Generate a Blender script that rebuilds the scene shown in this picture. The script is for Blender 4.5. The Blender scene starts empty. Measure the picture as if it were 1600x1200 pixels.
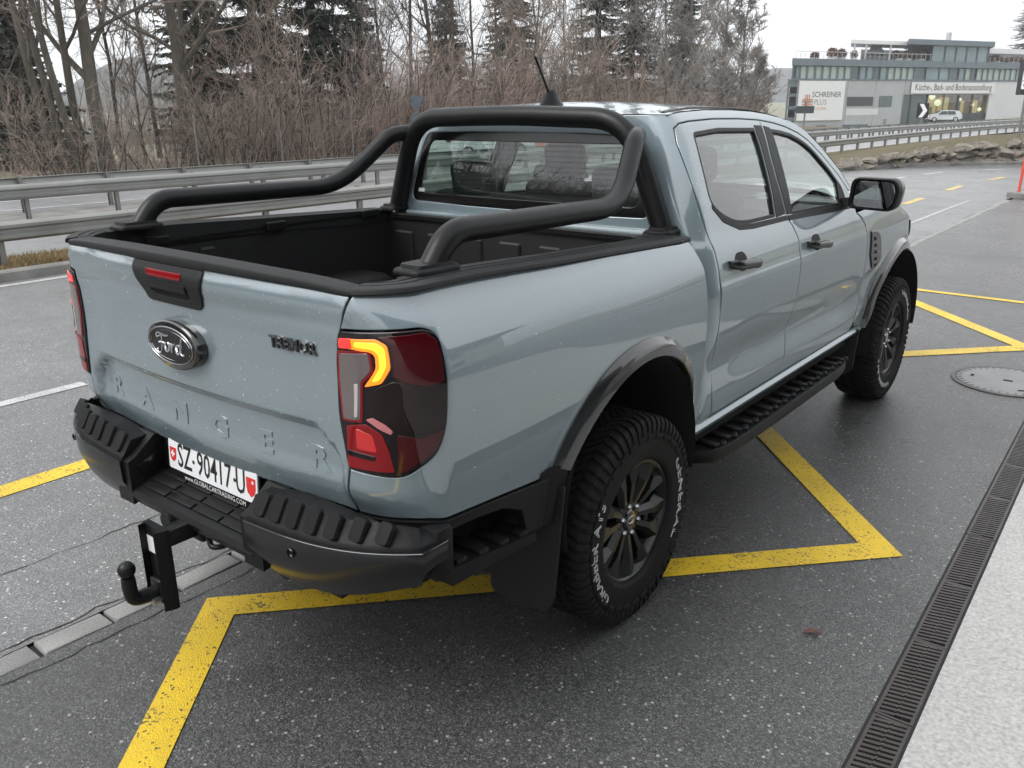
import bpy, bmesh, math, random
from mathutils import Vector, Matrix
from mathutils.geometry import delaunay_2d_cdt
random.seed(7)
SC = bpy.context.scene
COL = SC.collection
R = math.radians
# ---------------------------------------------------------------- camera
cam_d = bpy.data.cameras.new('camera'); cam = bpy.data.objects.new('camera', cam_d); COL.objects.link(cam)
SC.camera = cam
cam_d.sensor_width = 36.0; cam_d.lens = 36.0 * 1327.528 / 1600.0
cam_d.clip_start = .05; cam_d.clip_end = 6000
def cam_axes(yaw, pitch, roll):
    f = Vector((math.sin(yaw) * math.cos(pitch), math.cos(yaw) * math.cos(pitch), math.sin(pitch)))
    r = Vector((math.cos(yaw), -math.sin(yaw), 0)); u = r.cross(f)
    return r * math.cos(roll) + u * math.sin(roll), -r * math.sin(roll) + u * math.cos(roll), f
_r, _u, _f = cam_axes(-.671555, -.315224, -.0074994)
cam.matrix_world = Matrix(((_r.x, _u.x, -_f.x, 2.351147), (_r.y, _u.y, -_f.y, -2.511820), (_r.z, _u.z, -_f.z, 1.870457), (0, 0, 0, 1)))
SC.render.resolution_x, SC.render.resolution_y = 1024, 768
# ---------------------------------------------------------------- sky, sun, exposure (overcast winter day)
world = bpy.data.worlds.new('World'); SC.world = world; world.use_nodes = True
SUN_EL, SUN_AZ = R(50), R(208)
def build_world():
    nt = world.node_tree; nt.nodes.clear()
    out = nt.nodes.new('ShaderNodeOutputWorld'); bg = nt.nodes.new('ShaderNodeBackground')
    sky = nt.nodes.new('ShaderNodeTexSky'); sky.sky_type = 'NISHITA'; sky.sun_disc = False
    sky.sun_elevation = SUN_EL; sky.sun_rotation = SUN_AZ; sky.air_density = 1.0; sky.dust_density = 6.0; sky.ozone_density = 1.0
    hs = nt.nodes.new('ShaderNodeHueSaturation'); hs.inputs['Saturation'].default_value = .10
    nt.links.new(sky.outputs[0], hs.inputs['Color'])
    # the cloud layer evens the clear sky out
    mx = nt.nodes.new('ShaderNodeMix'); mx.data_type = 'RGBA'; mx.inputs[0].default_value = .80
    nt.links.new(hs.outputs[0], mx.inputs[6]); 
    tc = nt.nodes.new('ShaderNodeTexCoord'); nz = nt.nodes.new('ShaderNodeTexNoise'); nz.inputs['Scale'].default_value = 2.2; nz.inputs['Detail'].default_value = 4
    cr = nt.nodes.new('ShaderNodeValToRGB'); cr.color_ramp.elements[0].position = .3; cr.color_ramp.elements[1].position = .7
    cr.color_ramp.elements[0].color = (8.6, 8.9, 9.25, 1); cr.color_ramp.elements[1].color = (9.6, 9.8, 10.0, 1)
    nt.links.new(tc.outputs['Generated'], nz.inputs['Vector']); nt.links.new(nz.outputs['Fac'], cr.inputs['Fac'])
    nt.links.new(cr.outputs['Color'], mx.inputs[7])
    nt.links.new(mx.outputs[2], bg.inputs['Color']); bg.inputs['Strength'].default_value = .108
    nt.links.new(bg.outputs[0], out.inputs[0])
build_world()
sun_d = bpy.data.lights.new('sun', 'SUN'); sun_d.energy = 1.3; sun_d.angle = R(32); sun_d.color = (1, .975, .94)
sun = bpy.data.objects.new('sun', sun_d); COL.objects.link(sun)
# light travels from the sun's azimuth (measured clockwise from +Y) down to the ground
_sd = Vector((math.sin(SUN_AZ) * math.cos(SUN_EL), math.cos(SUN_AZ) * math.cos(SUN_EL), math.sin(SUN_EL)))
sun.rotation_euler = (-_sd).to_track_quat('-Z', 'Y').to_euler()
SC.view_settings.view_transform = 'Standard'; SC.view_settings.look = 'None'
SC.view_settings.exposure = 0.68; SC.view_settings.gamma = 1.0; SC.view_settings.use_curve_mapping = False

# ---------------------------------------------------------------- helpers
def tag(o, label=None, cat=None, group=None, kind=None):
    if label: o['label'] = label
    if cat: o['category'] = cat
    if group: o['group'] = group
    if kind: o['kind'] = kind
    return o
def empty(name, loc=(0, 0, 0), rz=0, label=None, cat=None, group=None):
    o = bpy.data.objects.new(name, None); COL.objects.link(o); o.location = loc; o.rotation_euler = (0, 0, rz)
    o.empty_display_size = .1
    return tag(o, label, cat, group)
def link(name, me, mat=None, parent=None, loc=None):
    o = bpy.data.objects.new(name, me); COL.objects.link(o)
    if mat is not None:
        for m in (mat if isinstance(mat, (list, tuple)) else [mat]): me.materials.append(m)
    if parent: o.parent = parent
    if loc: o.location = loc
    return o
def mk(name, verts, faces, mat=None, parent=None, smooth=False, normals=None, mi=None):
    me = bpy.data.meshes.new(name); me.from_pydata([tuple(v) for v in verts], [], faces)
    if smooth:
        me.polygons.foreach_set('use_smooth', [True] * len(me.polygons))
    if mi: me.polygons.foreach_set('material_index', mi)
    me.update()
    if normals: me.normals_split_custom_set_from_vertices([tuple(n) for n in normals])
    return link(name, me, mat, parent)
def sharp(me, deg=35):
    me.polygons.foreach_set('use_smooth', [True] * len(me.polygons))
    me.set_sharp_from_angle(angle=R(deg))
class MB:
    """collects simple solids into one mesh"""
    def __init__(s): s.v = []; s.f = []; s.m = []; s.cur = 0
    def add(s, vs, fs):
        b = len(s.v); s.v += [tuple(v) for v in vs]; s.f += [tuple(b + i for i in f) for f in fs]; s.m += [s.cur] * len(fs)
    def box(s, x0, x1, y0, y1, z0, z1, M=None):
        vs = [Vector((x, y, z)) for z in (z0, z1) for y in (y0, y1) for x in (x0, x1)]
        if M is not None: vs = [M @ v for v in vs]
        s.add(vs, [(0, 2, 3, 1), (4, 5, 7, 6), (0, 1, 5, 4), (2, 6, 7, 3), (0, 4, 6, 2), (1, 3, 7, 5)])
    def bbox(s, x0, x1, y0, y1, z0, z1, b=.01, seg=2, M=None):
        """box with rounded edges"""
        bm = bmesh.new(); bmesh.ops.create_cube(bm, size=1)
        for v in bm.verts: v.co = Vector((x0 + (v.co.x + .5) * (x1 - x0), y0 + (v.co.y + .5) * (y1 - y0), z0 + (v.co.z + .5) * (z1 - z0)))
        bmesh.ops.bevel(bm, geom=bm.edges[:] + bm.verts[:], offset=b, segments=seg, affect='EDGES', profile=.5)
        bm.verts.index_update()
        s.add([M @ v.co if M is not None else v.co.copy() for v in bm.verts], [tuple(v.index for v in f.verts) for f in bm.faces]); bm.free()
    def tube(s, pts, rad, n=8, caps=True):
        pts = [Vector(p) for p in pts]; k = len(pts)
        rads = rad if isinstance(rad, (list, tuple)) else [rad] * k
        rings = []; up = None
        for i, p in enumerate(pts):
            t = (pts[min(i + 1, k - 1)] - pts[max(i - 1, 0)])
            if t.length < 1e-9: t = Vector((0, 0, 1))
            t.normalize()
            if up is None:
                up = Vector((0, 0, 1)) if abs(t.z) < .9 else Vector((1, 0, 0))
            a = t.cross(up)
            if a.length < 1e-6: a = t.orthogonal()
            a.normalize(); b = a.cross(t); up = b
            rings.append([p + (a * math.cos(2 * math.pi * j / n) + b * math.sin(2 * math.pi * j / n)) * rads[i] for j in range(n)])
        fs = []
        for i in range(k - 1):
            for j in range(n):
                j2 = (j + 1) % n; fs.append((i * n + j, i * n + j2, (i + 1) * n + j2, (i + 1) * n + j))
        if caps: fs += [tuple(range(n))[::-1], tuple((k - 1) * n + j for j in range(n))]
        s.add([v for r in rings for v in r], fs)
    def lathe(s, prof, n=32, M=None, close=False):
        """profile of (radius, axial) turned about the local X axis"""
        vs = []; k = len(prof)
        for j in range(n):
            a = 2 * math.pi * j / n; ca, sa = math.cos(a), math.sin(a)
            for r, h in prof:
                v = Vector((h, r * ca, r * sa)); vs.append(M @ v if M is not None else v)
        fs = []
        for j in range(n):
            j2 = (j + 1) % n
            for i in range(k - 1 + (1 if close else 0)):
                i2 = (i + 1) % k
                fs.append((j * k + i, j * k + i2, j2 * k + i2, j2 * k + i))
        s.add(vs, fs)
    def prism(s, poly, a, b, ax='x', M=None):
        """polygon extruded from a to b along an axis; poly given in the other two axes in order"""
        n = len(poly); vs = []
        for h in (a, b):
            for p, q in poly:
                v = Vector({'x': (h, p, q), 'y': (p, h, q), 'z': (p, q, h)}[ax]); vs.append(M @ v if M is not None else v)
        fs = [tuple(range(n))[::-1], tuple(n + i for i in range(n))] + [(i, (i + 1) % n, n + (i + 1) % n, n + i) for i in range(n)]
        s.add(vs, fs)
    def loft(s, secs, close_sec=True, caps=True):
        k = len(secs[0]); vs = [v for sec in secs for v in sec]; fs = []
        for i in range(len(secs) - 1):
            for j in range(k if close_sec else k - 1):
                j2 = (j + 1) % k; fs.append((i * k + j, i * k + j2, (i + 1) * k + j2, (i + 1) * k + j))
        if caps and close_sec: fs += [tuple(range(k))[::-1], tuple((len(secs) - 1) * k + j for j in range(k))]
        s.add(vs, fs)
    def build(s, name, mat=None, parent=None, smooth=None, mirror=False):
        me = bpy.data.meshes.new(name)
        vs = s.v; fs = s.f
        if mirror: vs = [(-x, y, z) for x, y, z in vs]; fs = [f[::-1] for f in fs]
        me.from_pydata(vs, [], fs)
        if any(s.m): me.polygons.foreach_set('material_index', s.m)
        me.update()
        if mirror is not None: fix_normals(me)
        if smooth: sharp(me, smooth)
        return link(name, me, mat, parent)
def fix_normals(me):
    bm = bmesh.new(); bm.from_mesh(me); bmesh.ops.recalc_face_normals(bm, faces=bm.faces[:]); bm.to_mesh(me); bm.free()
def inpoly(p, poly):
    x, y = p; c = False; n = len(poly); j = n - 1
    for i in range(n):
        xi, yi = poly[i]; xj, yj = poly[j]
        if (yi > y) != (yj > y) and x < (xj - xi) * (y - yi) / (yj - yi) + xi: c = not c
        j = i
    return c
def rnd(pts, r=.03, n=5):
    """round polygon corners; a point may carry its own radius as a third value"""
    out = []; N = len(pts)
    for i in range(N):
        p = Vector(pts[i][:2]); a = Vector(pts[i - 1][:2]); b = Vector(pts[(i + 1) % N][:2])
        rr = pts[i][2] if len(pts[i]) > 2 else r
        if rr <= 1e-5: out.append((p.x, p.y)); continue
        da, db = a - p, b - p; la, lb = da.length, db.length
        t = min(rr, la * .48, lb * .48)
        A = p + da * (t / la); B = p + db * (t / lb)
        for k in range(n + 1):
            s = k / n; q = A * (1 - s) ** 2 + p * 2 * s * (1 - s) + B * s * s; out.append((q.x, q.y))
    return out
def densify(poly, st):
    out = []
    for i in range(len(poly)):
        a = Vector(poly[i]); b = Vector(poly[(i + 1) % len(poly)]); L = (b - a).length
        if L < 1e-6: continue
        k = max(1, int(math.ceil(L / st)))
        for j in range(k): out.append(tuple(a + (b - a) * (j / k)))
    return out
def area2(p): return sum(p[i - 1][0] * p[i][1] - p[i][0] * p[i - 1][1] for i in range(len(p))) * .5
def inset(poly, d):
    """shift a counter-clockwise polygon inwards by d"""
    n = len(poly); out = []
    for i in range(n):
        p = Vector(poly[i]); a = Vector(poly[i - 1]); b = Vector(poly[(i + 1) % n])
        e1 = (p - a); e2 = (b - p)
        if e1.length < 1e-7 or e2.length < 1e-7: out.append(tuple(p)); continue
        e1.normalize(); e2.normalize()
        n1 = Vector((-e1.y, e1.x)); n2 = Vector((-e2.y, e2.x)); m = n1 + n2
        if m.length < 1e-6: m = n1
        m.normalize(); c = max(.35, m.dot(n1)); q = p + m * (d / c); out.append((q.x, q.y))
    return out
CEN = Vector((0, 1.0, .95))
def panel(name, outline, F, mat, parent, holes=(), step=.03, rim=.018, off=0.0, gap=.0034, bev=.003, mirror=False, hole_rim=None, cen=None):
    """sheet of bodywork on the surface F(a, b): rounded edge, folded rim, exact surface normals"""
    outline = densify(outline, step * .8)
    if area2(outline) < 0: outline = outline[::-1]
    if gap: outline = inset(outline, gap)
    inner = inset(outline, bev)
    hs = []
    for h in holes:
        h = densify(h, step * .8)
        if area2(h) < 0: h = h[::-1]
        hs.append(h)
    pts = [Vector(p) for p in inner]; edges = [(i, (i + 1) % len(inner)) for i in range(len(inner))]
    for h in hs:
        b = len(pts); pts += [Vector(p) for p in h]; edges += [(b + i, b + (i + 1) % len(h)) for i in range(len(h))]
    xs = [p[0] for p in inner]; ys = [p[1] for p in inner]
    nx = int((max(xs) - min(xs)) / step) + 1; ny = int((max(ys) - min(ys)) / step) + 1
    segs = [(pts[a], pts[b]) for a, b in edges]
    def near(q):
        for a, b in segs:
            if abs(a.x - q.x) > step * 1.6 and abs(b.x - q.x) > step * 1.6: continue
            d = b - a; L = d.length_squared
            t = max(0, min(1, (q - a).dot(d) / L)) if L > 0 else 0
            if (a + d * t - q).length_squared < (step * .45) ** 2: return True
        return False
    for i in range(nx + 1):
        for j in range(ny + 1):
            q = (min(xs) + (i + (.5 if j % 2 else 0)) * step, min(ys) + j * step)
            if inpoly(q, inner) and not any(inpoly(q, h) for h in hs):
                qv = Vector(q)
                if not near(qv): pts.append(qv)
    V, E_, T, *_ = delaunay_2d_cdt(pts, edges, [], 0, 1e-6)
    faces = []
    for t in T:
        cx = sum(V[i].x for i in t) / 3; cy = sum(V[i].y for i in t) / 3
        if inpoly((cx, cy), inner) and not any(inpoly((cx, cy), h) for h in hs): faces.append(tuple(t))
    c0 = cen or CEN
    def ev(q):
        P = Vector(F(q[0], q[1])); e = 1e-3
        da = Vector(F(q[0] + e, q[1])) - Vector(F(q[0] - e, q[1])); db = Vector(F(q[0], q[1] + e)) - Vector(F(q[0], q[1] - e))
        n = da.cross(db); n.normalize()
        if n.dot(P - c0) < 0: n = -n
        return P + n * off, n
    verts, norms = [], []
    for q in V:
        P, n = ev(q); verts.append(P); norms.append(n)
    # orientation of the parametrisation
    fl = 0
    for t in faces[:50]:
        g = (verts[t[1]] - verts[t[0]]).cross(verts[t[2]] - verts[t[0]])
        fl += 1 if g.dot(norms[t[0]]) > 0 else -1
    if fl < 0: faces = [t[::-1] for t in faces]
    def ring(polyA, polyB, dep, bevd):
        """edge from polyA (on the surface) to polyB (bevelled down), then the folded rim"""
        n = len(polyA)
        b0 = len(verts)
        for i in range(n):
            P, N = ev(polyA[i]); verts.append(P); norms.append(N)
        b1 = len(verts); o_dir = []
        for i in range(n):
            PA = verts[b0 + i]; P, N = ev(polyB[i]); w = (P - PA)
            if w.length < 1e-9: w = N.orthogonal()
            w.normalize(); o_dir.append(w)
            verts.append(P - N * bevd); norms.append((N + w * 1.1).normalized())
        b2 = len(verts)
        for i in range(n):
            verts.append(verts[b1 + i].copy()); norms.append(o_dir[i])
        b3 = len(verts)
        for i in range(n):
            P, N = ev(polyB[i]); verts.append(P - N * (bevd + dep)); norms.append(o_dir[i])
        new = []
        for i in range(n):
            j = (i + 1) % n
            new.append((b0 + i, b1 + i, b1 + j, b0 + j)); new.append((b2 + i, b3 + i, b3 + j, b2 + j))
        # consistent winding with the normals
        f0 = new[0]; g = (verts[f0[1]] - verts[f0[0]]).cross(verts[f0[2]] - verts[f0[0]])
        if g.dot(norms[f0[0]]) < 0: new = [f[::-1] for f in new]
        faces.extend(new)
    if rim: ring(inner, outline, rim, bev * .8)
    if rim:
        for h in hs: ring(h, inset(h, .004), hole_rim or rim, .003)
    if mirror:
        verts = [Vector((-v.x, v.y, v.z)) for v in verts]; norms = [Vector((-n.x, n.y, n.z)) for n in norms]; faces = [f[::-1] for f in faces]
    return mk(name, verts, faces, mat, parent, smooth=True, normals=norms)
def copy_tree(o, parent=None, label=None):
    c = o.copy(); COL.objects.link(c); c.parent = parent
    if label: c['label'] = label
    for ch in list(o.children):
        copy_tree(ch, c)
    return c
# ---------------------------------------------------------------- lettering (built-in font turned into mesh)
def text_geo(txt, size=1.0, outline=0, extrude=0, sx=1.0, shear=0, bold=0, spacing=1.0):
    cu = bpy.data.curves.new('t', 'FONT'); cu.body = txt; cu.size = size; cu.align_x = 'CENTER'; cu.align_y = 'CENTER'; cu.resolution_u = 2
    cu.shear = shear; cu.space_character = spacing
    cu.offset = bold; cu.extrude = extrude
    if outline: cu.fill_mode = 'NONE'; cu.bevel_depth = outline; cu.bevel_resolution = 0
    o = bpy.data.objects.new('t', cu); COL.objects.link(o)
    dg = bpy.context.evaluated_depsgraph_get(); dg.update()
    me = bpy.data.meshes.new_from_object(o.evaluated_get(dg), depsgraph=dg)
    vs = [v.co.copy() for v in me.vertices]; fs = [tuple(p.vertices) for p in me.polygons]
    bpy.data.objects.remove(o); bpy.data.curves.remove(cu); bpy.data.meshes.remove(me)
    for v in vs: v.x *= sx
    # merge duplicate points
    bm = bmesh.new(); bv = [bm.verts.new(v) for v in vs]
    for f in fs:
        try: bm.faces.new([bv[i] for i in f])
        except ValueError: pass
    bmesh.ops.remove_doubles(bm, verts=bm.verts[:], dist=1e-5); bm.verts.index_update()
    vs = [v.co.copy() for v in bm.verts]; fs = [tuple(v.index for v in f.verts) for f in bm.faces]; bm.free()
    return vs, fs
def text_obj(name, txt, mat, parent, mapf, **k):
    vs, fs = text_geo(txt, **k)
    o = mk(name, [mapf(v) for v in vs], fs, mat, parent)
    return o
def map_plane(o, ex, ey, ez):
    o, ex, ey, ez = Vector(o), Vector(ex), Vector(ey), Vector(ez)
    return lambda v: o + ex * v.x + ey * v.y + ez * v.z

# ---------------------------------------------------------------- truck body surfaces (metres; x right, y forward, z up)
def lerp(a, b, t): return a + (b - a) * t
def sstep(a, b, v):
    t = max(0.0, min(1.0, (v - a) / (b - a))); return t * t * (3 - 2 * t)
def spl(nodes, v):
    """monotone cubic interpolation through (v, value) nodes"""
    n = len(nodes)
    if v <= nodes[0][0]: return nodes[0][1]
    if v >= nodes[-1][0]: return nodes[-1][1]
    i = 0
    while nodes[i + 1][0] < v: i += 1
    def sl(k): return (nodes[k + 1][1] - nodes[k][1]) / (nodes[k + 1][0] - nodes[k][0])
    def tg(k):
        if k == 0: return sl(0)
        if k == n - 1: return sl(n - 2)
        a, b = sl(k - 1), sl(k)
        if a * b <= 0: return 0.0
        return 2 * a * b / (a + b)
    h = nodes[i + 1][0] - nodes[i][0]; t = (v - nodes[i][0]) / h
    m0, m1 = tg(i) * h, tg(i + 1) * h; p0, p1 = nodes[i][1], nodes[i + 1][1]
    t2, t3 = t * t, t * t * t
    return (2*t3-3*t2+1)*p0 + (t3-2*t2+t)*m0 + (-2*t3+3*t2)*p1 + (t3-t2)*m1

WB = 0.93                       # half width of the base plan curve
CAB_LO = [(.50,.868),(.56,.885),(.62,.903),(.70,.912),(.80,.916),(.92,.930),(1.05,.9425),(1.13,.9465),(1.165,.9465),(1.20,.939),(1.27,.924),(1.32,.909),(1.345,.900),
          (1.36,.890),(1.5,.842),(1.65,.782),(1.75,.735),(1.80,.705),(1.835,.672),(1.87,.625)]
BED_LO = [(.70,.895),(.80,.912),(.92,.930),(1.05,.942),(1.14,.947),(1.20,.946),(1.26,.938),(1.31,.924),(1.36,.902),(1.40,.876),(1.44,.856),(1.5,.85)]
def cab_x(y, z):
    x = spl(CAB_LO, z)
    # sculpted hollow low on the doors and the front taper of the wings
    x -= .022 * math.exp(-((z - .83 + .03 * (y - 1.4)) / .085) ** 2) * sstep(.62, .95, y) * (1 - sstep(2.25, 2.55, y))
    if y > 2.5:
        x -= .055 * ((y - 2.5) / 1.3) ** 2 * (1 + .8 * sstep(1.0, 1.35, z))
    if y > 3.45: x -= .9 * (y - 3.45) ** 2
    return x
def bed_x(y, z):
    x = spl(BED_LO, z)
    x -= .012 * sstep(-.4, -1.1, y) * sstep(1.2, 1.4, z)
    # swelling over the rear wheel
    x += .010 * math.exp(-((y + .02) / .5) ** 2) * math.exp(-((z - 1.06) / .16) ** 2)
    return x
REAR_Y, REAR_R = -1.180, .13
Y0 = REAR_Y + REAR_R
ARC = math.pi / 2 * REAR_R
UC = Y0 - ARC - (WB - REAR_R)    # u at the centre of the tailgate
def crown(ax): return (min(ax, .80) / .75) ** 2 * (1 - .28 * sstep(.55, .8, ax))
def tail_d(x, z):
    """outward offset of the tailgate face"""
    ax = abs(x)
    d = .020 * sstep(1.325, 1.395, z) - .014 * sstep(1.405, 1.445, z) - (.050 + .030 * sstep(1.30, 1.42, z)) * crown(ax)
    d -= .004 * sstep(1.33, 1.27, z) * sstep(1.08, 1.2, z)
    # recessed lower panel with the big letters: trapezoid, ends pulled in at the bottom
    top = sstep(1.062, 1.022, z)
    side = 1 - sstep(.555, .615, ax - 1.35 * max(0.0, 1.03 - z))
    d -= .034 * top * side * (1 - sstep(.640, .680, ax)) * sstep(.79, .93, z)
    d -= .052 * sstep(.90, .78, z)
    return d
def base_u(u):
    if u >= Y0: return WB, u, 1.0, 0.0
    if u >= Y0 - ARC:
        a = (Y0 - u) / REAR_R
        return WB - REAR_R + REAR_R * math.cos(a), Y0 - REAR_R * math.sin(a), math.cos(a), -math.sin(a)
    return WB - REAR_R - (Y0 - ARC - u), REAR_Y, 0.0, -1.0
XT = .690
def body(u, z):
    """rear body: u runs forward along the bed side and, behind, round the corner to the middle of the tailgate (UC)"""
    ua = Y0 + .06; ub = Y0 - ARC - (WB - REAR_R - XT)
    if u >= ua: return (bed_x(u, z), u, z)
    if u <= ub:
        x = u - UC; return (x, REAR_Y - tail_d(x, z), z)
    t = (ua - u) / (ua - ub); e = 1e-3
    xs = bed_x(ua, z); yt = REAR_Y - tail_d(XT, z); sl = (yt - (REAR_Y - tail_d(XT - e, z))) / e
    dx = (xs - XT) * .50; dy = (ua - yt) * .42; k = 1 - t
    c1 = (xs, ua - dy); c2 = (XT + dx, yt + sl * dx)
    x = k**3 * xs + 3*k*k*t * c1[0] + 3*k*t*t * c2[0] + t**3 * XT
    y = k**3 * ua + 3*k*k*t * c1[1] + 3*k*t*t * c2[1] + t**3 * yt
    return (x, y, z)
def u_of_x(x): return Y0 - ARC - (WB - REAR_R - x)
def rail_z(y): return 1.412 - .022 * (y - .45)
CAB_R = .085; CAB_Y = .505; CARC = math.pi / 2 * CAB_R
def lean(z): return .06 * sstep(1.42, 1.9, z)
def s_of(y, z):
    """cab wrap parameter for a point of the side at y (y may be anything from the corner forward)"""
    return cab_x(.8, z) - CAB_R + CARC + (y - CAB_Y - CAB_R - lean(z))
def cabw(s, z):
    """whole cab skin: s = 0 in the middle of the back wall, grows round the corner and forward along the side"""
    a = abs(s); W0 = cab_x(.8, z); y0 = CAB_Y + CAB_R + lean(z); e = W0 - CAB_R
    if a <= e: x, y = a, y0 - CAB_R - .012 * (1 - (a / e) ** 2)
    elif a <= e + CARC:
        t = (a - e) / CAB_R; x, y = e + CAB_R * math.sin(t), y0 - CAB_R * math.cos(t)
    else:
        y = y0 + (a - e - CARC); x = cab_x(max(y, .8), z)
    return (x if s >= 0 else -x, y, z)
def cabs_(y, z): return (cab_x(y, z), y, z)
# ---------------------------------------------------------------- materials
MATS = {}
class N:
    """tiny node-tree writer"""
    def __init__(s, name):
        s.m = bpy.data.materials.new(name); s.m.use_nodes = True; s.t = s.m.node_tree
        s.b = s.t.nodes.get('Principled BSDF'); s.o = s.t.nodes.get('Material Output'); MATS[name] = s.m
    def n(s, typ, **k):
        nd = s.t.nodes.new(typ)
        for a, v in k.items():
            if a in ('i',):
                for q, w in v.items(): s.set(nd.inputs[q], w)
            else: setattr(nd, a, v)
        return nd
    def set(s, inp, v):
        if isinstance(v, bpy.types.NodeSocket): s.t.links.new(v, inp)
        elif isinstance(v, (tuple, list)) and len(v) == 3 and inp.type == 'RGBA': inp.default_value = (*v, 1)
        else: inp.default_value = v
    def p(s, **k):
        for a, v in k.items(): s.set(s.b.inputs[a.replace('_', ' ')], v)
        return s
    def co(s, kind='Object', scale=None):
        tc = s.n('ShaderNodeTexCoord'); 
        if scale is None: return tc.outputs[kind]
        mp = s.n('ShaderNodeMapping'); s.t.links.new(tc.outputs[kind], mp.inputs[0]); mp.inputs['Scale'].default_value = scale; return mp.outputs[0]
    def noise(s, scale, detail=3, rough=.5, co=None, out='Fac'):
        nd = s.n('ShaderNodeTexNoise', i={'Scale': scale, 'Detail': detail, 'Roughness': rough})
        s.t.links.new(co or s.co(), nd.inputs['Vector']); return nd.outputs[out]
    def voro(s, scale, out='Distance', feature='F1', co=None, rnd=1):
        nd = s.n('ShaderNodeTexVoronoi', feature=feature, i={'Scale': scale, 'Randomness': rnd}); s.t.links.new(co or s.co(), nd.inputs['Vector']); return nd.outputs[out]
    def ramp(s, fac, *st):
        nd = s.n('ShaderNodeValToRGB'); e = nd.color_ramp.elements
        while len(e) < len(st): e.new(.5)
        for k, (p, c) in enumerate(st):
            e[k].position = p; e[k].color = (*c, 1) if isinstance(c, (tuple, list)) else (c, c, c, 1)
        s.t.links.new(fac, nd.inputs[0]); return nd.outputs[0]
    def mix(s, f, a, b, mode='MIX'):
        nd = s.n('ShaderNodeMix', data_type='RGBA', blend_type=mode)
        s.set(nd.inputs[0], f); s.set(nd.inputs[6], a); s.set(nd.inputs[7], b); return nd.outputs[2]
    def math(s, op, a, b=0.0, c=0.0):
        nd = s.n('ShaderNodeMath', operation=op); s.set(nd.inputs[0], a); s.set(nd.inputs[1], b); s.set(nd.inputs[2], c); return nd.outputs[0]
    def bump(s, h, strength=.3, dist=.01, nrm=None):
        nd = s.n('ShaderNodeBump', i={'Strength': strength, 'Distance': dist}); s.t.links.new(h, nd.inputs['Height'])
        if nrm: s.t.links.new(nrm, nd.inputs['Normal'])
        s.t.links.new(nd.outputs[0], s.b.inputs['Normal']); return nd.outputs[0]
def plain(name, col, rough=.5, metal=0, bump=None, var=.0, vscale=6, coat=0, spec=.5):
    m = N(name)
    if var:
        f = m.noise(vscale, 4, .6); c2 = tuple(min(1, c * (1 + var)) for c in col); c1 = tuple(c * (1 - var) for c in col)
        m.p(Base_Color=m.ramp(f, (.3, c1), (.7, c2)), Roughness=m.math('ADD', m.math('MULTIPLY', m.noise(vscale * 3, 3), .2), rough - .1))
    else: m.p(Base_Color=col, Roughness=rough)
    m.p(Metallic=metal, Coat_Weight=coat, Specular_IOR_Level=spec)
    if bump: m.bump(m.noise(bump[0], 4, .6), bump[1], bump[2])
    return m.m
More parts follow.
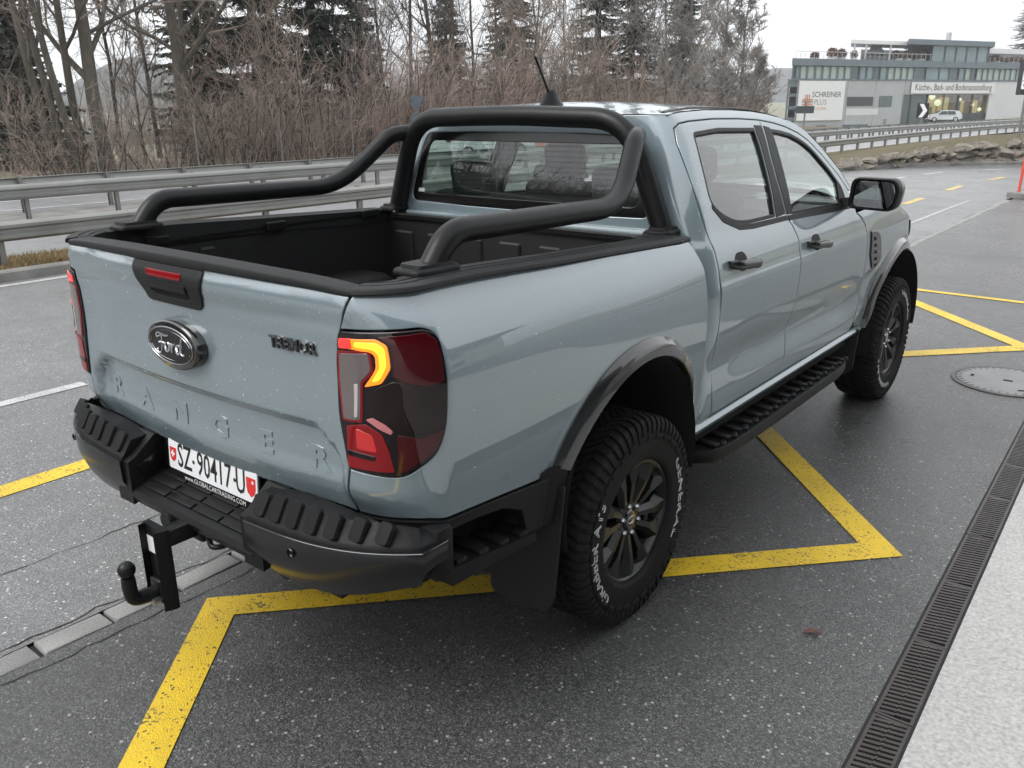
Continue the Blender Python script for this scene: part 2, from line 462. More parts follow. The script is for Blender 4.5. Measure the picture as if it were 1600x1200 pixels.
def make_materials():
    # --- car paint: grey blue with clear coat, beaded with fine drizzle
    m = N('paint')
    f = m.noise(3, 3); 
    m.p(Base_Color=m.ramp(f, (.3, (.190, .244, .268)), (.7, (.198, .252, .276))), Metallic=.20, Roughness=.32, Coat_Weight=1.0, Coat_Roughness=.008, Coat_IOR=1.9)
    plain('black_plastic', (.009, .0092, .0098), .40, bump=(420, .2, .002), var=.15, vscale=20, spec=.17)
    plain('black_grain', (.014, .0145, .0152), .5, bump=(600, .5, .002), spec=.24)
    plain('satin_black', (.007, .0072, .0078), .36, bump=(260, .15, .002), var=.1, vscale=14, spec=.28)
    plain('gloss_black', (.006, .006, .0065), .16, coat=.25)
    plain('flare_paint', (.016, .0165, .018), .16, coat=1)
    plain('liner', (.006, .0062, .0068), .55, bump=(300, .4, .003))
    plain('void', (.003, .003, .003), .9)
    plain('rubber', (.011, .011, .0113), .68, bump=(160, .25, .003), var=.3, vscale=9, spec=.18)
    plain('rim_black', (.007, .007, .0072), .28, spec=.5)
    plain('chrome', (.75, .76, .78), .08, metal=1); plain('dark_chrome', (.34, .345, .355), .14, metal=1); plain('mirror_dark', (.22, .23, .24), .02, metal=1); plain('lens_grey', (.42, .40, .40), .2); plain('badge_edge', (.10, .10, .105), .3, metal=.6)
    plain('steel_bolt', (.45, .46, .48), .32, metal=1, var=.2, vscale=60)
    plain('bumper_grey', (.010, .0103, .011), .26, coat=.12, spec=.35)
    plain('white_print', (.72, .72, .71), .55)
    plain('white_tyre', (.55, .55, .54), .7, var=.2, vscale=40)
    plain('plate_white', (.74, .75, .76), .35, var=.05)
    plain('plate_red', (.62, .03, .03), .4)
    plain('plate_black', (.012, .012, .012), .5)
    plain('badge_black', (.010, .010, .011), .18, coat=1)
    plain('badge_matt', (.008, .008, .009), .45)
    plain('sticker', (.7, .7, .7), .5)
    plain('fabric_dark', (.018, .019, .021), .85, bump=(300, .4, .003))
    plain('headliner', (.30, .30, .29), .9)
    plain('dash', (.014, .014, .015), .6)
    # --- glass
    def glass(name, tint, refl=1.0, rough=.0):
        m = N(name); t = m.t; t.nodes.remove(m.b)
        tr = m.n('ShaderNodeBsdfTransparent'); tr.inputs[0].default_value = (*tint, 1)
        gl = m.n('ShaderNodeBsdfGlossy', i={'Roughness': rough}); gl.inputs[0].default_value = (refl, refl, refl, 1)
        fr = m.n('ShaderNodeFresnel', i={'IOR': m.math('ADD', m.math('MULTIPLY', m.n('ShaderNodeNewGeometry').outputs['Backfacing'], 1 / 1.52 - 1.52), 1.52)})   # thin sheet: same from both sides
        # two faces of a pane reflect about twice what one does
        f2 = m.math('MINIMUM', m.math('MULTIPLY', fr.outputs[0], 1.9), 1.0)
        mx = m.n('ShaderNodeMixShader'); t.links.new(f2, mx.inputs[0]); t.links.new(tr.outputs[0], mx.inputs[1]); t.links.new(gl.outputs[0], mx.inputs[2])
        t.links.new(mx.outputs[0], m.o.inputs[0]); return m.m
    glass('glass', (.48, .56, .53)); glass('glass_dark', (.84, .94, .90)); glass('window_pane', (.45, .52, .52))
    plain('glass_back', (.035, .04, .042), .06, coat=0)
    # --- lamps
    def lens(name, col, rough=.06):
        m = N(name); m.p(Base_Color=col, Roughness=.06, Specular_IOR_Level=.5, Coat_Weight=0); return m.m
    lens('lamp_smoke', (.008, .0015, .002)); lens('lamp_red', (.20, .003, .006)); lens('lamp_deep', (.045, .0012, .003)); lens('lamp_pink', (.48, .17, .18)); lens('lamp_black', (.006, .002, .003))
    m = N('lamp_glow'); m.p(Base_Color=(.3, .01, .01), Roughness=.2, Emission_Color=(1.0, .012, .008), Emission_Strength=.14, Coat_Weight=1)
    m = N('lamp_clear'); m.p(Base_Color=m.ramp(m.n('ShaderNodeTexWave', wave_type='BANDS', bands_direction='Z', i={'Scale': 55.0, 'Distortion': .3}).outputs['Fac'], (.2, (.10, .075, .075)), (.8, (.26, .21, .21))), Roughness=.15, Metallic=.5, Coat_Weight=1)
    m = N('lamp_amber'); e = m.n('ShaderNodeTexCoord')
    m.p(Base_Color=(.5, .12, .0), Roughness=.3, Emission_Color=(1.0, .17, .004), Emission_Strength=1.15, Coat_Weight=1)
    m = N('lamp_amber_core'); m.p(Base_Color=(.6, .2, .0), Emission_Color=(1.0, .46, .02), Emission_Strength=1.35, Coat_Weight=1)
    m = N('lamp_lit_red'); m.p(Base_Color=(.5, .02, .02), Roughness=.3, Emission_Color=(1.0, .02, .012), Emission_Strength=.75, Coat_Weight=1)
    # --- asphalt (wet): fine stone grains in dark binder, brighter scattered chips
    def asphalt(name, dark, light, wet, patch=.25, bump=.55):
        m = N(name); co = m.co('Object')
        a = m.noise(.55, 5, .6, co); b = m.noise(6, 4, .6, co)
        cell = m.voro(190, 'Color', co=co); sep = m.n('ShaderNodeSeparateColor'); m.t.links.new(cell, sep.inputs[0])
        chip = m.voro(75, 'Color', co=co); sep2 = m.n('ShaderNodeSeparateColor'); m.t.links.new(chip, sep2.inputs[0])
        d = m.voro(190, 'Distance', co=co); d2 = m.voro(75, 'Distance', co=co); fine = m.noise(420, 2, .5, co)
        base = m.ramp(sep.outputs[0], (.0, dark), (.70, tuple((x + y) / 2 for x, y in zip(dark, light))), (.95, light), (1, tuple(min(.6, x * 1.6) for x in light)))
        isch = m.math('MULTIPLY', m.math('GREATER_THAN', sep2.outputs[0], .972), m.math('LESS_THAN', d2, .42))
        base = m.mix(isch, base, tuple(min(.55, x * 2.4) for x in light))
        mod = m.math('ADD', m.math('MULTIPLY', a, patch * 2), 1 - patch)
        mod2 = m.math('MULTIPLY', mod, m.math('ADD', m.math('MULTIPLY', b, .4), .8))
        mul = m.n('ShaderNodeVectorMath', operation='SCALE'); m.t.links.new(base, mul.inputs[0]); m.t.links.new(mod2, mul.inputs['Scale'])
        m.p(Base_Color=mul.outputs[0])
        w = m.noise(.8, 4, .55, co)
        m.p(Roughness=m.ramp(w, (.35, wet), (.7, wet + .2)), Specular_IOR_Level=.5)
        h = m.math('ADD', m.math('MULTIPLY', d, -1.0), m.math('ADD', m.math('MULTIPLY', fine, .5), m.math('MULTIPLY', d2, -.5)))
        m.bump(h, bump, .006)
        return m
    asphalt('asphalt_road', (.105, .106, .108), (.25, .25, .25), .25, patch=.32, bump=.40)
    asphalt('asphalt_court', (.032, .0325, .033), (.120, .120, .118), .19, patch=.45, bump=.32)
    asphalt('asphalt_far', (.16, .162, .167), (.26, .26, .266), .30, bump=.25)
    # --- paint on the road, pitted where the stones show through
    def roadpaint(name, col, wear=.42):
        m = N(name); co = m.co('Object')
        d = m.voro(190, 'Distance', co=co); w = m.noise(5, 5, .65, co); w2 = m.noise(75, 3, .65, co)
        cell = m.voro(130, 'Color', co=co); sep = m.n('ShaderNodeSeparateColor'); m.t.links.new(cell, sep.inputs[0])
        k = m.math('ADD', m.math('MULTIPLY', w, .45), m.math('MULTIPLY', w2, .55))
        hole = m.ramp(k, (wear - .05, 1.0), (wear + .02, 0.0))
        pit = m.math('MULTIPLY', m.math('GREATER_THAN', sep.outputs[1], .93), m.math('GREATER_THAN', w2, .50))
        hole = m.math('MAXIMUM', hole, pit)
        dirt = m.ramp(m.noise(2.2, 4, .6, co), (.3, tuple(c * .74 for c in col)), (.65, col))
        dirt = m.mix(m.math('MULTIPLY', sep.outputs[0], .22), dirt, tuple(c * .45 for c in col))
        m.p(Base_Color=m.mix(hole, dirt, (.05, .045, .035)), Roughness=m.ramp(m.noise(1.3, 3, .5, co), (.3, .32), (.7, .5)))
        m.bump(m.math('ADD', m.math('MULTIPLY', d, -.8), m.math('MULTIPLY', hole, -.5)), .45, .005); return m.m
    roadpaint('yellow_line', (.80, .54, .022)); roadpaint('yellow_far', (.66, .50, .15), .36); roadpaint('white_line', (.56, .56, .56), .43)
    # --- other ground
    m = N('concrete'); co = m.co(); a = m.noise(1.1, 5, .6, co); b = m.noise(70, 4, .7, co)
    m.p(Base_Color=m.mix(.55, m.ramp(a, (.3, (.30, .30, .285)), (.7, (.43, .43, .415))), m.ramp(b, (.3, (.17, .17, .165)), (.7, (.62, .62, .61))), 'MIX'), Roughness=m.ramp(a, (.3, .42), (.7, .75)))
    m.bump(b, .45, .006)
    m = N('granite'); co = m.co(); b = m.noise(130, 4, .7, co); a = m.noise(3, 4, .6, co)
    m.p(Base_Color=m.mix(.5, m.ramp(b, (.35, (.13, .13, .125)), (.65, (.35, .35, .34))), m.ramp(a, (.3, (.17, .17, .165)), (.7, (.28, .28, .27)))), Roughness=.5); m.bump(b, .5, .006)
    plain('joint', (.008, .008, .008), .8, bump=(60, .6, .01))
    plain('kerb_concrete', (.19, .185, .175), .6, bump=(60, .4, .006), var=.3, vscale=2)
    m = N('cast_iron'); co = m.co(); a = m.noise(6, 5, .6, co); b = m.noise(160, 3, .6, co)
    m.p(Base_Color=m.ramp(a, (.3, (.028, .024, .023)), (.62, (.062, .052, .050)), (.8, (.095, .060, .042))), Roughness=.38, Metallic=.35); m.bump(b, .35, .003)
    m = N('manhole_iron'); co = m.co(); a = m.noise(5, 5, .6, co); b = m.noise(220, 3, .6, co)
    m.p(Base_Color=m.ramp(a, (.3, (.15, .152, .155)), (.7, (.22, .22, .222))), Roughness=.42, Metallic=.1); m.bump(b, .4, .004)
    m = N('earth'); a = m.noise(.35, 6, .65); b = m.noise(14, 5, .7)
    m.p(Base_Color=m.mix(.5, m.ramp(a, (.3, (.075, .058, .035)), (.7, (.13, .115, .06))), m.ramp(b, (.3, (.035, .028, .018)), (.7, (.21, .17, .09)))), Roughness=.9); m.bump(b, .8, .05)
    m = N('dry_grass'); a = m.noise(2.5, 5, .65)
    m.p(Base_Color=m.ramp(a, (.3, (.17, .115, .05)), (.55, (.30, .22, .105)), (.75, (.20, .17, .07))), Roughness=.8)
    m = N('meadow'); a = m.noise(.02, 6, .6); b = m.noise(.3, 5, .6)
    m.p(Base_Color=m.mix(.4, m.ramp(a, (.35, (.17, .165, .11)), (.65, (.27, .26, .19))), m.ramp(b, (.3, (.15, .145, .10)), (.7, (.28, .27, .20)))), Roughness=.9)
    plain('leaf_brown', (.09, .03, .018), .5, var=.3, vscale=40)
    # --- metalwork
    m = N('galvanised'); a = m.noise(2.2, 5, .6); b = m.noise(.7, 3)
    m.p(Base_Color=m.mix(b, m.ramp(a, (.3, (.20, .20, .185)), (.7, (.33, .33, .315))), (.27, .275, .26)), Roughness=m.ramp(a, (.3, .38), (.7, .55)), Metallic=.45)
    plain('galv_post', (.21, .21, .20), .5, metal=.4, var=.25, vscale=5)
    plain('sign_back', (.10, .125, .15), .45, metal=.3, var=.15, vscale=4)
    plain('sign_black', (.012, .012, .014), .4); plain('sign_white', (.78, .79, .79), .4); plain('sign_blue', (.03, .10, .42), .4)
    plain('pole_red', (.72, .085, .045), .45, var=.1)
    # --- plants
    def bark(name, a, b, sc=9):
        m = N(name); co = m.co('Object', (1, 1, .25)); f = m.noise(sc, 5, .65, co)
        m.p(Base_Color=m.ramp(f, (.3, a), (.7, b)), Roughness=.85); m.bump(f, .7, .02); return m.m
    bark('bark', (.060, .052, .042), (.140, .122, .098)); bark('bark_dark', (.035, .029, .025), (.085, .072, .060)); bark('bark_pale', (.12, .105, .095), (.22, .20, .18))
    def twig(name, a, b):
        m = N(name); f = m.noise(.5, 3, .6); g = m.n('ShaderNodeObjectInfo').outputs['Random']
        m.p(Base_Color=m.mix(m.math('MULTIPLY', g, .5), m.ramp(f, (.35, a), (.65, b)), a), Roughness=.85); return m.m
    twig('twig_brown', (.20, .160, .130), (.33, .270, .225)); twig('twig_red', (.27, .205, .172), (.42, .335, .290)); twig('twig_grey', (.22, .198, .182), (.36, .33, .305)); twig('twig_dark', (.07, .058, .050), (.13, .108, .092))
    m = N('needles'); f = m.noise(.9, 4, .6); g = m.noise(7, 2)
    m.p(Base_Color=m.mix(.4, m.ramp(f, (.3, (.030, .042, .030)), (.7, (.062, .080, .054))), m.ramp(g, (.3, (.022, .034, .024)), (.7, (.075, .088, .062)))), Roughness=.75)
    m = N('needles_pale'); f = m.noise(.9, 4, .6)
    m.p(Base_Color=m.ramp(f, (.3, (.055, .068, .050)), (.7, (.105, .118, .088))), Roughness=.8)
    m = N('hill_wood'); f = m.noise(.05, 6, .7); g = m.noise(.4, 4, .7)
    m.p(Base_Color=m.mix(.5, m.ramp(f, (.3, (.055, .060, .060)), (.7, (.115, .118, .115))), m.ramp(g, (.3, (.05, .055, .05)), (.7, (.13, .13, .125)))), Roughness=.95)
    plain('hedge_brown', (.11, .055, .032), .85, var=.4, vscale=9)
    # --- stone
    m = N('boulder'); co = m.co(); a = m.noise(2.2, 6, .65, co); b = m.noise(16, 5, .7, co)
    m.p(Base_Color=m.mix(.5, m.ramp(a, (.3, (.115, .095, .070)), (.7, (.30, .27, .225))), m.ramp(b, (.3, (.07, .058, .045)), (.7, (.36, .33, .29)))), Roughness=.85); m.bump(b, .8, .04)
    # --- buildings
    plain('render_grey', (.40, .41, .42), .75, var=.06, vscale=.4); plain('render_light', (.62, .63, .64), .7, var=.05, vscale=.3)
    plain('frame_blue', (.13, .165, .185), .5, var=.08, vscale=.6); plain('mullion', (.15, .175, .185), .5)
    plain('panel_green', (.42, .50, .47), .3, var=.12, vscale=.25); plain('glass_far', (.10, .13, .14), .08); plain('glass_blue', (.24, .32, .34), .12, var=.15, vscale=.2)
    plain('sign_panel', (.74, .74, .74), .5); plain('ink', (.03, .032, .036), .5); plain('ink_grey', (.22, .22, .22), .5); plain('ink_orange', (.62, .20, .07), .5)
    plain('wall_dark', (.045, .05, .055), .5); plain('canvas_grey', (.16, .17, .18), .8); plain('chimney_steel', (.5, .5, .5), .35, metal=.6)
    plain('wood_warm', (.42, .26, .10), .6, var=.3, vscale=1.2); plain('planter', (.55, .56, .56), .6)
    m = N('wall_glow'); m.p(Base_Color=(.8, .6, .3), Emission_Color=(1.0, .62, .24), Emission_Strength=1.1)  # glow put into the shop's back walls to make the room look lit
    m = N('warm_lamp'); m.p(Base_Color=(.9, .8, .6), Emission_Color=(1.0, .80, .48), Emission_Strength=3.0)
    plain('snow', (.62, .64, .66), .7, var=.08)
    plain('wall_garage', (.16, .165, .17), .6, var=.1); plain('roof_tile', (.10, .055, .042), .7, var=.3, vscale=2); plain('wall_house', (.50, .48, .44), .8, var=.1)
    # --- other cars
    plain('paint_silver', (.42, .44, .46), .3, metal=.4, coat=1); plain('paint_orange', (.62, .085, .02), .35, coat=1); plain('paint_white', (.68, .70, .71), .35, coat=1)
    m = N('haze_air'); m.t.nodes.remove(m.b); v = m.n('ShaderNodeVolumePrincipled', i={'Density': .0007, 'Anisotropy': .2}); v.inputs['Color'].default_value = (.93, .95, .98, 1); m.t.links.new(v.outputs[0], m.o.inputs['Volume'])
    m = N('droplet'); m.p(Base_Color=(.80, .83, .85), Roughness=.12, Specular_IOR_Level=.8)
make_materials()
M = MATS
# ---------------------------------------------------------------- the setting
def struct(name, verts, faces, mat, parent=None):
    o = mk(name, verts, faces, mat, parent)
    if parent is None: o['kind'] = 'structure'
    return o
def ribbon(name, left, right, z, mat, parent=None):
    """sheet between two polylines given as matching (x, y) lists"""
    n = len(left); vs = [(x, y, z) for x, y in left] + [(x, y, z) for x, y in right]
    return struct(name, vs, [(i, i + 1, n + i + 1, n + i) for i in range(n - 1)], mat, parent)
def cN(y): return .0022 * max(0, y - 40) ** 2                        # the main road bends right far away
def cM(y): return .035 * max(0, y - 5) + .0015 * max(0, y - 45) ** 2
YS = [-60, -40, -20, -10, 0, 10, 20, 30, 40, 50, 60, 70, 80, 90, 100, 112, 125, 140]
# open country to the horizon, gently folded beyond the main road
def terrain():
    xs = [-900, -750, -600, -450, -350, -200, -120, -80, -55, -40, -30, -24, -20.2, -19.9, 6, 14, 30, 60, 120, 300, 500, 700, 900]
    ys = [-900, -600, -400, -250, -150, -60, -30, -10, 0, 10, 20, 30, 45, 60, 80, 110, 150, 210, 300, 420, 520, 640, 780, 900]
    vs = []
    for y in ys:
        for x in xs:
            z = -.06
            if x < -20.1: z += .25 * sstep(-20, -30, x)
            z -= 1.75 * sstep(58, 82, y) * (1 - sstep(170, 300, y)) * (1 - sstep(-25, -20.2, x))
            if y > 150: z += 14 * sstep(150, 900, y) * (.5 + .5 * math.sin(x * .004 + .6))
            vs.append((x, y, z))
    n = len(xs)
    return struct('terrain', vs, [(j * n + i, j * n + i + 1, (j + 1) * n + i + 1, (j + 1) * n + i) for j in range(len(ys) - 1) for i in range(n - 1)], M['meadow'])
terrain()
struct('wood_floor', [(-20.0, -60, -.02), (-20.0, 30, -.02), (-17.5, 75, -.02), (-60, 75, .4), (-60, -60, .4)], [(0, 1, 2, 3, 4)], M['earth'])
# side road past the forecourt: straight, then swinging right round the boulder bank
RL = [(-8.2, -60), (-8.2, 0), (-8.2, 10), (-8.1, 14), (-7.7, 18), (-7.0, 21), (-6.0, 23.6), (-5.1, 26.0), (-3.7, 28.0), (-2.2, 29.3), (1, 31), (8, 33), (30, 36)]
RR = [(-.72, -60), (-.72, 0), (-.72, 10), (-.72, 13), (-.72, 15), (-.72, 16.5), (-.70, 17.8), (-.55, 18.8), (-.2, 19.8), (.6, 20.8), (3, 22), (9, 23.4), (30, 26)]
ribbon('road', RL, RR, .0, M['asphalt_road'])
struct('forecourt', [(-.60, -60, .0), (3.038, -60, .0), (1.602, 11.8, .0), (1.602, 17.8, .0), (-.60, 17.8, .0)], [(0, 1, 2, 3, 4)], M['asphalt_court'])
struct('pavement_far', [(1.893, 3.75, .0), (40, 3.75, .0), (40, 21, .0), (1.605, 21, .0), (-.6, 19.2, .0), (-.6, 17.8, .0), (1.605, 17.8, .0)], [(0, 1, 2, 3, 6), (3, 4, 5, 6)], M['asphalt_court'])
struct('kerb_bed', [(-.72, -60, -.012), (-.60, -60, -.012), (-.60, 17.8, -.012), (-.72, 17.8, -.012)], [(0, 1, 2, 3)], M['joint'])
kerb = bpy.data.objects['kerb_bed']
def stones():
    """row of flush granite setts dividing road and forecourt"""
    rng = random.Random(5); y = -3.10; ms = []
    for v in range(6):
        L = .205 + .017 * v; b = bmesh.new(); bmesh.ops.create_cube(b, size=1)
        for q in b.verts: q.co = Vector((q.co.x * .112, q.co.y * (L - .008), q.co.z * .06))
        bmesh.ops.bevel(b, geom=b.edges[:], offset=.008, segments=2, affect='EDGES', profile=.5)
        r2 = random.Random(v)
        for q in b.verts: q.co += Vector((r2.uniform(-.003, .003), r2.uniform(-.004, .004), r2.uniform(-.001, .001)))
        me = bpy.data.meshes.new('sett'); b.to_mesh(me); b.free(); sharp(me, 50); me.materials.append(M['granite']); ms.append((me, L))
    while y < 17.4:
        me, L = ms[rng.randrange(6)]; o = bpy.data.objects.new('sett', me); COL.objects.link(o); o.parent = kerb
        o.location = (-.660 + rng.uniform(-.004, .004), y + L / 2, -.0265 + rng.uniform(-.002, .002)); o.rotation_euler = (rng.uniform(-.006, .006), rng.uniform(-.01, .01), rng.uniform(-.012, .012)); y += L + rng.uniform(.006, .013)
stones()
# fine cracks and the old joint in the tarmac
def crack(name, pts, w, z=.0025, seed=1):
    rng = random.Random(seed); L, R_ = [], []
    for i in range(len(pts) - 1):
        a, b = Vector(pts[i]), Vector(pts[i + 1]); n = max(2, int((b - a).length / .05)); d = (b - a).normalized(); q = Vector((-d.y, d.x))
        for k in range(n):
            p = a + (b - a) * (k / n) + q * rng.gauss(0, .008); h = w * rng.uniform(.3, 1.0); L.append(tuple(p + q * h)); R_.append(tuple(p - q * h))
    return ribbon(name, L, R_, z, M['joint'])
crack('tar_joint', [(-1.30, -4), (-1.31, -1.5), (-1.33, .5), (-1.36, 3), (-1.36, 9)], .0035, seed=2)
crack('tar_joint', [(-.52, -4), (-.535, -1.7), (-.52, -.9), (-.54, -.3), (-.53, 2)], .004, seed=3)
crack('tar_joint', [(-.745, -4), (-.742, 0), (-.745, 9)], .005, seed=9)
# ---- painted markings
def stripe(name, a, b, w, mat, z=.004, cutA=None, cutB=None):
    a, b = Vector(a), Vector(b); d = (b - a).normalized(); q = Vector((-d.y, d.x)) * (w / 2)
    n = max(1, int((b - a).length / .6)); L = [tuple(a + (b - a) * (k / n) + q) for k in range(n + 1)]; R_ = [tuple(a + (b - a) * (k / n) - q) for k in range(n + 1)]
    return ribbon(name, L, R_, z, mat)
def zig(pts, w, mat, z=.004):
    """mitred zigzag line"""
    P = [Vector(p) for p in pts]; L, R_ = [], []
    for i, p in enumerate(P):
        if i == 0: d = (P[1] - P[0]).normalized(); m = Vector((-d.y, d.x)) * (w / 2)
        elif i == len(P) - 1: d = (P[-1] - P[-2]).normalized(); m = Vector((-d.y, d.x)) * (w / 2)
        else:
            d1 = (p - P[i - 1]).normalized(); d2 = (P[i + 1] - p).normalized(); n1 = Vector((-d1.y, d1.x)); n2 = Vector((-d2.y, d2.x)); mm = (n1 + n2).normalized(); m = mm * (w / 2 / max(.3, mm.dot(n1)))
        L.append(tuple(p + m)); R_.append(tuple(p - m))
    return ribbon('yellow_zigzag', L, R_, z, mat)
zig([(1.52, -3.10), (-.375, -.945), (1.545, 1.105), (-.385, 3.21), (1.50, 5.20), (.0, 6.80)], .138, M['yellow_line'])
stripe('yellow_end_line', (-.5, 7.12), (1.75, 7.02), .10, M['yellow_line'])
for k in range(9):
    y0 = -1.86 + 3.48 * k; 
    if y0 < 21: stripe('cycle_lane_dash', (-2.20 + .004 * y0, y0), (-2.20 + .004 * y0, y0 + 1.40), .15, M['yellow_line' if k == 0 else 'yellow_far'])
stripe('cycle_lane_dash', (-1.92, 22.6), (-1.78, 23.8), .15, M['yellow_far']); stripe('cycle_lane_dash', (-1.2, 25.5), (-.6, 26.6), .15, M['yellow_far'])
for y0, y1 in ((-1.9, .13), (2.6, 4.6), (7.1, 9.1), (11.6, 13.6), (16.1, 17.6), (18.6, 19.7)): stripe('lane_dash', (-3.66, y0), (-3.68, y1), .11, M['white_line'])
stripe('lane_dash', (-4.06, 21.3), (-3.92, 22.5), .14, M['white_line']); stripe('lane_dash', (-3.75, 23.6), (-3.50, 24.9), .14, M['white_line']); stripe('lane_dash', (-3.0, 26.0), (-2.3, 27.0), .14, M['white_line'])
ribbon('edge_line', [(-8.02, -60), (-8.02, 0), (-8.02, 10), (-7.92, 14), (-7.52, 18)], [(-7.90, -60), (-7.90, 0), (-7.90, 10), (-7.80, 14), (-7.40, 18)], .004, M['white_line'])
ribbon('edge_line', [(-1.30, 9.5), (-1.30, 12), (-1.30, 15), (-1.28, 17)], [(-1.25, 9.5), (-1.25, 12), (-1.25, 15), (-1.24, 17)], .004, M['white_line'])
def box_run(name, pts, w, h, mat, z0=-.05):
    """kerb-like bar along a polyline; pts on its right-hand edge, width to the left"""
    b = MB(); secs = []
    P = [Vector(p) for p in pts]
    for i, p in enumerate(P):
        d = (P[min(i + 1, len(P) - 1)] - P[max(i - 1, 0)]).normalized(); q = Vector((-d.y, d.x))
        secs.append([Vector((p.x, p.y, z0)), Vector((p.x, p.y, h - .02)), Vector((p.x + q.x * .02, p.y + q.y * .02, h)), Vector((p.x + q.x * w, p.y + q.y * w, h)), Vector((p.x + q.x * w, p.y + q.y * w, z0))])
    b.loft(secs); o = b.build(name, mat, None); o['kind'] = 'structure'; return o
# ---- verge with kerb, main road
box_run('kerb', RL[:10], .15, .12, M['kerb_concrete'])
VL = [(-9.35, -60), (-9.35, 0), (-9.35, 10), (-9.35, 14), (-9.35, 20), (-9.35, 25), (-9.3, 30), (-9.2, 34), (-9.1, 38), (-9.0, 42), (-8.6, 50), (-6.5, 62), (-2, 80)]
VR = [(x - .15, y) for x, y in RL[:9]] + [(-2.3, 29.6), (1, 31.6), (8, 34), (30, 37.5)]
vs = []
for (a, b) in zip(VL, VR):
    for t in (0, .25, .5, .75, 1):
        x, y = lerp(a[0], b[0], t), lerp(a[1], b[1], t); z = .105
        bank = sstep(-6.8, -2.0, b[0]) * .72
        z += bank * (sstep(0, .8, t)) if t < 1 else 0
        if b[0] > -6.5 and t == 1: z = .10
        vs.append((x, y, z))
struct('verge', vs, [(i * 5 + j, i * 5 + j + 1, (i + 1) * 5 + j + 1, (i + 1) * 5 + j) for i in range(len(VL) - 1) for j in range(4)], M['earth'])
def grass(name, n, region, h, seed, mat='dry_grass'):
    rng = random.Random(seed); vs, fs = [], []
    for _ in range(n):
        x, y, z = region(rng); a = rng.uniform(0, 6.28); l = h * rng.uniform(.4, 1.2); w = .006 * rng.uniform(.7, 1.5); b = rng.uniform(-.6, .6) * l; c_ = rng.uniform(-.6, .6) * l
        k = len(vs); ca, sa = math.cos(a) * w, math.sin(a) * w
        vs += [(x - ca, y - sa, z), (x + ca, y + sa, z), (x + b, y + c_, z + l)]; fs.append((k, k + 1, k + 2))
    o = mk(name, vs, fs, M[mat]); return tag(o, 'dry yellow brown grass on the verge beside the guardrail', 'grass', kind='stuff')
grass('dry_grass', 26000, lambda r: ((lambda y: (r.uniform(-9.3, -8.38), y, .10))(r.uniform(-2, 13))), .07, 4)
ribbon('main_road', [(-13.5 + cM(y), y) for y in YS], [(-9.45 + cN(y), y) for y in YS], .03, M['asphalt_far'])
ribbon('median', [(-15.3 + cM(y), y) for y in YS], [(-13.5 + cM(y), y) for y in YS], .028, M['kerb_concrete'])
ribbon('main_road', [(-19.9 + cM(y), y) for y in YS], [(-15.3 + cM(y), y) for y in YS], .03, M['asphalt_far'])
for x, f, w in ((-9.75, cN, .15), (-13.2, cM, .15), (-15.7, cM, .15), (-19.3, cM, .20)):
    ribbon('edge_line', [(x - w / 2 + f(y), y) for y in YS], [(x + w / 2 + f(y), y) for y in YS], .036, M['white_line'])
for k in range(22):
    y = -8 + k * 6; stripe('lane_dash', (-17.5 + cM(y), y), (-17.5 + cM(y + 3), y + 3), .13, M['white_line'], .036)
box_run('kerb', [(-19.9 + cM(y), y) for y in YS], .25, .16, M['snow'])
struct('car_park', [(-70, 84, -1.78), (-26, 84, -1.78), (-18, 112, -1.78), (-9, 150, -1.78), (-70, 160, -1.78)], [(0, 1, 2, 3, 4)], M['asphalt_far'])
box_run('access_road', [(-2, 134), (-10, 118), (-16.5, 104), (-21, 92), (-24, 82), (-26, 70)], 7.5, -.42, M['asphalt_far'], -2.2)
# ---- concrete apron, drainage channel, manhole
struct('apron', [(3.165, -60, .004), (16, -60, .004), (16, 3.75, .004), (1.893, 3.75, .004)], [(0, 1, 2, 3)], M['concrete'])
ch = MB(); ch.box(-.002, .128, -6, 11.8, -.09, -.075); ch.box(-.006, .003, -6, 11.8, -.09, .001); ch.box(.1205, .129, -6, 11.8, -.09, .006)
ch = ch.build('drain_channel', M['joint']); ch['kind'] = 'structure'; ch.location = (1.838, 0, 0); ch.rotation_euler = (0, 0, .020)
def grate():
    b = MB(); L = .497
    b.box(.004, .017, 0, L, -.022, .0); b.box(.139, .152, 0, L, -.022, .0); b.box(.017, .139, 0, .010, -.022, -.0004); b.box(.017, .139, L - .010, L, -.022, -.0004)
    n = 20; p = (L - .02) / n
    for k in range(n):
        y = .010 + (k + .5) * p
        # two staggered rows of slots leave bars and a zigzag rib between them
        for x0, x1, dy in ((.016, .072, 0), (.084, .140, p * .5)):
            Mx = Matrix.Translation(((x0 + x1) / 2, min(y + dy, L - .012), -.011)) @ Matrix.Rotation(R(9), 4, 'Z'); h = (x1 - x0) / 2 + .001
            b.box(-h, h, -.0062, .0062, -.011, .0105, Mx)
        Mx = Matrix.Translation((.078, min(y + p * .25, L - .012), -.011)) @ Matrix.Rotation(R(48 if k % 2 else 34), 4, 'Z'); b.box(-.0125, .0125, -.0052, .0052, -.011, .0108, Mx)
    return b.build('grate', M['cast_iron'], ch)
g0 = grate(); g0.location = (.0, -1.5, .0015); g0.scale = (.79, 1, 1)
for k in range(1, 16):
    c = g0.copy(); COL.objects.link(c); c.parent = ch; c.location = (.0, -1.5 + .5 * k, .0015 + .001 * math.sin(k * 2.3))
mh = MB(); mh.lathe([(.0, .004), (.285, .004), (.287, .001)], 48, Matrix.Rotation(R(-90), 4, 'Y')); 
mo = mh.build('manhole_cover', M['manhole_iron'], mirror=None); mo.location = (1.545, 4.13, .004); mo.scale = (1.14, 1.14, 1); fix_normals(mo.data)
tag(mo, 'round grey iron manhole cover set in the wet tarmac', 'manhole cover')
